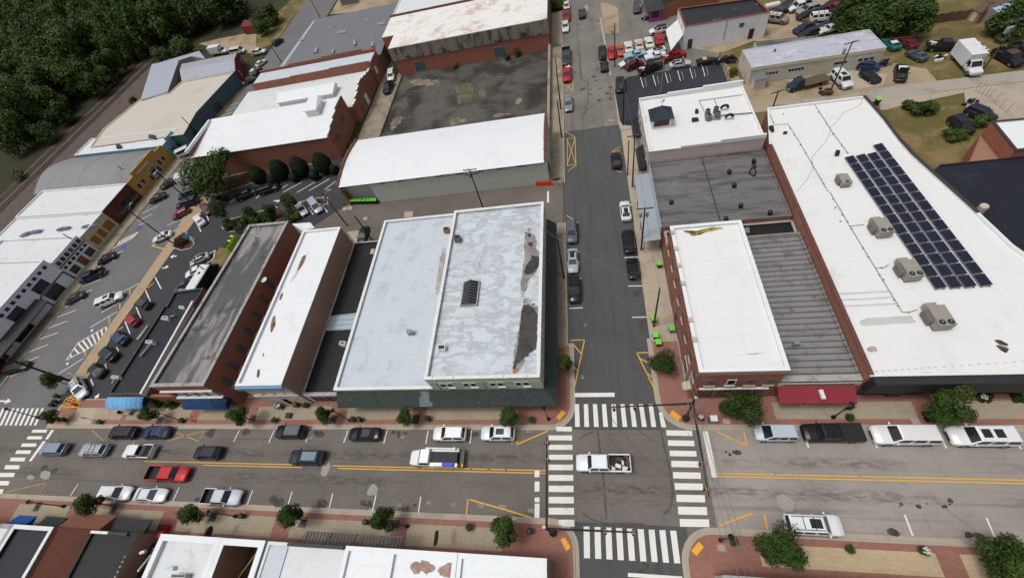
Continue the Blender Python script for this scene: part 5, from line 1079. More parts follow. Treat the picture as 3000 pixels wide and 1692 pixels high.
m=MB(); m.box(-50.9,-9.5,100.35,119,0,4.05); m.prism([(-54.6,107.2),(-50.9,107.2),(-50.9,119),(-54.6,119)],0,7.3); m.build('wall',BR4,t)
m=MB(); m.box(-51.1,-9.35,100.1,107.2,4.06,7.3); m.box(-50.9,-9.35,107.2,119,4.06,7.3); m.build('fascia',CONCW,t)
MB().prism([(-51.1,100.15),(-9.4,100.15),(-9.4,119),(-54.6,119),(-54.6,107.25),(-51.1,107.25)],7.31,7.45).build('roof',W3,t)
m=MB(); m.box(-54.8,-9.3,118.6,119.05,7.3,7.9); m.build('parapet',TCAP,t); f=F(t,(-50.9,100.35),(-9.5,100.35)); f.win(6.4,.2,3.2,2.7,GTRIM,BWIND,kind='loading_door'); f.win(28.5,.2,3.2,2.7,GTRIM,BWIND,kind='loading_door')
tag(bld('rear_depot','white-roofed building behind the stained brick depot',R4(-54.3,-9.4,119.1,150),7.6,BR4,W2,.2,.3,None),None,None)
MB().hull([(*q,.02) for q in pts('A2','930,440 985,440 1050,400 1040,330 985,290')],[(*q,3.2) for q in pts('A2','930,440 985,440 1050,400 1040,330 985,290')]) and None
# ---------------------------------------------------------------- left row along the railway street
def row(y0,y1,depth,off=0):
    xf=lambda y:-115.5+(y-30)*.067+off
    return [(xf(y0),y0),(xf(y1),y1),(xf(y1)-depth,y1+depth*.067),(xf(y0)-depth,y0+depth*.067)]
def facade(t,y0,y1,off=0): xf=lambda y:-115.5+(y-30)*.067+off; return F(t,(xf(y0),y0),(xf(y1),y1))
t=bld('blue_trimmed_shop','white two-storey shop with blue trim squares and dark windows',row(20.5,37.6,22),6.6,WHW,W2,.3,.35,WTRIM)
f=facade(t,20.5,37.6)
for i in range(11): f.slab('trim_square',1.0+i*1.45,1.75+i*1.45,5.35,6.0,.002,.06,BLUET)
for u in (5.6,12.2): f.win(u,3.0,2.9,1.9,BLUET,DKGL)
f.win(12.6,.3,3.4,2.2,BRT,DKGL,mull=2); f.slab('blue_band',10.2,17,2.65,2.85,.002,.12,BLUET); f.slab('blue_pilaster',16.8,17.05,.14,2.65,.002,.12,BLUET); f.slab('blue_pilaster',9.9,10.15,.14,2.65,.002,.12,BLUET); f.win(3,.3,4,2,BRT,DKGL,mull=1)
f.awn('canopy',-3.5,9.6,2.6,3.3,2.6,CHARW)
t=bld('grey_corner_shop','pale shop under a dark canopy at the left edge',row(8,20.4,22),5.2,WHW,W2,.3,.35,None); f=facade(t,8,20.4); f.awn('canopy',0,12.3,2.5,3.2,2.6,BN); f.win(4,.3,3.5,2,BLUET); f.win(9,.3,3.5,2,BLUET)
t=bld('glass_front_shop','white shop with rows of dark glass panels above its door',row(37.7,45.4,24),5.2,WHW,W2,.3,.35,WTRIM)
f=facade(t,37.7,45.4)
for i in range(6): f.win(.75+i*1.24,3.7,1.1,1.15,WTRIM,BWIND if i==3 else flat('teal_glass',S(36,54,66),.2,.6) if i==0 else bpy.data.materials['teal_glass'])
f.slab('dark_band',0,7.7,3.4,3.6,.002,.1,BRT)
for i in range(6): f.win(.75+i*1.24,2.45,1.0,.8,WTRIM,DKGL)
f.win(1.4,.4,2.0,1.8,WTRIM); f.win(6.3,.4,2.2,1.8,WTRIM); f.door(3.9,1.6,2.1,flat('door_orange_brown',S(134,66,40)))
t=bld('boarded_shop','cream shopfront with three ochre boarded openings',row(45.5,53.2,29),4.4,CREAMW,W2,.15,.3,W2); f=facade(t,45.5,53.2)
for u,w_ in ((1.5,1.5),(3.6,1.4),(6.0,2.2)): f.win(u,.9,w_,1.9,OCHB,OCHB)
t=bld('maroon_shop','maroon brick shopfront with dark glazing under a white roof',row(53.3,62.6,29),4.6,BR5,W2,.15,.3,W2); f=facade(t,53.3,62.6)
for u in (2,5,7.6): f.win(u,.5,2.1,2.2,BLKT)
MB().face([(x,y,4.38) for x,y in pts('B1','130,330 350,265 560,240 740,230 700,260 500,285 250,320 150,340',4.38)]).build('roof_stain',flat('navy_stain',S(76,82,112)),t) if 0 else frayed('roof_stain',[blob(pts('B1',s,4.47),.4,5) for s in ('130,335 170,305 240,285 330,272 320,300 240,312 160,338','415,275 470,258 550,248 545,272 480,285 420,292','605,262 650,240 740,232 700,255 640,272')],4.47,ragged('navy_stain',S(76,82,112),S(110,116,140),.6,.3,.7),t)
t=thing('barrel_roof_building',(-130,70,0),'ochre fronted building with a grey barrel roof','building'); fr=facade(t,62.7,77.2); n=14
m=MB(); d0=.5; prof=[(u,3.6+1.9*math.sin(math.pi*u/14.4)) for u in [14.4*i/n for i in range(n+1)]]
vault(m,prof,lambda u,z_:fr.P(u,-d0,z_),lambda u,z_:fr.P(u,-34,z_)); m.build('roof',GT,t,'auto'); m=MB(); q=[fr.P(0,-d0,0),fr.P(14.4,-d0,0),fr.P(14.4,-33.8,0),fr.P(0,-33.8,0)]; m.prism([(a,b) for a,b,_ in q],0,3.5)
q=[fr.P(u,-33.5,z) for u,z in prof]+[fr.P(14.4,-33.5,0),fr.P(0,-33.5,0)]; m.hull(q,[(a+.3,b,c) for a,b,c in q]); m.build('wall',TANW,t)
m=MB()
for a,b,zt in ((0,2.6,4.6),(2.6,11.8,5.4),(11.8,14.4,4.6)): m.hull([fr.P(a,-.45,0),fr.P(b,-.45,0),fr.P(b,-.45,zt),fr.P(a,-.45,zt)],[fr.P(a,0,0),fr.P(b,0,0),fr.P(b,0,zt),fr.P(a,0,zt)])
m.build('front_wall',YELW,t); fr.slab('sign_panel',3.6,8.3,4.1,4.6,.002,.08,STONE); fr.slab('sign_panel',6.4,8.6,2.9,3.4,.002,.08,GTRIM)
for u in (1.6,3.2,10.4,12.0): fr.win(u,1.5,1.1,1.5,STONE)
fr.door(7.2,1.6,2.2); fr.win(5.6,.6,1.2,1.7,STONE); fr.win(8.9,.6,1.2,1.7,STONE)
t=bld('slate_blue_shop','slate blue stepped shopfront with a white weathered roof',row(77.3,84.6,32),4.2,BLUW,W2,.12,.3,W2); f=facade(t,77.3,84.6)
f.slab('stepped_parapet',2,5.4,4.21,4.8,-.3,.02,BLUW); f.win(1.8,.6,2.0,1.8,BLUW,flat('slate_glass',S(66,96,108))); f.win(5.7,.6,2.0,1.8,BLUW,bpy.data.materials['slate_glass']); f.door(3.8,1.1,2.1); 
for s in ('1135,1055 1185,1060 1185,1035 1140,1030','895,1130 925,1125 920,1102 892,1105'): roofbox(t,'roof_unit','A1',s,3.95,.7,BLKT)
p=[at('A1',680,1112,4.3),at('A1',1385,1015,4.3),at('A1',1480,850,4.3),at('A1',1765,545,4.3),at('A1',1370,618,4.3),at('A1',1280,702,4.3),at('A1',1055,752,4.3),at('A1',785,970,4.3)]
t=bld('long_cream_warehouse','long cream-roofed warehouse with a dark teal street wall',p,4.3,TEALW,CRM,.1,.3,CRM)
f=F(t,p[1],p[2]); f.door(4,2.2,2.6,BLKT); f=F(t,p[2],p[3]); f.win(7,.2,3,2.4,TEALW,flat('teal_door',S(44,60,64)))
t=thing('silver_shed',(-138,118,0),'silver-blue metal shed with a lean-to beside the wood','building')
q=pts('A1','1060,755 1145,485 1350,450 1265,692',4.6); MB().prism(q,0,4.4).build('wall',TANW,t); c=[(*a,4.41) for a in q]; MB().hull(c,[(a,b,4.6) for a,b,_ in c]).build('roof',LBM,t)
q=pts('A1','1150,483 1500,380 1545,440 1440,420 1355,448',3.6); MB().prism(q,0,3.2).build('wall',TANW,t); MB().prism(q,3.21,3.4).build('roof',LBM,t)
t=thing('barn',(-118,123,0),'low barn with rust-streaked metal roof and dark red gable','building')
q=pts('A1','1370,612 1370,482 1790,400 1775,535',3.8); e=[q[0],q[3],q[2],q[1]]; MB().prism(e,0,3.6).build('wall',REDBARN,t)
a,b,c,d=[Vector(x) for x in e]; m1=(a+d)/2; m2=(b+c)/2; m=MB(); m.hull([(*a,3.61),(*b,3.61),(*m2,4.4),(*m1,4.4)],[(*a,3.75),(*b,3.75),(*m2,4.55),(*m1,4.55)]); m.hull([(*m1,4.4),(*m2,4.4),(*c,3.61),(*d,3.61)],[(*m1,4.55),(*m2,4.55),(*c,3.75),(*d,3.75)]); m.build('roof',RUSTM,t)
m=MB(); nn=(b-a).normalized()*.3; m.hull([(*(b),0),(*c,0),(*c,3.9),(*m2,4.7),(*b,3.9)],[(*(b+nn),0),(*(c+nn),0),(*(c+nn),3.9),(*(m2+nn),4.7),(*(b+nn),3.9)]); m.build('gable',REDBARN,t)
f=F(t,tuple(b+nn),tuple(c+nn)); f.win(2.2,1.2,1.0,1.5,WTRIM); f.win(f.L-2.2,1.2,1.0,1.5,WTRIM)
q=pts('A1','1845,225 1925,180 1990,215 1990,250 1860,255',2.6); tag(MB().prism(pts('A1','1855,262 1960,255 1985,215 1880,210'),0,2.8).build('red_shed',flat('shed_red',S(112,42,40))),'small dark red shed on the grass by the wood','shed')
tag(MB().prism(pts('A2','650,45 770,25 750,-20 640,0'),0,2.6).build('grey_shed',GRM),'small grey metal shed beyond the long metal-roofed shed','shed')
# ---------------------------------------------------------------- block right of the crossing
t=bld('brick_corner_building','two-storey brick corner building with a bright white roof and boarded windows',R4(8.62,17.6,8.85,30.2),8.5,BR1,W4,.3,.35,W1)
stain(t,'moss_patch','B3','1262,285 1330,300 1400,285 1470,270 1500,265 1520,258 1590,262 1585,280 1540,285 1490,300 1440,310 1400,325 1340,330 1290,315',8.21,MOSS,.15,3); stain(t,'rust_stain','B3','1765,1214 1840,1210 1900,1208 1840,1220 1790,1222',8.21,ragged('pink_stain',S(190,160,146),S(206,190,182)),.2,3)
f=F(t,(8.62,30.2),(8.62,8.85))
for u in (2.2,4.9,7.6,10.4,13.2,15.9,18.6,21): f.win(u-.3,5.0,.95,1.8,BR1,BWIND,STONE,arch=True)
for u in (1,3.8,6.6,9.4,14.6,17.2): MB().hull([f.P(u,-.34,8.6),f.P(u+.55,-.34,8.6),f.P(u+.55,.14,8.6),f.P(u,.14,8.6)],[f.P(u,-.34,8.85),f.P(u+.55,-.34,8.85),f.P(u+.55,.14,8.85),f.P(u,.14,8.85)]).build('chimney_cap',STONE,t)
f.slab('white_corner_trim',19.9,20.05,.14,5,.002,.08,WTRIM); f.win(17.8,.6,2.0,2.4,WTRIM); f.win(7,1,1.2,1.6,BR1,BWIND); f.door(10.5,1.0,2.2,BRT)
f=F(t,(8.62,8.85),(17.6,8.85))
for i,u in enumerate((1.7,3.9,6.0,8.0)): f.win(u,4.4,1.0,1.7,WTRIM if i==1 else BR1,DKGL if i==1 else BWIND,STONE,mull=0,arch=i!=1)
f.slab('storefront_band',.7,8.3,3.35,3.6,.002,.22,WTRIM)
for u in (1.6,3.7,5.7): f.win(u,.4,1.75,2.8,BRT)
f.door(7.6,.95,2.4,BWIND); 
for u in (.5,2.65,4.7,6.75): f.slab('pier',u-.16,u+.16,.14,3.34,.002,.14,BR1)
f.slab('cornice',0,8.98,7.6,8.2,.002,.1,brick('brick_corbel',S(166,128,112),S(146,104,88),S(176,160,146)))
aw=MB(); q=at('C3',1285,1370,2.6); t2=F(t,(8.62,30.2),(8.62,8.85)); t2.awn('side_awning',20.2,21.2,2.5,3.1,.9,STONE)
t=bld('ribbed_roof_shop','shop with a dark ribbed grey roof and long red awning',R4(17.75,26.15,9.0,30.6),4.6,BR1,COR,.2,.3,None)
roofbox(t,'roof_vent','B4','178,1160 232,1160 232,1135 182,1135',4.4,.6,flat('blue_grey_vent',S(120,140,154)))
MB().box(17.76,26.1,9.0,9.75,4.4,4.75).build('front_gutter',GCAP,t)
f=F(t,(17.75,9.0),(26.15,9.0)); f.slab('cream_band',0,8.4,3.5,4.3,.002,.1,STONE); f.slab('sign_strip',.6,7.8,3.75,4.05,.102,.14,TCAP); f.win(2,.4,2.6,2.3,BLKT); f.win(6.3,.4,2.6,2.3,BLKT); f.door(4.2,1.0,2.2)
t=thing('red_awning','',None,None) if 0 else thing('red_awning',(21.6,8.9,0),'long red canvas awning with white lettering over the shop front','awning')
f=F(t,(17.9,8.95),(26.0,8.95)); REDC=flat('red_canvas',S(140,46,54),.8); f.awn('canopy',0,7.9,2.6,3.5,1.75,REDC,.25)
sg=f.slab('blade_sign',4.1,4.5,3.25,3.6,.5,1.55,WTRIM); 
def wall_text(f,body,u,z,size,mat,o,par,name='lettering'):
    cu=bpy.data.curves.new(name,'FONT'); cu.body=body; cu.size=size; cu.align_x='CENTER'
    ob=bpy.data.objects.new(name,cu); COL.objects.link(ob); me=bpy.data.meshes.new_from_object(ob.evaluated_get(C.evaluated_depsgraph_get())); bpy.data.objects.remove(ob)
    r=f.t
    while r.parent: r=r.parent
    ang=math.atan2(f.d.y,f.d.x); M=Matrix.Translation(Vector(f.P(u,o,z))-r.location)@Matrix.Rotation(ang,4,'Z')@Matrix.Rotation(math.pi/2,4,'X'); me.transform(M)
    o2=bpy.data.objects.new(name,me); COL.objects.link(o2); o2.parent=par; me.materials.append(mat); return o2
p=[(26.25,9.0),(90,8.9),(90,21.5),(46.6,21.8),(44.8,34.6),(43.6,41.5),(42.7,46.5),(42.3,57.0),(28.6,57.2),(27.0,46.5),(26.6,38.0),(26.3,34.0)]
p=[(26.25,9.0),(60,8.9),(50.3,16),(46.8,24.9),(45.9,30.3),(44.3,38.4),(43.6,42.1),(43.3,45.4),(43.2,50.6),(42.7,56.5),(28.4,56.8),(26.3,47.5)]
t=bld('white_roof_store','big white-roofed store with rooftop units and solar panels behind a charcoal front',p,5.9,BR1,W4,.22,.3,None)
MB().ring(inset(p,-.05),inset(p,.25),5.902,6.0).build('coping',W4,t)
zr=5.69
m=MB()
pa=[(26.3,47.5),(26.05,9.3)]
f=F(t,(26.3,47.5),(26.25,9.0)); 
for i in range(12): f.slab('tile_coping',i*3.2,i*3.2+3.19,6.005,6.14,-.34,.1,TCAP)
f=F(t,(42.7,56.5),(42.7,56.5+.1)) if 0 else None
for a,b in zip(p[4:9],p[5:10]):
    g=F(t,b,a) if 0 else F(t,a,b); g.slab('tile_coping',0,g.L,6.005,6.12,-.32,.08,DCAP)
f=F(t,(26.25,9.0),(60,8.9)); 
m=MB(); 
f.slab('charcoal_canopy',.3,33.5,3.0,5.75,.02,.9,CHARW)
for u in (2.2,6,10,14.5,19): f.win(u,.3,3.2,2.5,BLKT)
f.slab('brick_pier',3.9,5.2,.14,3.0,.08,.3,BR5)
for i in range(23):
    x=27+i*.62 if i<10 else 33.4+(i-10)*.78; y=9.55+(.04*i)
    p_=[(x,y),(x+.3,y-.02),(x+.3,y+.14),(x,y+.16)]; MB().face([(a,b,zr+.004) for a,b in p_]).build('drain_patch',GREYS,t) if i%1==0 else None
stain(t,'green_patch','B4','1175,1360 1200,1354 1235,1360 1215,1370 1190,1370',zr+.008,GREENS,.2,1)
stain(t,'scorch_mark','B4','1700,1110 1740,1108 1815,1140 1808,1160 1740,1140',zr+.004,SCORCH,.2,2); stain(t,'scorch_mark','B4','1715,1150 1760,1152 1815,1175 1805,1215 1765,1200',zr+.004,SCORCH,.2,3)
stain(t,'grey_patch','B4','685,958 830,940 1000,930 1090,932 1110,980 960,990 820,1000 700,1000',zr+.004,GREYR,.12,4,); stain(t,'rust_patch','B4','738,1180 775,1150 820,1170 830,1200 780,1205',zr+.004,ragged('rust_patch',S(176,152,140),S(206,196,190),1.6,.35,.7),.5,5)
m=MB()
for y,x0,x1 in ((765,512,905),(810,535,935),(857,560,965)): line(m,[Vector(q) for q in pts('B4',f'{x0},{y} {(x0+x1)//2},{y-8} {x1},{y-20}',zr)],.22,zr+.005)
line(m,pts('A4','715,740 700,790 640,820 570,850 510,930 470,960 470,1000 440,1060 390,1120 330,1190 340,1270 290,1360 220,1440',zr),.16,zr+.006)
line(m,pts('A4','590,-5 600,-6',zr),.01,zr+.006); m.build('seam_stain',GREYS,t)
m=MB()
def pipe(tl,s,z,r=.035):
    p_=pts(tl,s,z)
    for a,b in zip(p_,p_[1:]): m.tube((*a,z+.12),(*b,z+.12),r,n=5)
pipe('A4','0,830 45,945 150,940 245,1090 330,1240 440,1430',zr); pipe('B4','465,0 620,265 1010,905 1060,905 1120,885',zr); pipe('A4','345,785 490,1010 600,1160',zr); pipe('B4','610,258 720,245',zr); pipe('B4','815,570 880,568 905,545',zr); m.build('conduit',METAL,t)
m=MB()
for tl,s in (('A4','345,785 380,850 440,935 490,1015 555,1100 600,1155 40,925 165,970 195,1018 245,1095 285,1160 330,1235 400,1355 420,1390 450,1440 115,862'),('B4','490,50 508,115 560,170 598,222 630,275 715,420 755,488 840,625 870,658 950,810 978,855 1060,905 855,570 545,218')):
    for x,y in pts(tl,s,zr): m.obox(x,y,zr,zr+.12,.18,.13,.4)
m.build('pipe_support',HVACD,t)
for s,h in (('500,1180 530,1180 535,1155 505,1150',.5),('110,1015 140,1015 145,1000 115,1000',.25),('5,1000 40,1000 35,965 0,970',.5)): roofbox(t,'roof_vent','A4',s,zr,h,BLKT)
def hvac(tl,x,y,z,label,a=-1.53,sx=1,fans=2):
    p_=at(tl,x,y,z); t=thing('rooftop_unit',(*p_,z),label,'air conditioner','rooftop units on the big white roof')
    c,s=math.cos(a),math.sin(a); Lx=2.5*sx; Ly=1.6*sx
    def ob(u,v,lx,ly,z0,z1,name,mat,par=None): return MB().obox(p_[0]+c*u-s*v,p_[1]+s*u+c*v,z+z0,z+z1,lx,ly,a).build(name,mat,par or t)
    ob(0,0,Lx,Ly,.25,1.35*sx,'casing',HVACM); ob(0,0,Lx*.92,Ly*.9,.02,.25,'base_rail',BLKT); ob(-Lx*.62,-.1,Lx*.24,Ly*.7,.3,1.0*sx,'intake_hood',HVACM); ob(-.2,-Ly*.62,Lx*.6,Ly*.25,.3,1.1*sx,'duct_hood',HVACD); ob(0,0,Lx*1.02,Ly*1.04,1.35*sx,1.41*sx,'top_panel',HVACM)
    for k in range(fans):
        v=(k-.5*(fans-1))*Ly*.5; u=Lx*.34; q=(p_[0]+c*u-s*v,p_[1]+s*u+c*v); o=MB().lathe(q[0],q[1],[(.3*sx,z+1.41*sx),(.3*sx,z+1.46*sx)],14).build('fan',BLKT,t); MB().lathe(q[0],q[1],[(.12*sx,z+1.461*sx),(.12*sx,z+1.5*sx)],8).build('fan_hub',METAL,o)
    return t
hvac('B4',1255,970,zr,'beige rooftop unit with two fans nearest the street front'); hvac('B4',1040,615,zr,'beige rooftop unit with two fans, middle one beside the solar panels',-1.53,.97); hvac('B4',835,295,zr,'beige rooftop unit with two fans, farthest of the large ones',-1.53,.95)
hvac('A4',560,1385,zr,'small beige rooftop unit with one fan near the far end of the solar panels',-1.53,.72,1)
# solar arrays, four rows
PAN=stained('solar_cells',S(22,26,46),S(30,36,62),.45,.6,1.5,.6,.2); PAN.node_tree.nodes['Principled BSDF'].inputs['Specular IOR Level'].default_value=.5
rows=[(('A4',610,1178),('B4',1310,722),11),(('A4',695,1165),('B4',1425,718),11),(('A4',780,1152),('B4',1535,712),11),(('A4',825,1085),('B4',1655,703),12)]
lab=('leftmost row of dark solar panels beside the rooftop units','second row of dark solar panels from the rooftop units','third row of dark solar panels from the rooftop units','longest row of dark solar panels, farthest from the rooftop units')
for (ra,rb,n),lb in zip(rows,lab):
    a=Vector(at(*ra,zr+.35)); b=Vector(at(*rb,zr+.35)); d=(b-a); ang=math.atan2(d.y,d.x); L=d.length; u=d/L; n=round(L/1.69); nn=Vector((u.y,-u.x))
    t=thing('solar_array',(a.x,a.y,zr),lb,'solar panels','rows of solar panels on the white roof')
    for i in range(n):
        c=a+u*(L*(i+.5)/n); pl=L/n-.09
        q=[c-u*pl/2-nn*.54,c+u*pl/2-nn*.54,c+u*pl/2+nn*.54,c-u*pl/2+nn*.54]
        fr=MB().hull([(*q[0],zr+.42),(*q[1],zr+.42),(*q[2],zr+.22),(*q[3],zr+.22)],[(*q[0],zr+.46),(*q[1],zr+.46),(*q[2],zr+.26),(*q[3],zr+.26)]).build('panel',METAL,t)
        q=[c-u*(pl/2-.05)-nn*.5,c+u*(pl/2-.05)-nn*.5,c+u*(pl/2-.05)+nn*.5,c-u*(pl/2-.05)+nn*.5]
        MB().hull([(*q[0],zr+.44),(*q[1],zr+.44),(*q[2],zr+.25),(*q[3],zr+.25)],[(*q[0],zr+.472),(*q[1],zr+.472),(*q[2],zr+.285),(*q[3],zr+.285)]).build('solar_cells',PAN,fr)
    m=MB()
    for o_ in (-.42,.42): m.obox((a+b).x/2+nn.x*o_,(a+b).y/2+nn.y*o_,zr+.01,zr+.2,L,.05,ang)
    m.build('mounting_rail',METAL,t)
# pink-white building with cupola
t=bld('cupola_building','pale pink building with a white roof, dark cupola and condensers',R4(8.0,25.6,48.05,63.0),7.0,PINKW,W4,.3,.3,None)
for y0_,y1_,dz in ((47.98,48.36,0),(62.7,63.06,.1)):
    m=MB()
    for a,b,zt in ((8.0,13,7.1),(13,19,7.4),(19,25.6,7.7)): m.box(a,b,y0_,y1_,7.002,zt+dz)
    m.build('stepped_parapet',W4,t)
f=F(t,(8.0,63),(8.0,48.05))
for u in (2,4.2,8.4,12.6): f.win(u,3.6,.9,2.0,WTRIM,BWIND,BLKT)
zc=6.71
c0=at('A3',1120,960,zc)
def cup(x,y):
    m=MB(); m.box(x-1.6,x+1.6,y-1.4,y+1.4,zc,zc+1.7); o=m.build('cupola_base',WTRIM,t); MB().box(x-1.25,x+1.25,y-1.43,y-1.401,zc+.35,zc+1.45).build('louvre',BRT,o)
    q=[(x-1.95,y-1.75,zc+1.7),(x+1.95,y-1.75,zc+1.7),(x+1.95,y+1.75,zc+1.7),(x-1.95,y+1.75,zc+1.7)]; m=MB(); a=(x-.05,y,zc+3.3); 
    m.hull(q,[(x-.05,y-.05,zc+3.3),(x+.05,y-.05,zc+3.3),(x+.05,y+.05,zc+3.3),(x-.05,y+.05,zc+3.3)]); m.build('cupola_roof',flat('slate_metal_roof',S(34,48,58),.5),t)
    m=MB(); m.tube((x,y,zc+3.3),(x,y,zc+4.3),.04,n=6); m.tube((x-.4,y,zc+4.0),(x+.4,y,zc+4.0),.03,n=5); m.hull([(x+.1,y-.02,zc+4.1),(x+.45,y-.02,zc+4.3),(x+.1,y-.02,zc+4.45)],[(x+.1,y+.02,zc+4.1),(x+.45,y+.02,zc+4.3),(x+.1,y+.02,zc+4.45)]); m.build('weathervane',BLKT,t)
cup(c0[0]+.1,c0[1]+1.2)
q=pts('A3','1460,915 1575,905 1560,870 1450,885',zc); MB().prism(q,zc,zc+.15).build('equipment_pad',GTRIM,t)
for x,y in ((1472,870),(1535,852),(1480,905),(1548,888)):
    p_=at('A3',x,y,zc+.1); o=MB().lathe(*p_,[(.42,zc+.151),(.42,zc+1.15),(.36,zc+1.2)],12).build('condenser',HVACD,t); MB().lathe(*p_,[(.28,zc+1.201),(.28,zc+1.25)],10).build('fan',BLKT,o)
for x,y in ((1600,830),(1635,900)):
    p_=at('A3',x,y,zc); m=MB(); pr=None
    for k in range(7):
        a=math.pi*k/6; q=(p_[0]+.55*math.cos(a),p_[1],zc+.4+.5*math.sin(a))
        if pr: m.tube(pr,q,.22,n=8)
        pr=q
    m.build('gooseneck_duct',BLKT,t)
roofbox(t,'roof_hatch','A3','1358,925 1408,918 1400,898 1355,902',zc,.35,BLKT); roofbox(t,'roof_vent','A3','1380,862 1405,858 1402,840 1380,842',zc,.5,BLKT)
m=MB()
for s in ('1410,760 1450,850','1410,765 1740,720','1525,750 1545,810'):
    a,b=pts('A3',s,zc); m.tube((*a,zc+.15),(*b,zc+.15),.05,n=5)
a,b=pts('A3','1570,878 1825,858',zc); m.tube((*a,zc+.2),(*b,zc+.2),.09,n=6); m.build('roof_pipe',METAL,t)
f=F(t,(8.0,63),(8.0,48.05)); f.awn('black_awning',.3,5.6,2.8,3.7,1.3,BLKT,.3); f.awn('black_awning',8.6,14.6,2.8,3.7,1.3,BLKT,.3)
t=bld('grey_roof_building','building with a seamed weathered grey roof between pink building and brick wall',R4(8.25,25.9,33.4,47.9),4.9,BR1,CORR5,.15,.25,None)
m=MB()
for x in (16.5,): m.box(x-.08,x+.08,33.6,47.7,4.752,4.8)
m.build('roof_seam',DCAP,t)
for tl,x,y in (('A3',1635,1310),('A3',1672,1412),('B3',1200,85),('B3',1722,112),('A3',1820,1230),('B3',1610,212),('B4',10,165)):
    p_=at(tl,x,y,4.75); m=MB(); m.lathe(*p_,[(.25,4.751),(.25,5.1),(.1,5.12)],10); m.lathe(*p_,[(.36,5.18),(.3,5.42),(.05,5.5)],10); m.tube((*p_,5.05),(*p_,5.2),.08,n=5); m.build('roof_vent',BLKT,t)
m=MB(); pr=None
for x,y in ((1830,1225),(1840,1260),(1800,1275),(1790,1310),(1830,1330),(1840,1290),(1815,1240)):
    q=(*at('A3',x,y,4.85),4.9)
    if pr: m.tube(pr,q,.09,n=6)
    pr=q
m.build('coiled_duct',BLKT,t)
f=F(t,(8.25,47.9),(8.25,33.4)); f.slab('pale_blue_front',.1,14.4,.14,4.7,.002,.1,flat('pale_blue_wall',S(176,196,204)))
for u in (3,8,12): f.win(u,.5,2.4,2,WTRIM)
t=thing('street_canopy',(7,38,0),'pale ribbed metal canopy over the sidewalk beside the grey roof','canopy')
MB().hull([(5.7,32.3,3.0),(8.14,32.3,3.3),(8.14,47.1,3.3),(5.7,47.1,3.0)],[(5.7,32.3,3.1),(8.14,32.3,3.4),(8.14,47.1,3.4),(5.7,47.1,3.1)]).build('canopy_roof',ribbed('pale_canopy_metal',S(168,176,182),S(146,154,162),.5,(0,1,0)),t)
for y in (32.6,37.4,42.2,46.8): MB().tube((5.85,y,.13),(5.85,y,3.0),.06,n=6).build('post',METAL,t)
t=bld('brick_link','brick rear wing with dark roof between the white-roofed corner building and grey roof',R4(17.8,26.1,30.75,33.3),4.0,BR1,BK,.2,.25,GCAP); roofbox(t,'roof_unit','B3','1745,325 1785,325 1780,285 1740,290',3.8,.7,METAL)
t=bld('brick_link','small brick infill with dark roof behind the white-roofed corner building',R4(8.7,17.6,30.35,33.3),3.9,BR1,BK,.2,.25,GCAP)
# black roofed neighbours at the right edge
t=bld('black_roof_store','wide black-roofed building at the right edge',[(46.9,25.2),(50.6,16.2),(90,8.5),(90,41),(47.4,41.2),(44.6,38.7),(46.2,30.5)],4.2,BR1,BN,.12,.25,None)
p=MB().lathe(*at('B4',1585,150,4.2),[(.5,3.9),(.5,5.4),(.42,5.5)],10); p.build('chimney',STONE,t)
q=pts('A4','1665,925 2400,830 2400,1250 1935,1205',5.4)
t=bld('white_roof_brick_store','brick building with a bright white roof at the right edge',[(56.0,47.7),(90,46),(90,41.2),(55.6,41.2)],5.3,BR4,W1,.15,.25,DCAP)
m=MB(); m.prism([(50.5,41.3),(55.9,47.6),(55.9,41.3)],0,1.0) and None
t=bld('brick_lean_to','sloping brick-red lean-to in front of the right white roof',[(51.5,41.6),(55.5,41.5),(55.8,47.5)],3.2,BR4,BR4,.05,.15,None)
# beyond the side street
t=bld('painted_block_building','white painted block building with black roof and rust red coping',[(20.6,89.8),(37.6,89.8),(36.5,97),(20.6,98.6)],5.0,WPB,stained('tar_roof',S(46,48,52),S(130,128,126),.6,.68,.3,.7,.5,fine=.15),.25,.3,flat('rust_coping',S(132,72,56)))
f=F(t,(20.6,89.8),(37.6,89.8)); f.door(1.6,.95,2.1,BRT); f.door(14.2,1.0,2.1,flat('maroon_door',S(74,36,36))); f.win(11.8,3.0,.9,.8,BWIND,BWIND); f.slab('downpipe',8.6,8.7,.8,4.9,.002,.1,METAL)
m=MB(); m.hull([(17.2,84.8,3.0),(20.5,89.9,3.3),(20.5,97,3.3),(17.4,93.8,3.0)],[(17.2,84.8,3.12),(20.5,89.9,3.42),(20.5,97,3.42),(17.4,93.8,3.12)]); m.build('canopy',WTRIM,t); f=F(t,(20.6,98.6),(20.6,89.8)); f.slab('sign',5.6,6.5,3.4,4.6,.002,.06,flat('pale_blue_sign',S(170,200,206)))
p=pts('A3','1725,378 1935,350',3.3)+pts('A4','390,282 755,222 905,362 620,405 400,440',3.3)+pts('A3','1935,500 1810,525',3.3)
p=[(30.2,79.8),(30.4,73.0),(53.2,73.0),(52.8,79.9)]
t=bld('garage','long low garage with pale patchy roof and roller doors',p,3.6,GARW,stained('patched_pale_roof',S(188,190,200),S(156,158,168),.5,.68,.9,.7,.8,sc=(.5,1.4,1),fine=.12,st2=S(204,206,212),lo2=.55,scale2=.5),.1,.25,None)
f=F(t,(30.4,73.0),(53.2,73.0)); GD=flat('garage_door',S(206,204,196))
for u,k in ((3.8,5),(8.3,5),(16.2,1),(20.2,3)):
    d=f.slab('garage_door',u-1.6,u+1.6,.1,2.6,.002,.06,GD)
    for i in range(k): f.slab('door_pane',u-1.4+i*2.8/k,u-1.4+(i+.75)*2.8/k,1.7,2.15,.062,.09,DKGL,d)
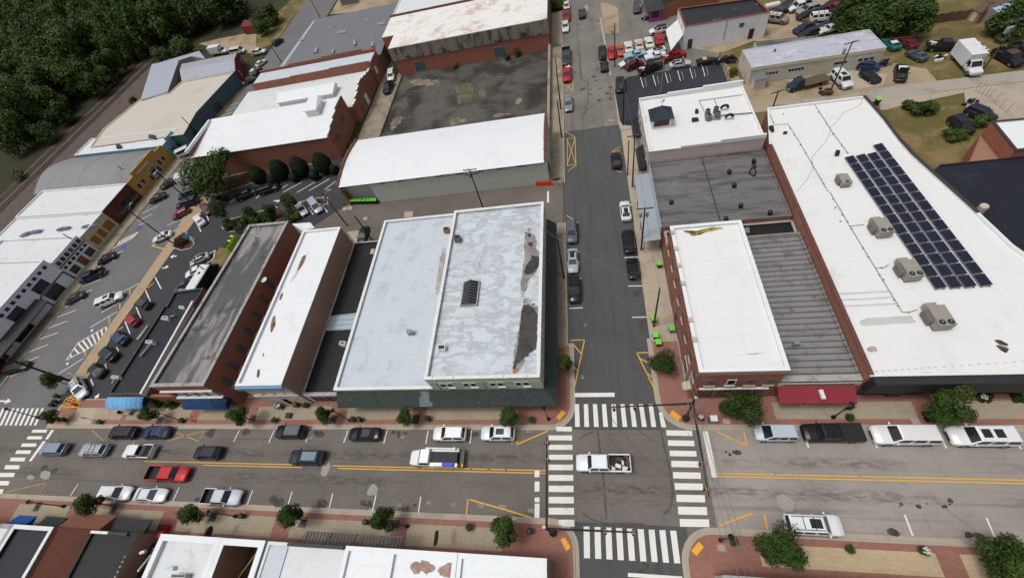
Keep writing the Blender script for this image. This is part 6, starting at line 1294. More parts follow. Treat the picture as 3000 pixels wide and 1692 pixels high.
f.slab('fascia',0,22.7,2.85,3.25,.002,.08,CREAMW); m=MB()
for s in ('170,365 215,362 215,400 180,400','40,395 20,415'): pass
m=MB(); p_=at('A4',40,405,3.2); m.tube((*p_,3.2),(p_[0]+.3,p_[1]+.3,3.9),.15,n=6); m.build('roof_vent',BLKT,t)
mm=MB(); line(mm,pts('A4','178,360 215,362 210,385 180,380 195,405',3.2),.12,3.215); line(mm,pts('A4','205,412 280,400',3.2),.08,3.215); line(mm,pts('A4','215,420 285,410',3.2),.08,3.215); mm.build('roof_marks',CHARW,t)
q=[gpx(a,b,2.6) for a,b in ((2210,122),(2398,104),(2352,122),(2225,146))]; bld('garage_annex','low grey-roofed annex behind the garage beside the white block building',q,2.6,GARW,CORR5,.05,.2,None)
t2=thing('bay_window_porch',(31,71.5,0),'small pale porch with a curved dark roof on the garage corner','porch'); q=at('A4',-10,590); MB().prism([(31.0,71.3),(33.2,71.3),(33.2,72.9),(31.0,72.9)],0,2.2).build('wall',GD,t2); MB().hull([(30.8,71.0,2.2),(33.4,71.0,2.2),(33.4,72.9,2.2),(30.8,72.9,2.2)],[(31.6,72,2.8),(32.6,72,2.8),(32.6,72.9,2.8),(31.6,72.9,2.8)]).build('porch_roof',flat('grey_green_roof',S(112,122,118)),t2)
t=bld('pink_walled_shop','brick shop with a dark shingle roof and a bright pink corner',[(18.3,105.4),(31.5,108.8),(30,119),(18.1,119)],3.4,BR4,BK,.1,.25,None)
PNK=flat('magenta_wall',S(168,68,140)); MB().box(15.3,18.2,105.1,108,0,2.7).build('pink_wall',PNK,t); MB().box(15.8,17.6,105.05,105.098,.9,2.2).build('window',DKGL,t)
MB().hull([(14.4,104.5,2.72),(19.0,104.5,2.72),(19.0,116,2.72),(14.4,116,2.72)],[(16,107,4.2),(17.6,107,4.2),(17.6,114,4.2),(16,114,4.2)]).build('hip_roof',flat('dark_shingle',S(62,62,64),.9),t)
sh=thing('garden_shed',(0,0,0),'small tan shed with brown roof and pale door by the wood fence','shed'); q=pts('A4','1490,150 1560,180 1690,140 1640,100'); b=[Vector(x) for x in q]
MB().prism(q,0,2.0).build('wall',flat('tan_shed',S(166,132,96)),sh); cc=sum(b,Vector((0,0)))/4; MB().hull([(*(cc+(x-cc)*1.12),2.0) for x in b],[(*(cc+(x-cc)*Vector((.9,.9))*.25 if 0 else cc+(x-cc)*.3),3.0) for x in b]).build('roof',flat('brown_shingle',S(98,72,60)),sh)
g=F(sh,q[0],q[1]); 
if g.n.dot(g.a-cc)<0: g=F(sh,q[1],q[0])
g.slab('door',g.L*.3,g.L*.75,.1,1.8,.002,.06,GD)
fe=thing('board_fence',(0,0,0),'weathered board fence behind the grass field','fence'); fp=pts('A4','1000,215 1180,190 1380,160 1500,150'); fm=MB()
for a,b in zip(fp,fp[1:]):
    a,b=Vector(a),Vector(b); d=(b-a); n=int(d.length/.2); ang=math.atan2(d.y,d.x)
    for i in range(n): c=a+d*(i+.5)/n; fm.obox(c.x,c.y,.05,1.75+.08*math.sin(i*7.1),.17,.03,ang)
fm.build('boards',m_wood,fe)
for i in range(0,7): c=Vector(fp[0]).lerp(Vector(fp[-1]),i/6); MB().obox(c.x,c.y+.1,0,1.7,.1,.1).build('post',m_wood,fe)
tag(bld('brown_roof_house','low brown-roofed house at the top right beyond the fence',pts('A4','1620,10 1932,-80 1900,-10 1700,60',2.8),2.8,TANW,flat('brown_roof',S(104,84,70),.9),.05,.2,None),None,None)
tag(bld('blue_tarp_house','house with a pale blue tarpaulin roof behind the utility pole',pts('A4','1690,60 1800,25 1900,30 1870,105 1780,120',2.8),2.8,TANW,flat('pale_tarp',S(176,196,222),.7),.05,.2,None),None,None)

# ---------------------------------------------------------------- near row along the bottom of the photo
y1=-9.35
def srow(name,label,x0,x1,z,wall,roofm,par,pw,cope,dy=0): return bld(name,label,[(x0,y1-dy),(x0,-40),(x1,-40),(x1,y1-dy)][::-1],z,wall,roofm,par,pw,cope)
t=srow('white_roof_shop','white-roofed shop with stained parapet at the bottom left corner',-100,-80.6,5.2,BR3,W2,.25,.45,GCAP)
t=srow('navy_roof_shop','dark navy roofed shop framed by a pale parapet, bottom left',-80.5,-73.6,5.2,BR3,BN,.35,.4,WTRIM)
t=srow('red_roof_shop','shop with a dark red-brown roof between two black roofs',-73.5,-67.6,4.9,BR3,stained('red_brown_roof',S(94,50,36),S(76,42,32),.45,.65,.3,.7,.85),.08,.25,None)
t=srow('black_roof_shop','black-roofed shop with a lattice parapet left of the white parapets',-67.5,-60.0,5.0,BR3,BK,.3,.3,None); MB().box(-67.3,-64.5,-9.72,-9.42,4.8,5.2).build('pale_parapet',WTRIM,t); MB().box(-64.4,-61.4,-9.75,-9.4,4.8,5.25).build('grey_parapet',CHARW,t); m=MB()
for i in range(18): m.box(-60.2,-60.0,-12-i*.5,-11.8-i*.5,5.0,5.25)
m.build('parapet_brick',GCAP,t)
t=thing('open_yard',(-58,-12,0),'dark narrow court with timber deck and white chimney pieces between shops','building'); MB().box(-59.9,-56.4,-40,-10.3,0,2.6).build('low_roof',BK,t); MB().box(-58.6,-56.45,-12.4,-10.8,2.6,3.4).build('timber_deck',m_wood,t)
m=MB(); m.tube((-58.8,-10.7,2.6),(-57.9,-13.2,4.6),.13,n=6); m.tube((-59.2,-11.4,4.2),(-58.4,-11.2,4.4),.2,n=6); m.build('white_pipe',WTRIM,t)
t=srow('white_parapet_shop','white-roofed shop with wide white parapet and rooftop condenser',-56.3,-47.6,5.1,BR3,W2,.45,.6,W1)
for s,h,mt in (('1270,1395 1330,1395 1335,1365 1278,1365',.5,BG2),('1335,1452 1445,1452 1450,1420 1345,1420',.9,METAL)): roofbox(t,'roof_unit','C1',s,4.65,h,mt,BLKT if mt is METAL else None)
t=bld('roofless_shell','roofless shop shell with earth floor inside white parapet walls',[(-47.5,-9.37),(-47.5,-40),(-41.5,-40),(-41.5,-9.37)][::-1],5.1,W2,stained('earth_floor',S(92,68,56),S(72,52,40),.42,.6,.3,.85,.95,st2=S(70,58,34),lo2=.58,scale2=.2,fine=.2),4.6,.6,W1)
MB().box(-47.0,-46.88,-39,-9.98,.6,5.0).build('inner_wall',BR3,t); MB().box(-42.2,-42.08,-39,-9.98,.6,5.0).build('inner_wall',BR3,t)
m=MB(); m.tube((-46.5,-13.5,1.6),(-42.6,-10.6,4.6),.06,n=5); m.tube((-42.3,-10.6,4.6),(-41.9,-12,2.5),.05,n=5); m.build('fallen_rafter',flat('pale_timber',S(170,140,104)),t)
t=srow('slate_front_shop','white-roofed shop behind a charcoal parapet and slatted canopies',-41.3,-31.2,4.9,CHARW,W2,.3,.35,None); MB().box(-41,-38.6,-39,-9.8,4.6,4.75).build('grey_roof_strip',BG2,t); MB().box(-38.4,-31.3,-9.7,-9.36,4.9,5.3).build('charcoal_parapet',CHARW,t)
f=F(t,(-31.2,-9.35),(-41.3,-9.35)); 
t=srow('plain_white_shop','plain white-roofed shop right of the slatted canopies',-31.1,-25.6,4.9,CHARW,W1,.25,.35,W1)
t=srow('stained_white_shop','white-roofed shop with two brown rust stains on its roof',-25.5,-18.0,5.3,BR3,W1,.3,.4,W1)
for i,s in enumerate(('1150,1350 1190,1320 1240,1330 1250,1310 1300,1330 1370,1370 1340,1400 1290,1430 1250,1400 1220,1430 1170,1400','1360,1400 1420,1340 1480,1322 1530,1325 1520,1360 1480,1400 1490,1450 1420,1452')): stain(t,'rust_stain','C2',s,5.01,ragged('brown_roof_stain',S(156,128,114),S(178,156,146),1.1,.4,.6) if i==0 else bpy.data.materials['brown_roof_stain'],.3,i)
t=srow('corner_white_shop','bright white-roofed shop on the near left corner of the crossing',-17.9,-8.6,5.2,BR3,W1,.25,.4,W1); MB().box(-8.95,-8.5,-38,-10.5,4.8,5.24).build('grey_side',BG2,t)
t=bld('near_corner_building','building with a grey roof edge at the bottom right',[(8.0,-60),(90,-60),(90,-9.75),(8.0,-9.75)],4.3,STONE,BG2,.1,.5,GCAP)
def slatted(x0,x1,label):
    t=thing('slatted_canopy',((x0+x1)/2,-9,0),label,'canopy','slatted canopies on the near row'); m=MB()
    n=int((x1-x0)/.42)
    for i in range(n): x=x0+(x1-x0)*(i+.5)/n; m.hull([(x-.13,-9.3,3.55),(x+.13,-9.3,3.55),(x+.13,-8.1,3.2),(x-.13,-8.1,3.2)],[(x-.13,-9.3,3.62),(x+.13,-9.3,3.62),(x+.13,-8.1,3.27),(x-.13,-8.1,3.27)])
    m.build('slats',flat('canopy_slat',S(78,76,74)),t); m=MB()
    for x in (x0,(x0+x1)/2,x1): m.tube((x,-9.3,4.3),(x,-8.15,3.3),.035,n=5); 
    m.box(x0,x1,-8.13,-8.05,3.12,3.3); m.build('frame',BLKT,t)
slatted(-37.7,-31.0,'longer slatted dark canopy in front of the charcoal parapet'); slatted(-30.4,-25.2,'shorter slatted dark canopy right of the longer one')
def wedge(name,label,x0,x1,z0,z1,out,mat,cat='awning'):
    t=thing(name,((x0+x1)/2,-9.3,0),label,cat); f=F(t,(x1,-9.3),(x0,-9.3)); f.awn('canopy',0,x1-x0,z0,z1,out,mat,.15); return t
wedge('blue_awning','bright blue sloped awning at the bottom left',-84.6,-81.2,2.8,3.6,1.15,flat('blue_canvas',S(14,82,156),.8))
wedge('charcoal_awning','charcoal sloped awning between blue and brown awnings',-79.4,-75.6,2.8,3.5,1.2,CHARW)
wedge('brown_awning','large brown sloped awning in front of the red roof',-74.4,-67.3,2.9,4.3,1.75,flat('brown_canvas',S(136,88,70),.8))
wedge('black_awning','black flat awning with pale trim right of the brown awning',-67.0,-61.2,2.9,3.3,1.5,BLKT)
# ---------------------------------------------------------------- trees and plants
LEAF_A=foliage('leaves_street',S(50,72,29),S(78,102,38),S(98,118,46)); LEAF_B=foliage('leaves_wood',S(50,72,29),S(76,102,40),S(92,112,47)); LEAF_C=foliage('leaves_wood_light',S(58,80,31),S(88,110,43),S(104,118,52)); LEAF_D=foliage('leaves_dark_shrub',S(26,38,20),S(40,56,26)); LEAF_H=foliage('leaves_hedge',S(44,66,22),S(68,94,32)); LEAF_P=foliage('leaves_plum',S(60,52,34),S(78,70,42)); BARK=flat('bark',S(76,64,52),.9)
FLW=flat('white_flowers',S(228,218,224)); FLP=flat('purple_flowers',S(92,44,84)); FLY=flat('rust_flowers',S(176,110,60))
def crown(rnd, R_, H, n, size, lobes=7, z0=0., squash=1., fill=.55):
    """many leaf faces clustered round a handful of off-centre clumps"""
    m=MB(); cl=[]
    for i in range(lobes):
        a=rnd.uniform(0,6.28); q=R_*rnd.uniform(.3,.85); zz=z0+H*rnd.uniform(.22,.85); k=1-abs((zz-z0)/H-.45)*.9
        cl.append((q*k*math.cos(a),q*k*math.sin(a),zz,R_*rnd.uniform(.3,.52)))
    cl.append((0,0,z0+H*.5,R_*.5))
    for i in range(n):
        cx,cy,cz,cr=cl[rnd.randrange(len(cl))]
        d=Vector((rnd.gauss(0,1),rnd.gauss(0,1),rnd.gauss(0,1)*squash)).normalized(); r=cr*(1-(1-fill)*rnd.random()**1.7)*(1+.12*rnd.gauss(0,1))
        p=Vector((cx,cy,cz))+Vector((d.x*r,d.y*r,d.z*r*(H/(2*R_))*1.05))
        if p.z<z0-.1: p.z=z0+rnd.uniform(0,.3)
        nrm=(d+Vector((rnd.uniform(-.7,.7),rnd.uniform(-.7,.7),rnd.uniform(-.2,.9)))).normalized()
        u=nrm.cross(Vector((rnd.uniform(-1,1),rnd.uniform(-1,1),rnd.uniform(-1,1)))).normalized(); v=nrm.cross(u); s=size*rnd.uniform(.55,1.25)
        m.face([p+u*s,p+v*s*.6+u*s*.1,p-u*s*.9,p-v*s*.62])
    return m
def trunk(H, r, rnd, R_):
    m=MB(); m.tube((0,0,-.1),(rnd.uniform(-.1,.1)*R_*.2,0,H*.45),r,r*.7,7)
    for k in range(5):
        a=k*1.256+rnd.uniform(-.3,.3); m.tube((0,0,H*rnd.uniform(.3,.42)),(R_*.5*math.cos(a),R_*.5*math.sin(a),H*rnd.uniform(.62,.8)),r*.5,r*.15,5)
    return m
NATP={}
def proto_tree(key, R_, H, n, size, leaf, tr, seed, lobes=7, z0=None, squash=1., fill=.55, tname='crown'):
    rnd=random.Random(seed); t=thing('proto',(0,0,0),None,None)
    z0=H*.22 if z0 is None else z0
    crown(rnd,R_,H-z0,n,size,lobes,z0,squash,fill).build(tname,leaf,t)
    if tr: trunk(H,tr,rnd,R_).build('trunk',BARK,t)
    NATP[key]=(t,R_)
for i in range(3): proto_tree('street%d'%i,1.35,4.3,2600,.14,LEAF_A,.07,20+i,8,1.5)
for i in range(2): proto_tree('big%d'%i,2.15,5.4,6000,.13,LEAF_A,.12,30+i,11,1.4)
for i in range(4): proto_tree('wood%d'%i,5.0,13.5,3600,.46,LEAF_B if i%2 else LEAF_C,.28,40+i,14,.4)
proto_tree('broad',5.6,8.6,5200,.3,LEAF_B,.3,50,15,1.5)
for i in range(2):
    rnd=random.Random(60+i); t=thing('proto',(0,0,0),None,None); m=MB()
    for k in range(2600):
        d=Vector((rnd.gauss(0,1),rnd.gauss(0,1),rnd.gauss(0,1))).normalized(); q=1.35*(1-.1*rnd.random()); taper=1-.25*max(0,d.z)
        p=Vector((d.x*q*taper,d.y*q*taper,1.55+d.z*1.5)); nrm=(d+Vector((rnd.uniform(-.5,.5),rnd.uniform(-.5,.5),rnd.uniform(-.3,.5)))).normalized(); u=nrm.cross(Vector((rnd.uniform(-1,1),rnd.uniform(-1,1),rnd.uniform(-1,1)))).normalized(); v=nrm.cross(u); s=.15*rnd.uniform(.6,1.2)
        m.face([p+u*s,p+v*s*.7,p-u*s,p-v*s*.7])
    m.build('crown',LEAF_D,t); NATP['shrub%d'%i]=(t,1.35)
for i in range(2): proto_tree('bush%d'%i,1.0,1.35,800,.13,LEAF_H,0,70+i,6,.05)
proto_tree('plum',1.5,2.0,900,.16,LEAF_P,0,75,6,.1)
for i in range(2): proto_tree('scrub%d'%i,2.0,2.6,1000,.25,LEAF_C,0,78+i,7,.05)
def plant(key, p, label, cat='tree', name='street_tree', R_=None, group=None, h=1., seed=0):
    t,r0=NATP[key]; o=copy_tree(t); o.name=name; o.location=(p[0],p[1],p[2] if len(p)>2 else 0); s=(R_ or r0)/r0; o.scale=(s,s,s*h); o.rotation_euler=(0,0,seed*1.7+p[0]*.37); tag(o,label,cat,group); return o
GT_='street trees along the sidewalks'
for i,(tl,x,y,rr,z,lb) in enumerate([
 ('C1',365,222,1.25,3,'slim street tree beside the left crosswalk with the striped bars'),('B1',390,1405,1.45,3,'street tree standing under the leaning pole at the left street corner'),
 ('C1',1100,222,1.25,3,'street tree just right of the light blue awning'),('C1',1812,225,1.5,3,'street tree at the corner of the navy awning'),
 ('C2',495,212,1.3,3,'street tree before the low white-fronted shop'),('C2',1128,240,1.25,3,'street tree at the middle of the green shingled awning'),('C2',1895,240,1.35,3,'street tree at the right end of the green shingled awning'),
 ('C1',690,885,1.6,3,'street tree leaning over the white SUV at the near kerb'),('C1',1455,965,1.45,3,'street tree left of the silver-white pickup on the near sidewalk'),
 ('C2',265,1000,1.5,3,'street tree left above the longer slatted canopy'),('C2',955,1030,1.5,3,'street tree above the shorter slatted canopy'),('C2',1868,1080,1.65,3,'street tree on the near left corner of the crossing'),
 ('B3',385,1290,1.2,2.6,'street tree squeezed beside the green awning on the side street')]):
    plant('street%d'%(i%3),at(tl,x,y,z),lb,R_=rr,group=GT_,seed=i)
for i,(tl,x,y,rr,z,lb) in enumerate([('C3',1745,195,2.3,3.2,'broad street tree before the brick corner building front'),('B3',1155,1258,1.8,3.2,'round street tree beside the brick corner building side wall'),
 ('C4',1330,165,2.3,3.2,'yellow-green street tree in front of the charcoal store front'),('C4',125,1210,2.2,3.4,'large street tree beside the lone white SUV'),('C4',1850,1310,2.2,3.4,'street tree at the bottom right corner')]):
    plant('big%d'%(i%2),at(tl,x,y,z),lb,R_=rr,group=GT_,seed=i)
plant('broad',(*at('A1',1640,1340,4.0),),'big spreading tree at the corner of the brick building above the lot',R_=6.4,name='broad_tree')
for i,(x,y,rr,h_) in enumerate([(35,1350,1.9,1.15),(200,1310,1.95,1.2),(350,1290,1.95,1.2),(520,1265,2.0,1.2),(120,1350,1.3,.9),(280,1330,1.2,.9),(432,1315,1.2,.9),(585,1275,1.0,1.1)]):
    big=i<4
    lb=('dark rounded shrub closest to the big tree','dark rounded shrub, second from the big tree','dark rounded shrub, third from the big tree','dark rounded shrub, tall, nearest the warehouse corner','low shrub between the first two dark rounded shrubs','low shrub between the middle dark rounded shrubs','low shrub between the last two dark rounded shrubs','narrow shrub against the warehouse corner')[i]
    plant('shrub%d'%(i%2),at('A2',x,y,1.4),lb,'shrub','clipped_shrub',rr,'clipped shrubs along the brick wall',h_,i)
for i,(tl,x,y,rr,lb) in enumerate([('B1',1690,165,1.9,'round tree at the left end of the planted island'),('B1',1868,150,1.3,'small round tree in the planted island behind the hedge'),('B2',95,130,1.3,'small lot tree left of the dark SUV'),('B2',262,85,1.7,'lot tree between dark SUV and white car')]):
    plant('street%d'%(i%3),at(tl,x,y,3),lb,R_=rr,name='lot_tree',group='trees in the lot islands',seed=i)
for i,(tl,x,y,rr,h_,lb) in enumerate([('B1',1725,255,1.9,.9,'low hedge bush at the rounded island end'),('B1',1850,240,2.4,.75,'hedge bush in the island next to the rounded end'),('B2',95,205,2.4,.8,'hedge bush below the dark SUV'),('B2',10,212,2.2,.8,'hedge bush at the back of the brick building'),('B2',265,195,2.3,.8,'hedge bush below the white car'),
  ('C1',1140,60,1.3,1.5,'ivy-like bush behind the brick garden wall'),('C1',1200,130,1.2,1.2,'bush spilling over the sidewalk by the navy awning'),('C1',1300,135,1.2,1.1,'bush at the left end of the navy awning'),('C1',1110,10,.9,1.6,'climbing bush at the brick building corner'),('C4',1650,85,.8,1.0,'potted evergreen under the charcoal front'),('C4',1890,95,.8,1.0,'potted evergreen at the right end of the charcoal front')]):
    plant('bush%d'%(i%2),at(tl,x,y,.6),lb,'bush','bush',rr,None,h_,i)
plant('plum',at('B1',1365,368,1),'dark brownish bush on the mulch island by the walkway','bush','bush',1.6)
for i,(tl,x,y,rr,lb) in enumerate([('A2',1085,520,1.9,'scrub at the back of the brick lane'),('A2',1890,440,1.2,'weeds at the foot of the brick depot'),('A3',35,390,1.3,'ivy on the brick depot wall corner, left clump'),('A3',125,300,1.0,'ivy climbing the brick depot wall'),('A3',200,330,.7,'thin ivy strand near the depot corner'),('A2',1510,500,.9,'weeds below the streaked fascia'),('A2',1620,430,.6,'vine hanging on the brick depot wall'),
  ('A4',1110,830,2.2,'scrub heap on the gravel beside the grass plot'),('A4',1210,830,1.7,'grey-green scrub by the grass plot corner'),('A4',1390,1020,1.9,'dark scrub beside the black SUV'),('A4',1600,925,1.6,'green vine at the brick lean-to peak'),('A4',1790,240,3.2,'dark bush by the leaning utility pole'),('A4',1900,170,3.6,'dark bush at the right edge beyond the pole'),('A4',690,180,2.0,'low scrub at the junkyard end'),('A4',860,190,2.2,'low scrub before the board fence'),('A3',1880,330,.6,'small weed by the garage wall'),('A3',1670,550,1.2,'weeds beside the sealed lot fence'),('A1',160,1330,2.5,'scrub beside the barrel roof'),('A1',1010,760,1.6,'scrub at the railway side of the long warehouse'),('A3',340,50,2.4,'grass clump behind the wire gate')]):
    z_={'A3':1.2}.get(tl,.5) if i in (2,3,4,5,6) else .5
    plant('scrub%d'%(i%2),at(tl,x,y,z_),lb,'scrub','scrub',rr,None,.8 if i>6 else 1.1,i)
# woodland
def inside(x,y):
    if y<150: 
        xe=-172.3 if y<112 else -172.3+(y-112)*.13
        return x<xe and y>-25
    return x<-158+ (y-150)*.0 and y<160 or (y>=152 and x<-131-(0 if y>165 else (165-y)*1.6)) or (y>=176 and x<-120)
def proj(x,y,z):
    v=[x-CAMP[0],y-CAMP[1],z-CAMP[2]]; c=[sum(RC[i][j]*v[j] for j in range(3)) for i in range(3)]
    return (1500+FPX*c[0]/c[2],846+FPX*c[1]/c[2]) if c[2]>1 else None
rw=random.Random(11); cand=[]
y=-22
while y<520:
    x=-124 if y>150 else -172.6
    while x>-620:
        px_,py_=x+rw.uniform(-2.6,2.6),y+rw.uniform(-2.6,2.6)
        if inside(px_,py_):
            a=proj(px_,py_,11)
            if a and -60<a[0]<930 and -60<a[1]<1400: cand.append((math.hypot(px_-CAMP[0],py_-CAMP[1]),px_,py_))
        x-=8.2
    y+=7.6
cand.sort()
for i,(d,x,y) in enumerate(cand[:290]):
    k=rw.randrange(4); o=plant('wood%d'%k,(x,y,-.06),'leafy woodland tree beyond the railway tracks',name='woodland_tree',R_=rw.uniform(3.6,4.6) if x>-176 and y<150 else rw.uniform(4.6,6.8),group='trees of the wood beyond the railway',h=rw.uniform(.7,1.15),seed=i)
print('forest candidates',len(cand))
if len(cand)>290:
    mm=MB(); 
    for d,x,y in cand[290:]:
        c_=crown(random.Random(int(d*100)),rw.uniform(5,6.5),10,260,1.3,6,2); c_.v=[(a+x,b+y,c) for a,b,c in c_.v]; k=len(mm.v); mm.v+=c_.v; mm.f+=[tuple(q+k for q in f_) for f_ in c_.f]; mm.m+=c_.m
    tag(mm.build('distant_wood',LEAF_B),'far woodland fading to the top left','wood',kind='stuff')
for i,(tl,x,y,rr) in enumerate([('A4',700,55,3.4),('A4',820,75,4.5),('A4',950,60,4.5),('A4',1090,75,4.5),('A4',760,-20,5),('A4',900,-40,5),('A4',1060,-40,5.5),('A4',640,-30,3.5)]):
    plant('wood%d'%(i%4),at(tl,x,y,5),('dense tree overhanging the red cars of the junkyard','dense tree between the junkyard and the board fence','dense tree behind the left end of the board fence','dense tree behind the middle of the board fence')[i] if i<4 else 'leafy tree in the clump along the top edge behind the junkyard',R_=rr*.9,name='yard_tree',group='trees behind the junkyard' if i>3 else None,h=.62,seed=i)
for i,(tl,x,y,rr,lb) in enumerate([('A2',60,70,4.5,'dark tree on the verge at the top by the railway street'),('A2',10,150,4,'tree on the verge below the dark one'),('A4',1930,30,3.5,'pale leafed tree behind the utility pole at the right edge'),('A1',1190,400,4,'yellow-green tree at the railway bend'),('A1',1330,330,4.5,'mid green tree beside the yellow-green one')]):
    plant('wood%d'%((i+1)%4),at(tl,x,y,5),lb,R_=rr,name='verge_tree',h=.6,seed=i)
for t,_ in NATP.values(): kill(t)

# ---------------------------------------------------------------- poles, lamps and signals
POLEW=flat('pole_timber',S(84,74,66),.9); POLED=flat('pole_timber_dark',S(52,46,42),.9); GREYC=flat('transformer_grey',S(170,176,180),.5,.4,.2)
def px_of(tl,x,y): return (TX[tl[1]]+x/2.576, TY[tl[0]]+y/2.576)
def rise(base, top_px):
    best=(1e9,0)
    for k in range(60,1500):
        z=k*.01; q=proj(base[0],base[1],z); e=(q[0]-top_px[0])**2+(q[1]-top_px[1])**2
        if e<best[0]: best=(e,z)
    return best[1]
POLES={}
def pole(key, b, tp, label, arm=0, tr=0, ang=0, mat=None, r=.15, hmax=12, lamp=False, cat='utility pole'):
    base=at(*b); h=min(hmax,rise(base,px_of(*tp))); t=thing('utility_pole',base,label,cat,'utility poles')
    MB().tube((*base,-.1),(*base,h),r,r*.65,8).build('pole',mat or POLED,t); c,s=math.cos(ang),math.sin(ang)
    for i in range(arm):
        z=h-.35-i*1.0; MB().obox(base[0]+c*0-s*.14,base[1]+s*0+c*.14,z-.06,z+.06,2.4,.11,ang).build('crossarm',mat or POLED,t)
        for u in (-1.05,-.45,.45,1.05): MB().tube((base[0]+c*u-s*.14,base[1]+s*u+c*.14,z+.06),(base[0]+c*u-s*.14,base[1]+s*u+c*.14,z+.28),.05,n=6).build('insulator',GREYC,t)
    for i in range(tr):
        u=(-.45,.45,0)[i]; q=(base[0]+c*u-s*.4,base[1]+s*u+c*.4); MB().lathe(*q,[(.2,h-2.3),(.24,h-2.2),(.24,h-1.4),(.12,h-1.3)],10).build('transformer',GREYC,t)
    if lamp: m=MB(); m.tube((*base,h-.8),(base[0]+1.1*c,base[1]+1.1*s,h-.1),.04,n=5); m.obox(base[0]+1.4*c,base[1]+1.4*s,h-.16,h-.02,.7,.25,ang); m.build('lamp_arm',GREYC,t)
    POLES[key]=(base[0],base[1],h); return t
pole('alley',('B2',1715,120),('A2',1605,1275),'utility pole rising from the alley behind the corner building',2,1,0)
pole('lotlamp',('B2',690,250),('B2',490,0),'pole with lamps at the alley mouth beside the lot',0,1,.3,POLEW,lamp=True)
pole('island',('B1',1300,380),('B1',940,130),'tall pole at the walkway by the bushy island',1,0,1.4,lamp=True)
pole('corner',('B1',530,1420),('B1',0,1250),'long leaning-looking pole over the left street corner',0,0,1.4,r=.2,lamp=False)
pole('east1',('B3',1068,1010),('B3',1090,715),'plain utility pole beside a green-lidded cart on the side street',0,0,0,POLEW)
pole('east2',('B3',975,435),('B3',990,112),'utility pole with transformers at the end of the pale canopy',1,2,0)
pole('garage',('A4',470,690),('A4',655,315),'utility pole with one transformer before the garage',1,1,.2,POLEW)
pole('field',('A4',1605,550),('A4',1890,130),'utility pole with three transformers at the right of the grass field',1,3,.2,POLEW)
pole('yard',('A3',775,505),('A3',778,175),'utility pole with a transformer beside the red sports car',0,1,0)
pole('west1',('A3',375,1040),('A3',350,760),'dark utility pole on the left sidewalk by the warehouse corner',0,0,0)
pole('west2',('B3',393,650),('B3',355,345),'dark utility pole on the left sidewalk beside the green awning',0,0,0)
pole('west3',('A3',370,830),('A3',345,440),'dark utility pole on the left sidewalk by the silver-grey sedan',0,0,0)
pole('east3',('A3',838,945),('A3',845,640),'dark utility pole at the sealed lot corner',0,0,0)
pole('east4',('A3',872,1325),('A3',838,1060),'dark pole on the right kerb above the black sedan',0,0,0,r=.12,lamp=False)
pole('east5',('A3',908,1415),('A3',925,1015),'grey utility pole with a short arm before the pink building',1,0,0,POLEW)
pole('lotpole',('A3',1122,700),('A3',1145,430),'pale pole standing in the sealed lot behind the white roof',0,0,0,GREYC,r=.1)
pole('far1',('A2',498,160),('A2',405,0),'utility pole beside the far corner of the long metal roof',0,0,0)
pole('far2',('A2',195,475),('A2',100,355),'utility pole on the railway street kerb by the long metal roof',0,0,0)
pole('left1',('A1',1525,1045),('A1',1365,885),'utility pole in front of the dark teal wall',0,0,1.4)
pole('left2',('A1',1065,1395),('A1',885,1255),'utility pole in front of the ochre building, left',0,0,1.4)
pole('left3',('B1',1482,108),('A1',1120,1265),'utility pole with transformers crossing the ochre building',1,3,1.4)
pole('left4',('B1',722,462),('B1',475,310),'utility pole in front of the boarded shop',0,0,1.4)
pole('lane',('A4',35,815),('A4',85,685),'short utility pole behind the white roof store',1,0,.3,hmax=6)
pole('alley2',('B2',880,362),('B2',735,180),'leaning-looking pole beside the dark green sedan in the alley',0,0,0)
pole('bus',('B1',1618,638),('B1',1435,510),'pole behind the white-roofed bus',0,0,0,r=.12)
def wire(a,b,label,dz=(0,0),off=(0,0),r=.02,sag=.6):
    A=Vector(POLES[a] if isinstance(a,str) else a); B=Vector(POLES[b] if isinstance(b,str) else b); A.z-=dz[0]; B.z-=dz[1]; A.x+=off[0];B.x+=off[0];A.y+=off[1];B.y+=off[1]; m=MB(); pr=None
    for i in range(11):
        t=i/10; q=A.lerp(B,t); q.z-=sag*4*t*(1-t)
        if pr: m.tube(pr,q,r,n=4)
        pr=q
    tag(m.build('power_line',WIRE),label,'power line','overhead power lines')
WIRE=flat('wire',S(120,120,120),.6)
for a,b,lb in (('yard','east3','overhead wire between the sports car pole and the sealed lot corner pole'),('east3','east5','overhead wire from the sealed lot corner to the pink building pole'),('east5','east2','overhead wire from the pink building pole to the canopy pole'),('east2','east1','overhead wire between the canopy pole and the plain side street pole'),('alley','lotlamp','overhead wire along the alley toward the lot lamps'),('garage','field','overhead wire above the grass field'),('left3','island','overhead wire above the railway street walkway'),('west3','west1','overhead wire along the left sidewalk'),('lane','garage','overhead wire from the store rear to the garage'),('east1','west2','overhead wire crossing the side street'),('alley','west2','overhead wire over the corner building roof')): wire(a,b,lb)
p=POLES['east1']
for k in range(4): wire(p,(9.5+k*.55,-30,8.2),'pale overhead wire running past the round street tree toward the viewer',off=(k*.3,0),dz=(.2+k*.2,0),r=.022,sag=.8)
BLK_M=flat('lamp_post_black',S(22,23,25),.5,.5); LENS=flat('lamp_glass',S(190,190,180),.3)
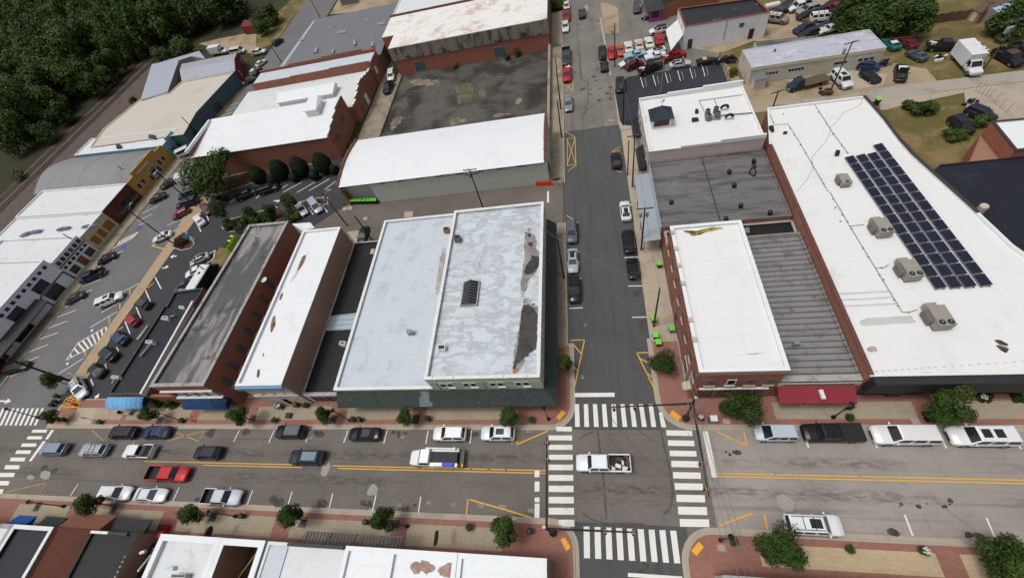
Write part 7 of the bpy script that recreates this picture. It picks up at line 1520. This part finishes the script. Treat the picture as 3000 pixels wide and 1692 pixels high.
def lamp(base,label,h=4.9,banner=None):
    t=thing('street_lamp',base,label,'street lamp','black street lamps on the sidewalks'); m=MB(); m.lathe(*base,[(.24,.1),(.24,.35),(.12,.55),(.07,1.0),(.055,h-.5)],10); m.build('post',BLK_M,t)
    m=MB(); m.lathe(*base,[(.08,h-.5),(.2,h-.4),(.14,h-.36),(.26,h-.05),(.3,h),(.2,h+.12),(.04,h+.3)],10); m.build('lantern',BLK_M,t); MB().lathe(*base,[(.155,h-.345),(.262,h-.07)],10).build('lamp_glass',LENS,t)
    if banner: MB().box(base[0]+.1,base[0]+.75,base[1]-.02,base[1]+.02,h-2.0,h-.9).build('banner',BLK_M,t)
for tl,x,y,lb,bn in (('C1',1372,268,'street lamp beside the yellow hydrant',0),('C1',488,912,'street lamp at the left of the near sidewalk',0),('C1',1782,987,'street lamp beside the black bin on the near sidewalk',0),('C2',712,267,'street lamp left of the green awning end',0),('C2',1145,1062,'street lamp right of the tree above the slatted canopy',0),('C3',276,256,'street lamp on the far left corner of the crossing',0),('C3',1575,1166,'street lamp by a planter on the near right corner',0),('C4',490,242,'street lamp with a dark banner before the red awning',1),('C1',290,243,'street lamp at the left crosswalk',0)): lamp(at(tl,x,y,.13),lb,4.9,bn)
SIGY=flat('signal_yellow',S(214,150,50),.5); LRED=flat('signal_lens',S(60,20,18),.3)
def signal_pole(base, top, arms, label):
    t=thing('traffic_signal',base,label,'traffic signal','traffic signal poles at the crossing'); h=7.8
    MB().lathe(*base,[(.42,.1),(.42,.5),(.3,.62),(.24,1.1),(.16,1.3),(.13,h)],12).build('post',BLK_M,t)
    m=MB(); m.tube((*base,h-.1),(base[0],base[1],h+.1),.17,n=8); m.build('post_cap',LENS,t)
    for end,sigs in arms:
        z=6.0; E=Vector((*end,z+.35)); A=Vector((*base,z-.1)); a=MB().tube(A,E,.13,.07,8).build('mast_arm',BLK_M,t); d=(E-A).normalized(); nn=Vector((-d.y,d.x,0)).normalized()
        for f in sigs:
            c=A.lerp(E,f); ang=math.atan2(d.y,d.x); s=MB().obox(c.x,c.y,c.z-.95,c.z+.02,.34,.28,ang).build('signal_head',SIGY,t)
            m=MB()
            for sd in (-1,1):
                for k in range(3): q=c+nn*sd*.15; m.tube((q.x,q.y,c.z-.78+k*.3),(q.x+nn.x*sd*.14,q.y+nn.y*sd*.14,c.z-.78+k*.3),.1,n=8)
            m.build('lens_hood',LRED if 0 else BLK_M,s)
    return t
ne=at('C3',1310,252,.13); sw=at('C3',310,1112,.13)
e1=at('C3',745,165,6.35); e2=at('C3',1483,828,6.35); e3=at('C3',262,392,6.35); e4=at('C3',945,1108,6.35)
signal_pole(ne,None,[((e1[0],e1[1]),(.96,.7)),((e2[0],e2[1]),(.68,.94))],'black signal pole with two mast arms beside the brick corner building')
signal_pole(sw,None,[((e3[0],e3[1]),(.94,.74)),((e4[0],e4[1]),(.66,.96))],'black signal pole with two mast arms on the near left corner')

# ---------------------------------------------------------------- small street things
GRN=flat('lime_lid',S(120,214,72),.5); LIME=flat('lime_paint',S(168,206,40),.5); BIN=flat('bin_black',S(26,28,28),.6); DKPOT=flat('dark_pot',S(44,42,42),.6); SOIL=flat('soil',S(60,48,40),.9)
def cart(p,label,rz=0,group='lime-lidded waste carts'):
    t=thing('waste_cart',p,label,'waste cart',group); x,y=p[0],p[1]; z=.13
    m=MB(); m.hull([(x-.24,y-.27,z+.08),(x+.24,y-.27,z+.08),(x+.24,y+.25,z+.08),(x-.24,y+.25,z+.08)],[(x-.36,y-.4,z+1.02),(x+.36,y-.4,z+1.02),(x+.36,y+.38,z+1.02),(x-.36,y+.38,z+1.02)]); m.build('bin_body',BIN,t)
    MB().hull([(x-.39,y-.44,z+1.03),(x+.39,y-.44,z+1.03),(x+.39,y+.42,z+1.03),(x-.39,y+.42,z+1.03)],[(x-.34,y-.38,z+1.11),(x+.34,y-.38,z+1.11),(x+.34,y+.36,z+1.16),(x-.34,y+.36,z+1.16)]).build('lid',GRN,t)
    for s in (-1,1): MB().tube((x+s*.27,y+.3,z+.13),(x+s*.34,y+.3,z+.13),.13,n=10).build('wheel',m_tyre,t)
for tl,x,y,lb in (('B3',1108,560,'waste cart alone against the brick side wall near the canopy'),('B3',1066,972,'waste cart at the foot of the plain utility pole'),('B3',1200,1045,'waste cart closest to the brick wall beside tan paving'),('B3',1080,1095,'upper of the two waste carts above the round street tree'),('B3',1100,1148,'waste cart touching the round street tree'),('A4',815,785,'waste cart at the far corner of the white roof store')): cart(at(tl,x,y,.13),lb)
for i,x in enumerate((725,751,777,804,834,864,890,915)): 
    p=at('B2',x,86-i*.5,0); cart((p[0],p[1]),'waste cart %s in the alley row by the warehouse'%('at the left end','second from the left','third from the left','fourth from the left','fourth from the right','third from the right','second from the right','at the right end')[i])
def dump(tl,x,y,label,ang):
    p=at(tl,x,y,.5); t=thing('dumpster',(*p,0),label,'dumpster'); m=MB(); c,s=math.cos(ang),math.sin(ang)
    m.obox(p[0],p[1],.15,1.25,2.0,1.3,ang); m.build('bin_body',LIME,t); MB().obox(p[0],p[1],1.255,1.34,2.05,1.0,ang).build('lid',BIN,t); MB().obox(p[0]+c*.75,p[1]+s*.75,1.345,1.42,.5,.9,ang).build('lid_panel',LIME,t)
dump('B1',1755,370,'lime dumpster with black lid against the grey-roofed brick building, upper',1.3); dump('B1',1735,405,'lime dumpster nearest the grass patch',1.3)
def planter(tl,x,y,label,flower=None,r=.35,leaf=LEAF_A,z=.13):
    p=at(tl,x,y,.4); t=thing('planter',(*p,z),label,'planter','planters on the sidewalks'); MB().lathe(*p,[(r*.7,z),(r,z+.5),(r*1.05,z+.55)],12).build('pot',DKPOT,t)
    rn=random.Random(int(x)); m=MB()
    for i in range(90):
        a=rn.uniform(0,6.28); q=r*1.25*math.sqrt(rn.random()); c=Vector((p[0]+q*math.cos(a),p[1]+q*math.sin(a),z+.6+.4*rn.random()*(1-q/r/1.6))); u=Vector((rn.uniform(-1,1),rn.uniform(-1,1),rn.uniform(-.3,.3))).normalized()*.1; v=u.cross(Vector((rn.uniform(-.3,.3),rn.uniform(-.3,.3),1))).normalized()*.07; m.face([c+u,c+v,c-u,c-v])
    m.build('leaves',leaf,t)
    if flower:
        m=MB()
        for i in range(26): a=rn.uniform(0,6.28); q=r*.9*math.sqrt(rn.random()); c=(p[0]+q*math.cos(a),p[1]+q*math.sin(a)); m.lathe(*c,[(.03,z+.92),(.08,z+1.0),(.03,z+1.06)],5)
        m.build('flowers',flower,t)
for tl,x,y,lb,fl in (('C1',757,278,'planter at the foot of the blue parking sign',None),('C1',1378,268,'planter at the street lamp by the yellow hydrant',None),('C1',432,82,'dark planter at the lot exit, rearmost',None),('C1',420,124,'dark planter at the lot exit, middle',None),('C1',396,150,'dark planter at the lot exit, nearest the crosswalk',None),('C1',440,258,'dark planter on the brick corner, left',None),('C1',490,262,'dark planter on the brick corner, right',None),
  ('C2',145,265,'green planter beside a square dark box',None),('C2',735,260,'pale planter beside the street lamp foot',None),('C2',1300,255,'purple-flowered planter beside a tree grate',FLP),('C3',150,266,'planter on the far left corner brick paving',None),('C3',1420,248,'planter with white flowers at the signal pole',FLW),('C4',610,245,'planter beside the banner street lamp',None),('C4',608,1235,'dark planter on the near right sidewalk',None),('C4',1165,1250,'planter with white and purple flowers',FLW),('C2',1612,1070,'green planter on the near sidewalk alone',None),('C3',1665,1180,'leafy planter behind the near right lamp',None),('C2',165,160,'planter with pale blue flowers against the white shop front',flat('pale_blue_flowers',S(150,190,200))),('C2',190,165,'planter with white flowers against the white shop front',FLW),('C2',310,150,'rust-flowered pot by the white shop door',FLY),('C2',380,155,'dark planter by the low white-fronted shop',None),('C4',1600,100,'red pot with a pink flower under the charcoal front',FLW)): planter(tl,x,y,lb,fl)
def can(tl,x,y,label):
    p=at(tl,x,y,.5); t=thing('litter_bin',(*p,.13),label,'litter bin','black litter bins'); MB().lathe(*p,[(.26,.13),(.34,.95),(.36,1.0)],14).build('bin_body',BLK_M,t); MB().lathe(*p,[(.36,1.005),(.3,1.1),(.12,1.16)],14).build('lid',BLK_M,t)
for tl,x,y,lb in (('C2',787,260,'black litter bin right of the street lamp foot'),('C1',1832,986,'black litter bin next to the near street lamp'),('C2',836,1032,'black litter bin left of the tree above the shorter canopy'),('C3',138,1100,'black litter bin under the near left corner tree')): can(tl,x,y,lb)
def grate(tl,x,y,w_,h_,label):
    p=at(tl,x,y,.14); t=thing('tree_grate',(*p,.14),label,'tree grate','square tree grates'); MB().ring([(p[0]-w_,p[1]-h_),(p[0]+w_,p[1]-h_),(p[0]+w_,p[1]+h_),(p[0]-w_,p[1]+h_)],[(p[0]-.3,p[1]-.3),(p[0]+.3,p[1]-.3),(p[0]+.3,p[1]+.3),(p[0]-.3,p[1]+.3)],.139,.155).build('grate',BLK_M,t); MB().box(p[0]-.29,p[0]+.29,p[1]-.29,p[1]+.29,.139,.147).build('soil',SOIL,t)
for tl,x,y,lb in (('C2',582,255,'dark tree grate before the low white-fronted shop'),('C2',1205,255,'dark tree grate by the purple-flowered planter'),('C1',1205,265,'dark tree grate right of the light blue awning'),('C1',1905,255,'dark tree grate by the navy awning corner'),('C1',1610,985,'dark tree grate left of the near black litter bin'),('C1',285,913,'small dark tree grate at the left of the near sidewalk'),('C2',355,1030,'dark tree grate above the longer slatted canopy'),('C2',1050,1058,'dark tree grate above the shorter slatted canopy'),('C4',1215,235,'dark tree grate before the charcoal store front'),('C4',1700,1315,'dark tree grate at the bottom right tree'),('C1',860,925,'tree grate below the white SUV at the near kerb')): grate(tl,x,y,.55,.62,lb)
def signpost(base,top,label,w_,h_,mat,ang=0,cat='sign'):
    b=at(*base,.13); h=rise(b,px_of(*top)); h=max(1.2,min(h,4)); t=thing('sign_post',(*b,.13),label,cat); MB().tube((*b,.13),(*b,h),.04,n=6).build('post',METAL,t); MB().obox(b[0],b[1]-.06,h-h_/2,h+h_/2,w_,.05,ang).build('sign_panel',mat,t)
signpost(('C1',755,278),('C1',632,242),'blue parking sign on a post by the driveway',.75,.6,m_bluep)
signpost(('B1',620,1395),('B1',540,1366),'dark framed white sign at the walkway end',1.2,.7,WTRIM)
signpost(('B1',1445,355),('B1',1425,310),'cyan sign on a red base at the mulch island',1.3,.8,flat('cyan_sign',S(96,200,222)),1.1)
signpost(('B1',1480,375),('B1',1468,350),'white leaning sign at the mulch island edge',1.0,.5,WTRIM,.4)
signpost(('A3',345,1400),('A3',328,1352),'black street sign by the warehouse corner',1.2,.35,BLK_M)
m=MB(); a,b=[Vector(q) for q in pts('A3','180,1388 305,1382',.4)]; ang=math.atan2((b-a).y,(b-a).x); c=(a+b)/2
t=thing('road_barrier',(c.x,c.y,0),'orange red plastic barrier across the alley end','barrier'); OR=flat('barrier_orange',S(222,72,44),.5); MB().hull([(a.x,a.y-.25,0),(b.x,b.y-.25,0),(b.x,b.y+.25,0),(a.x,a.y+.25,0)],[(a.x,a.y-.08,.95),(b.x,b.y-.08,.95),(b.x,b.y+.08,.95),(a.x,a.y+.08,.95)]).build('barrier_body',OR,t)
for i in range(3): q=a.lerp(b,.2+.3*i); MB().obox(q.x,q.y,.35,.6,.35,.5,ang).build('fork_slot',flat('barrier_dark',S(120,36,26)),t)
c=at('C1',562,135,.4); t=thing('road_barrier',(*c,0),'bright orange barrier on the hatched corner of the lot exit','barrier'); MB().hull([(c[0]-.9,c[1]-.25,.15),(c[0]+.7,c[1]-.6,.15),(c[0]+.8,c[1]-.2,.15),(c[0]-.8,c[1]+.2,.15)],[(c[0]-.85,c[1]-.05,1.0),(c[0]+.72,c[1]-.42,1.0),(c[0]+.75,c[1]-.3,1.0),(c[0]-.82,c[1]+.05,1.0)]).build('barrier_body',OR,t)
hz=MB()
for s in '480,150 600,168|490,135 600,160|505,105 605,140|520,90 600,120|545,78 598,100'.split('|'): line(hz,pts('C1',s),.12,.156)
for s in '480,150 510,95 600,75 605,165 480,170 480,150|490,168 545,80|520,170 575,75|550,170 600,95'.split('|'): line(hz,pts('C1',s),.13,.156)
struct('corner_hatching',hz,m_yellow)
c=at('C1',1455,270,.4); t=thing('fire_hydrant',(*c,.13),'yellow fire hydrant on the brick kerb band','hydrant'); HY=flat('hydrant_yellow',S(216,140,60),.5); MB().lathe(*c,[(.2,.13),(.2,.2),(.13,.22),(.13,.7),(.17,.72),(.12,.9),(.04,.98)],12).build('barrel',HY,t); MB().tube((c[0]-.26,c[1],.55),(c[0]+.26,c[1],.55),.07,n=8).build('nozzle',HY,t)
c=at('C3',1515,262,.5); t=thing('drop_box',(*c,.13),'grey street cabinet with a bright white top at the crossing','cabinet'); MB().box(c[0]-.35,c[0]+.35,c[1]-.3,c[1]+.3,.4,1.25).build('cabinet_body',GTRIM,t); MB().box(c[0]-.4,c[0]+.4,c[1]-.35,c[1]+.35,1.252,1.32).build('top_panel',WTRIM,t)
for sx in (-1,1): MB().box(c[0]+sx*.38-.05,c[0]+sx*.38+.05,c[1]-.3,c[1]+.3,.13,.4).build('leg',BLK_M,t)
c=at('C4',276,130,.6); t=thing('sandwich_board',(*c,.13),'white framed sandwich board in front of the red awning','sign board'); MB().hull([(c[0]-.45,c[1]-.35,.13),(c[0]+.35,c[1]-.25,.13),(c[0]+.35,c[1]-.2,.13),(c[0]-.45,c[1]-.3,.13)],[(c[0]-.4,c[1]+.0,1.15),(c[0]+.4,c[1]+.1,1.15),(c[0]+.4,c[1]+.15,1.15),(c[0]-.4,c[1]+.05,1.15)]).build('board',WTRIM,t); MB().hull([(c[0]-.34,c[1]-.31,.3),(c[0]+.26,c[1]-.22,.3),(c[0]+.26,c[1]-.21,.3),(c[0]-.34,c[1]-.3,.3)],[(c[0]-.3,c[1]-.04,1.05),(c[0]+.3,c[1]+.05,1.05),(c[0]+.3,c[1]+.06,1.05),(c[0]-.3,c[1]-.03,1.05)]).build('panel',OCHB,t)
def oval(tl,x,y,z,label):
    c=at(tl,x,y,z); t=thing('hanging_sign',(*c,z),label,'sign','oval hanging signs'); m=MB(); ring=[(c[0],c[1]+.75*math.cos(k*.3927),z+.5*math.sin(k*.3927)) for k in range(16)]; m.hull(ring,[(a+.12,b,d) for a,b,d in ring]); m.build('sign_disc',BLK_M,t); MB().tube((c[0]+.06,c[1]-1.2,z+.6),(c[0]+.06,c[1]+.6,z+.6),.03,n=5).build('bracket',BLK_M,t)
oval('C2',1357,1150,3.2,'black oval hanging sign beside the stained white roof'); oval('C1',1572,1110,3.2,'black oval hanging sign above the wide white parapet')
c=at('C1',1190,1135,3); t=thing('red_drum',(*c,2.4),'bright red drum beside the white parapet','drum'); REDM=flat('red_plastic',S(186,40,42),.5); MB().tube((c[0],c[1],2.6),(c[0]+.9,c[1]+.3,2.9),.42,n=14).build('drum_body',REDM,t); MB().tube((c[0]+.91,c[1]+.303,2.9),(c[0]+.96,c[1]+.32,2.92),.34,n=14).build('drum_end',flat('red_plastic_dark',S(140,28,30)),t)
c=at('C1',1222,1072,1); t=thing('red_cabinet',(*c,0),'dark red box standing on the near sidewalk','box'); MB().box(c[0]-.45,c[0]+.45,c[1]-.35,c[1]+.35,.13,1.1).build('cabinet_body',REDM,t); MB().box(c[0]-.48,c[0]+.48,c[1]-.38,c[1]+.38,1.102,1.16).build('top_panel',flat('red_top',S(120,28,30)),t)
c=at('C1',965,205,.7); t=thing('cafe_table',(*c,.13),'small grey outdoor table under the light blue awning','table'); MB().box(c[0]-.5,c[0]+.5,c[1]-.4,c[1]+.4,.85,.9).build('tabletop',GTRIM,t); MB().tube((*c,.13),(*c,.85),.05,n=6).build('leg',BLK_M,t); MB().lathe(*c,[(.3,.13),(.28,.18)],10).build('base',BLK_M,t)
c=at('C1',915,205,.5); t=thing('outdoor_chair',(*c,.13),'dark outdoor chair left of the small table','chair'); MB().box(c[0]-.25,c[0]+.25,c[1]-.25,c[1]+.25,.5,.56).build('seat',BLK_M,t); MB().box(c[0]-.25,c[0]-.19,c[1]-.25,c[1]+.25,.561,1.0).build('backrest',BLK_M,t)
for sx in (-1,1):
    for sy in (-1,1): MB().tube((c[0]+sx*.2,c[1]+sy*.2,.13),(c[0]+sx*.2,c[1]+sy*.2,.5),.025,n=5).build('leg',BLK_M,t)
c=at('C2',245,228,.4); t=thing('utility_box',(*c,.13),'square dark metal box on the paving before the white shop','box'); MB().box(c[0]-.35,c[0]+.35,c[1]-.35,c[1]+.35,.13,.55).build('box_body',flat('box_brown',S(84,72,62)),t); MB().box(c[0]-.4,c[0]+.4,c[1]-.4,c[1]+.4,.552,.6).build('lid',BLK_M,t)
c=at('A4',30,48,.8); t=thing('gas_tank',(*c,0),'white horizontal gas tank beside the junkyard drive','tank'); MB().tube((c[0]-1.5,c[1],.9),(c[0]+1.5,c[1]+.3,.9),.6,n=16).build('tank_body',WTRIM,t)
for u in (-.9,.9): MB().box(c[0]+u-.1,c[0]+u+.1,c[1]-.4,c[1]+.6,0,.4).build('stand',GTRIM,t)
def scrap(tl,x,y,label,n,sp,cols,name='scrap_heap',seed=3):
    c=at(tl,x,y,.5); rn=random.Random(seed); t=MB()
    for i in range(n):
        q=(c[0]+rn.gauss(0,sp),c[1]+rn.gauss(0,sp*.7)); z=rn.uniform(0,.6); L=rn.uniform(.3,1.3)
        if rn.random()<.4: t.tube((q[0],q[1],z+.15),(q[0]+rn.uniform(-.1,.1),q[1]+.2,z+.25),.33,n=10,mi=0)
        else: t.hull([(q[0]+a*L+rn.uniform(-.1,.1),q[1]+b*L*.5,z) for a,b in ((-.5,-.5),(.5,-.5),(.5,.5),(-.5,.5))],[(q[0]+a*L*.9,q[1]+b*L*.4,z+rn.uniform(.15,.6)) for a,b in ((-.5,-.5),(.5,-.5),(.5,.5),(-.5,.5))],rn.randrange(len(cols)))
    tag(t.build(name,cols),label,'scrap heap')
SC=[m_tyre,BLKT,METAL,BRT]
scrap('A3',1615,440,'dark scrap heap behind the sealed lot corner',36,.9,SC); scrap('A4',885,475,'tyres and parts heaped at the garage corner',14,.4,[m_tyre,METAL],seed=5); scrap('A4',445,690,'rusty scrap at the foot of the garage pole',14,.6,[BRT,m_rust],seed=6); scrap('A4',740,150,'white crumpled tarpaulin heap by the trees',16,.8,[WTRIM],'tarpaulin_heap',7); scrap('A4',605,198,'small white debris on the weeds',6,.4,[WTRIM],'debris',8); scrap('A4',288,150,'tan board lying in the junkyard',3,.5,[OCHB],'board_pile',9); scrap('A4',1590,360,'blue and white junk behind the box truck',14,.8,[WTRIM,BLUET,METAL],seed=10); scrap('A4',1300,430,'white wheel parts by the box truck rear',5,.4,[WTRIM,m_tyre],seed=12); scrap('A3',1010,140,'dark junk before the pink wall',8,.5,SC,seed=13); scrap('A3',1185,290,'rusty parts between red classic and canopy',16,.7,[BRT,m_rust,METAL],seed=14); scrap('A4',1570,770,'dark dump bin on the gravel yard',5,.6,[BLKT],'dump_bin',15); scrap('A4',560,215,'junk at the rear of the garage',18,.9,SC,seed=16)
fe=thing('wire_fence',(27.2,78,0),'dark wire fence at the right edge of the sealed lot','fence')
fp=[Vector(q) for q in pts('A3','1560,440 1590,520 1650,655')]
for a,b in zip(fp,fp[1:]):
    for i in range(4): c=a.lerp(b,i/4); MB().tube((c.x,c.y,0),(c.x,c.y,1.6),.05,n=6).build('post',BLK_M,fe)
    m=MB()
    for z in (.3,.7,1.1,1.55): m.tube((a.x,a.y,z),(b.x,b.y,z),.02,n=4)
    m.build('wires',BLK_M,fe)
fe=thing('wire_fence',(60,60,0),'pale chain fence on the gravel yard at the right','fence'); fp=[Vector(q) for q in pts('A4','1560,690 1660,740 1840,890')]
for a,b in zip(fp,fp[1:]):
    for i in range(4): c=a.lerp(b,i/4); MB().tube((c.x,c.y,0),(c.x,c.y,1.7),.03,n=6).build('post',METAL,fe)
    m=MB()
    for z in (.1,.5,.9,1.3,1.7): m.tube((a.x,a.y,z),(b.x,b.y,z),.01,n=4)
    m.build('wires',METAL,fe)
fe=thing('wire_fence',(-50,85,0),'wire fence along the brick lane beside the slab yard','fence'); a,b=Vector((-50.3,66,0)),Vector((-50.3,99,0))
for i in range(12): c=a.lerp(b,i/11); MB().tube((c.x,c.y,.4),(c.x,c.y,2.0),.03,n=6).build('post',METAL,fe)
m=MB()
for z in (.8,1.3,1.9): m.tube((a.x,a.y,z),(b.x,b.y,z),.01,n=4)
m.build('wires',METAL,fe)
dm=MB()
for s in '1120,145 1185,142 1182,185 1118,188|655,112 688,108 686,132 655,135|695,105 725,103 722,128 694,130|812,185 846,183 835,208 806,210': pass
for s in '1120,145 1185,142 1182,185 1118,188|655,112 688,108 686,132 655,135|695,105 725,103 722,128 694,130|812,185 846,183 835,208 806,210|685,295 885,275 850,370 750,378'.split('|'): quad(dm,pts('B2',s),.02)
struct('alley_concrete_patches',dm,m_conc)
dm=MB()
for tl,x,y in (('A3',370,314),('A3',350,545),('C4',1115,273),('C3',1580,1225),('B1',850,388),('C3',1620,272)):
    p=at(tl,x,y,.14); dm.box(p[0]-.4,p[0]+.4,p[1]-.3,p[1]+.3,.1,.15)
struct('service_covers',dm,m_conc)
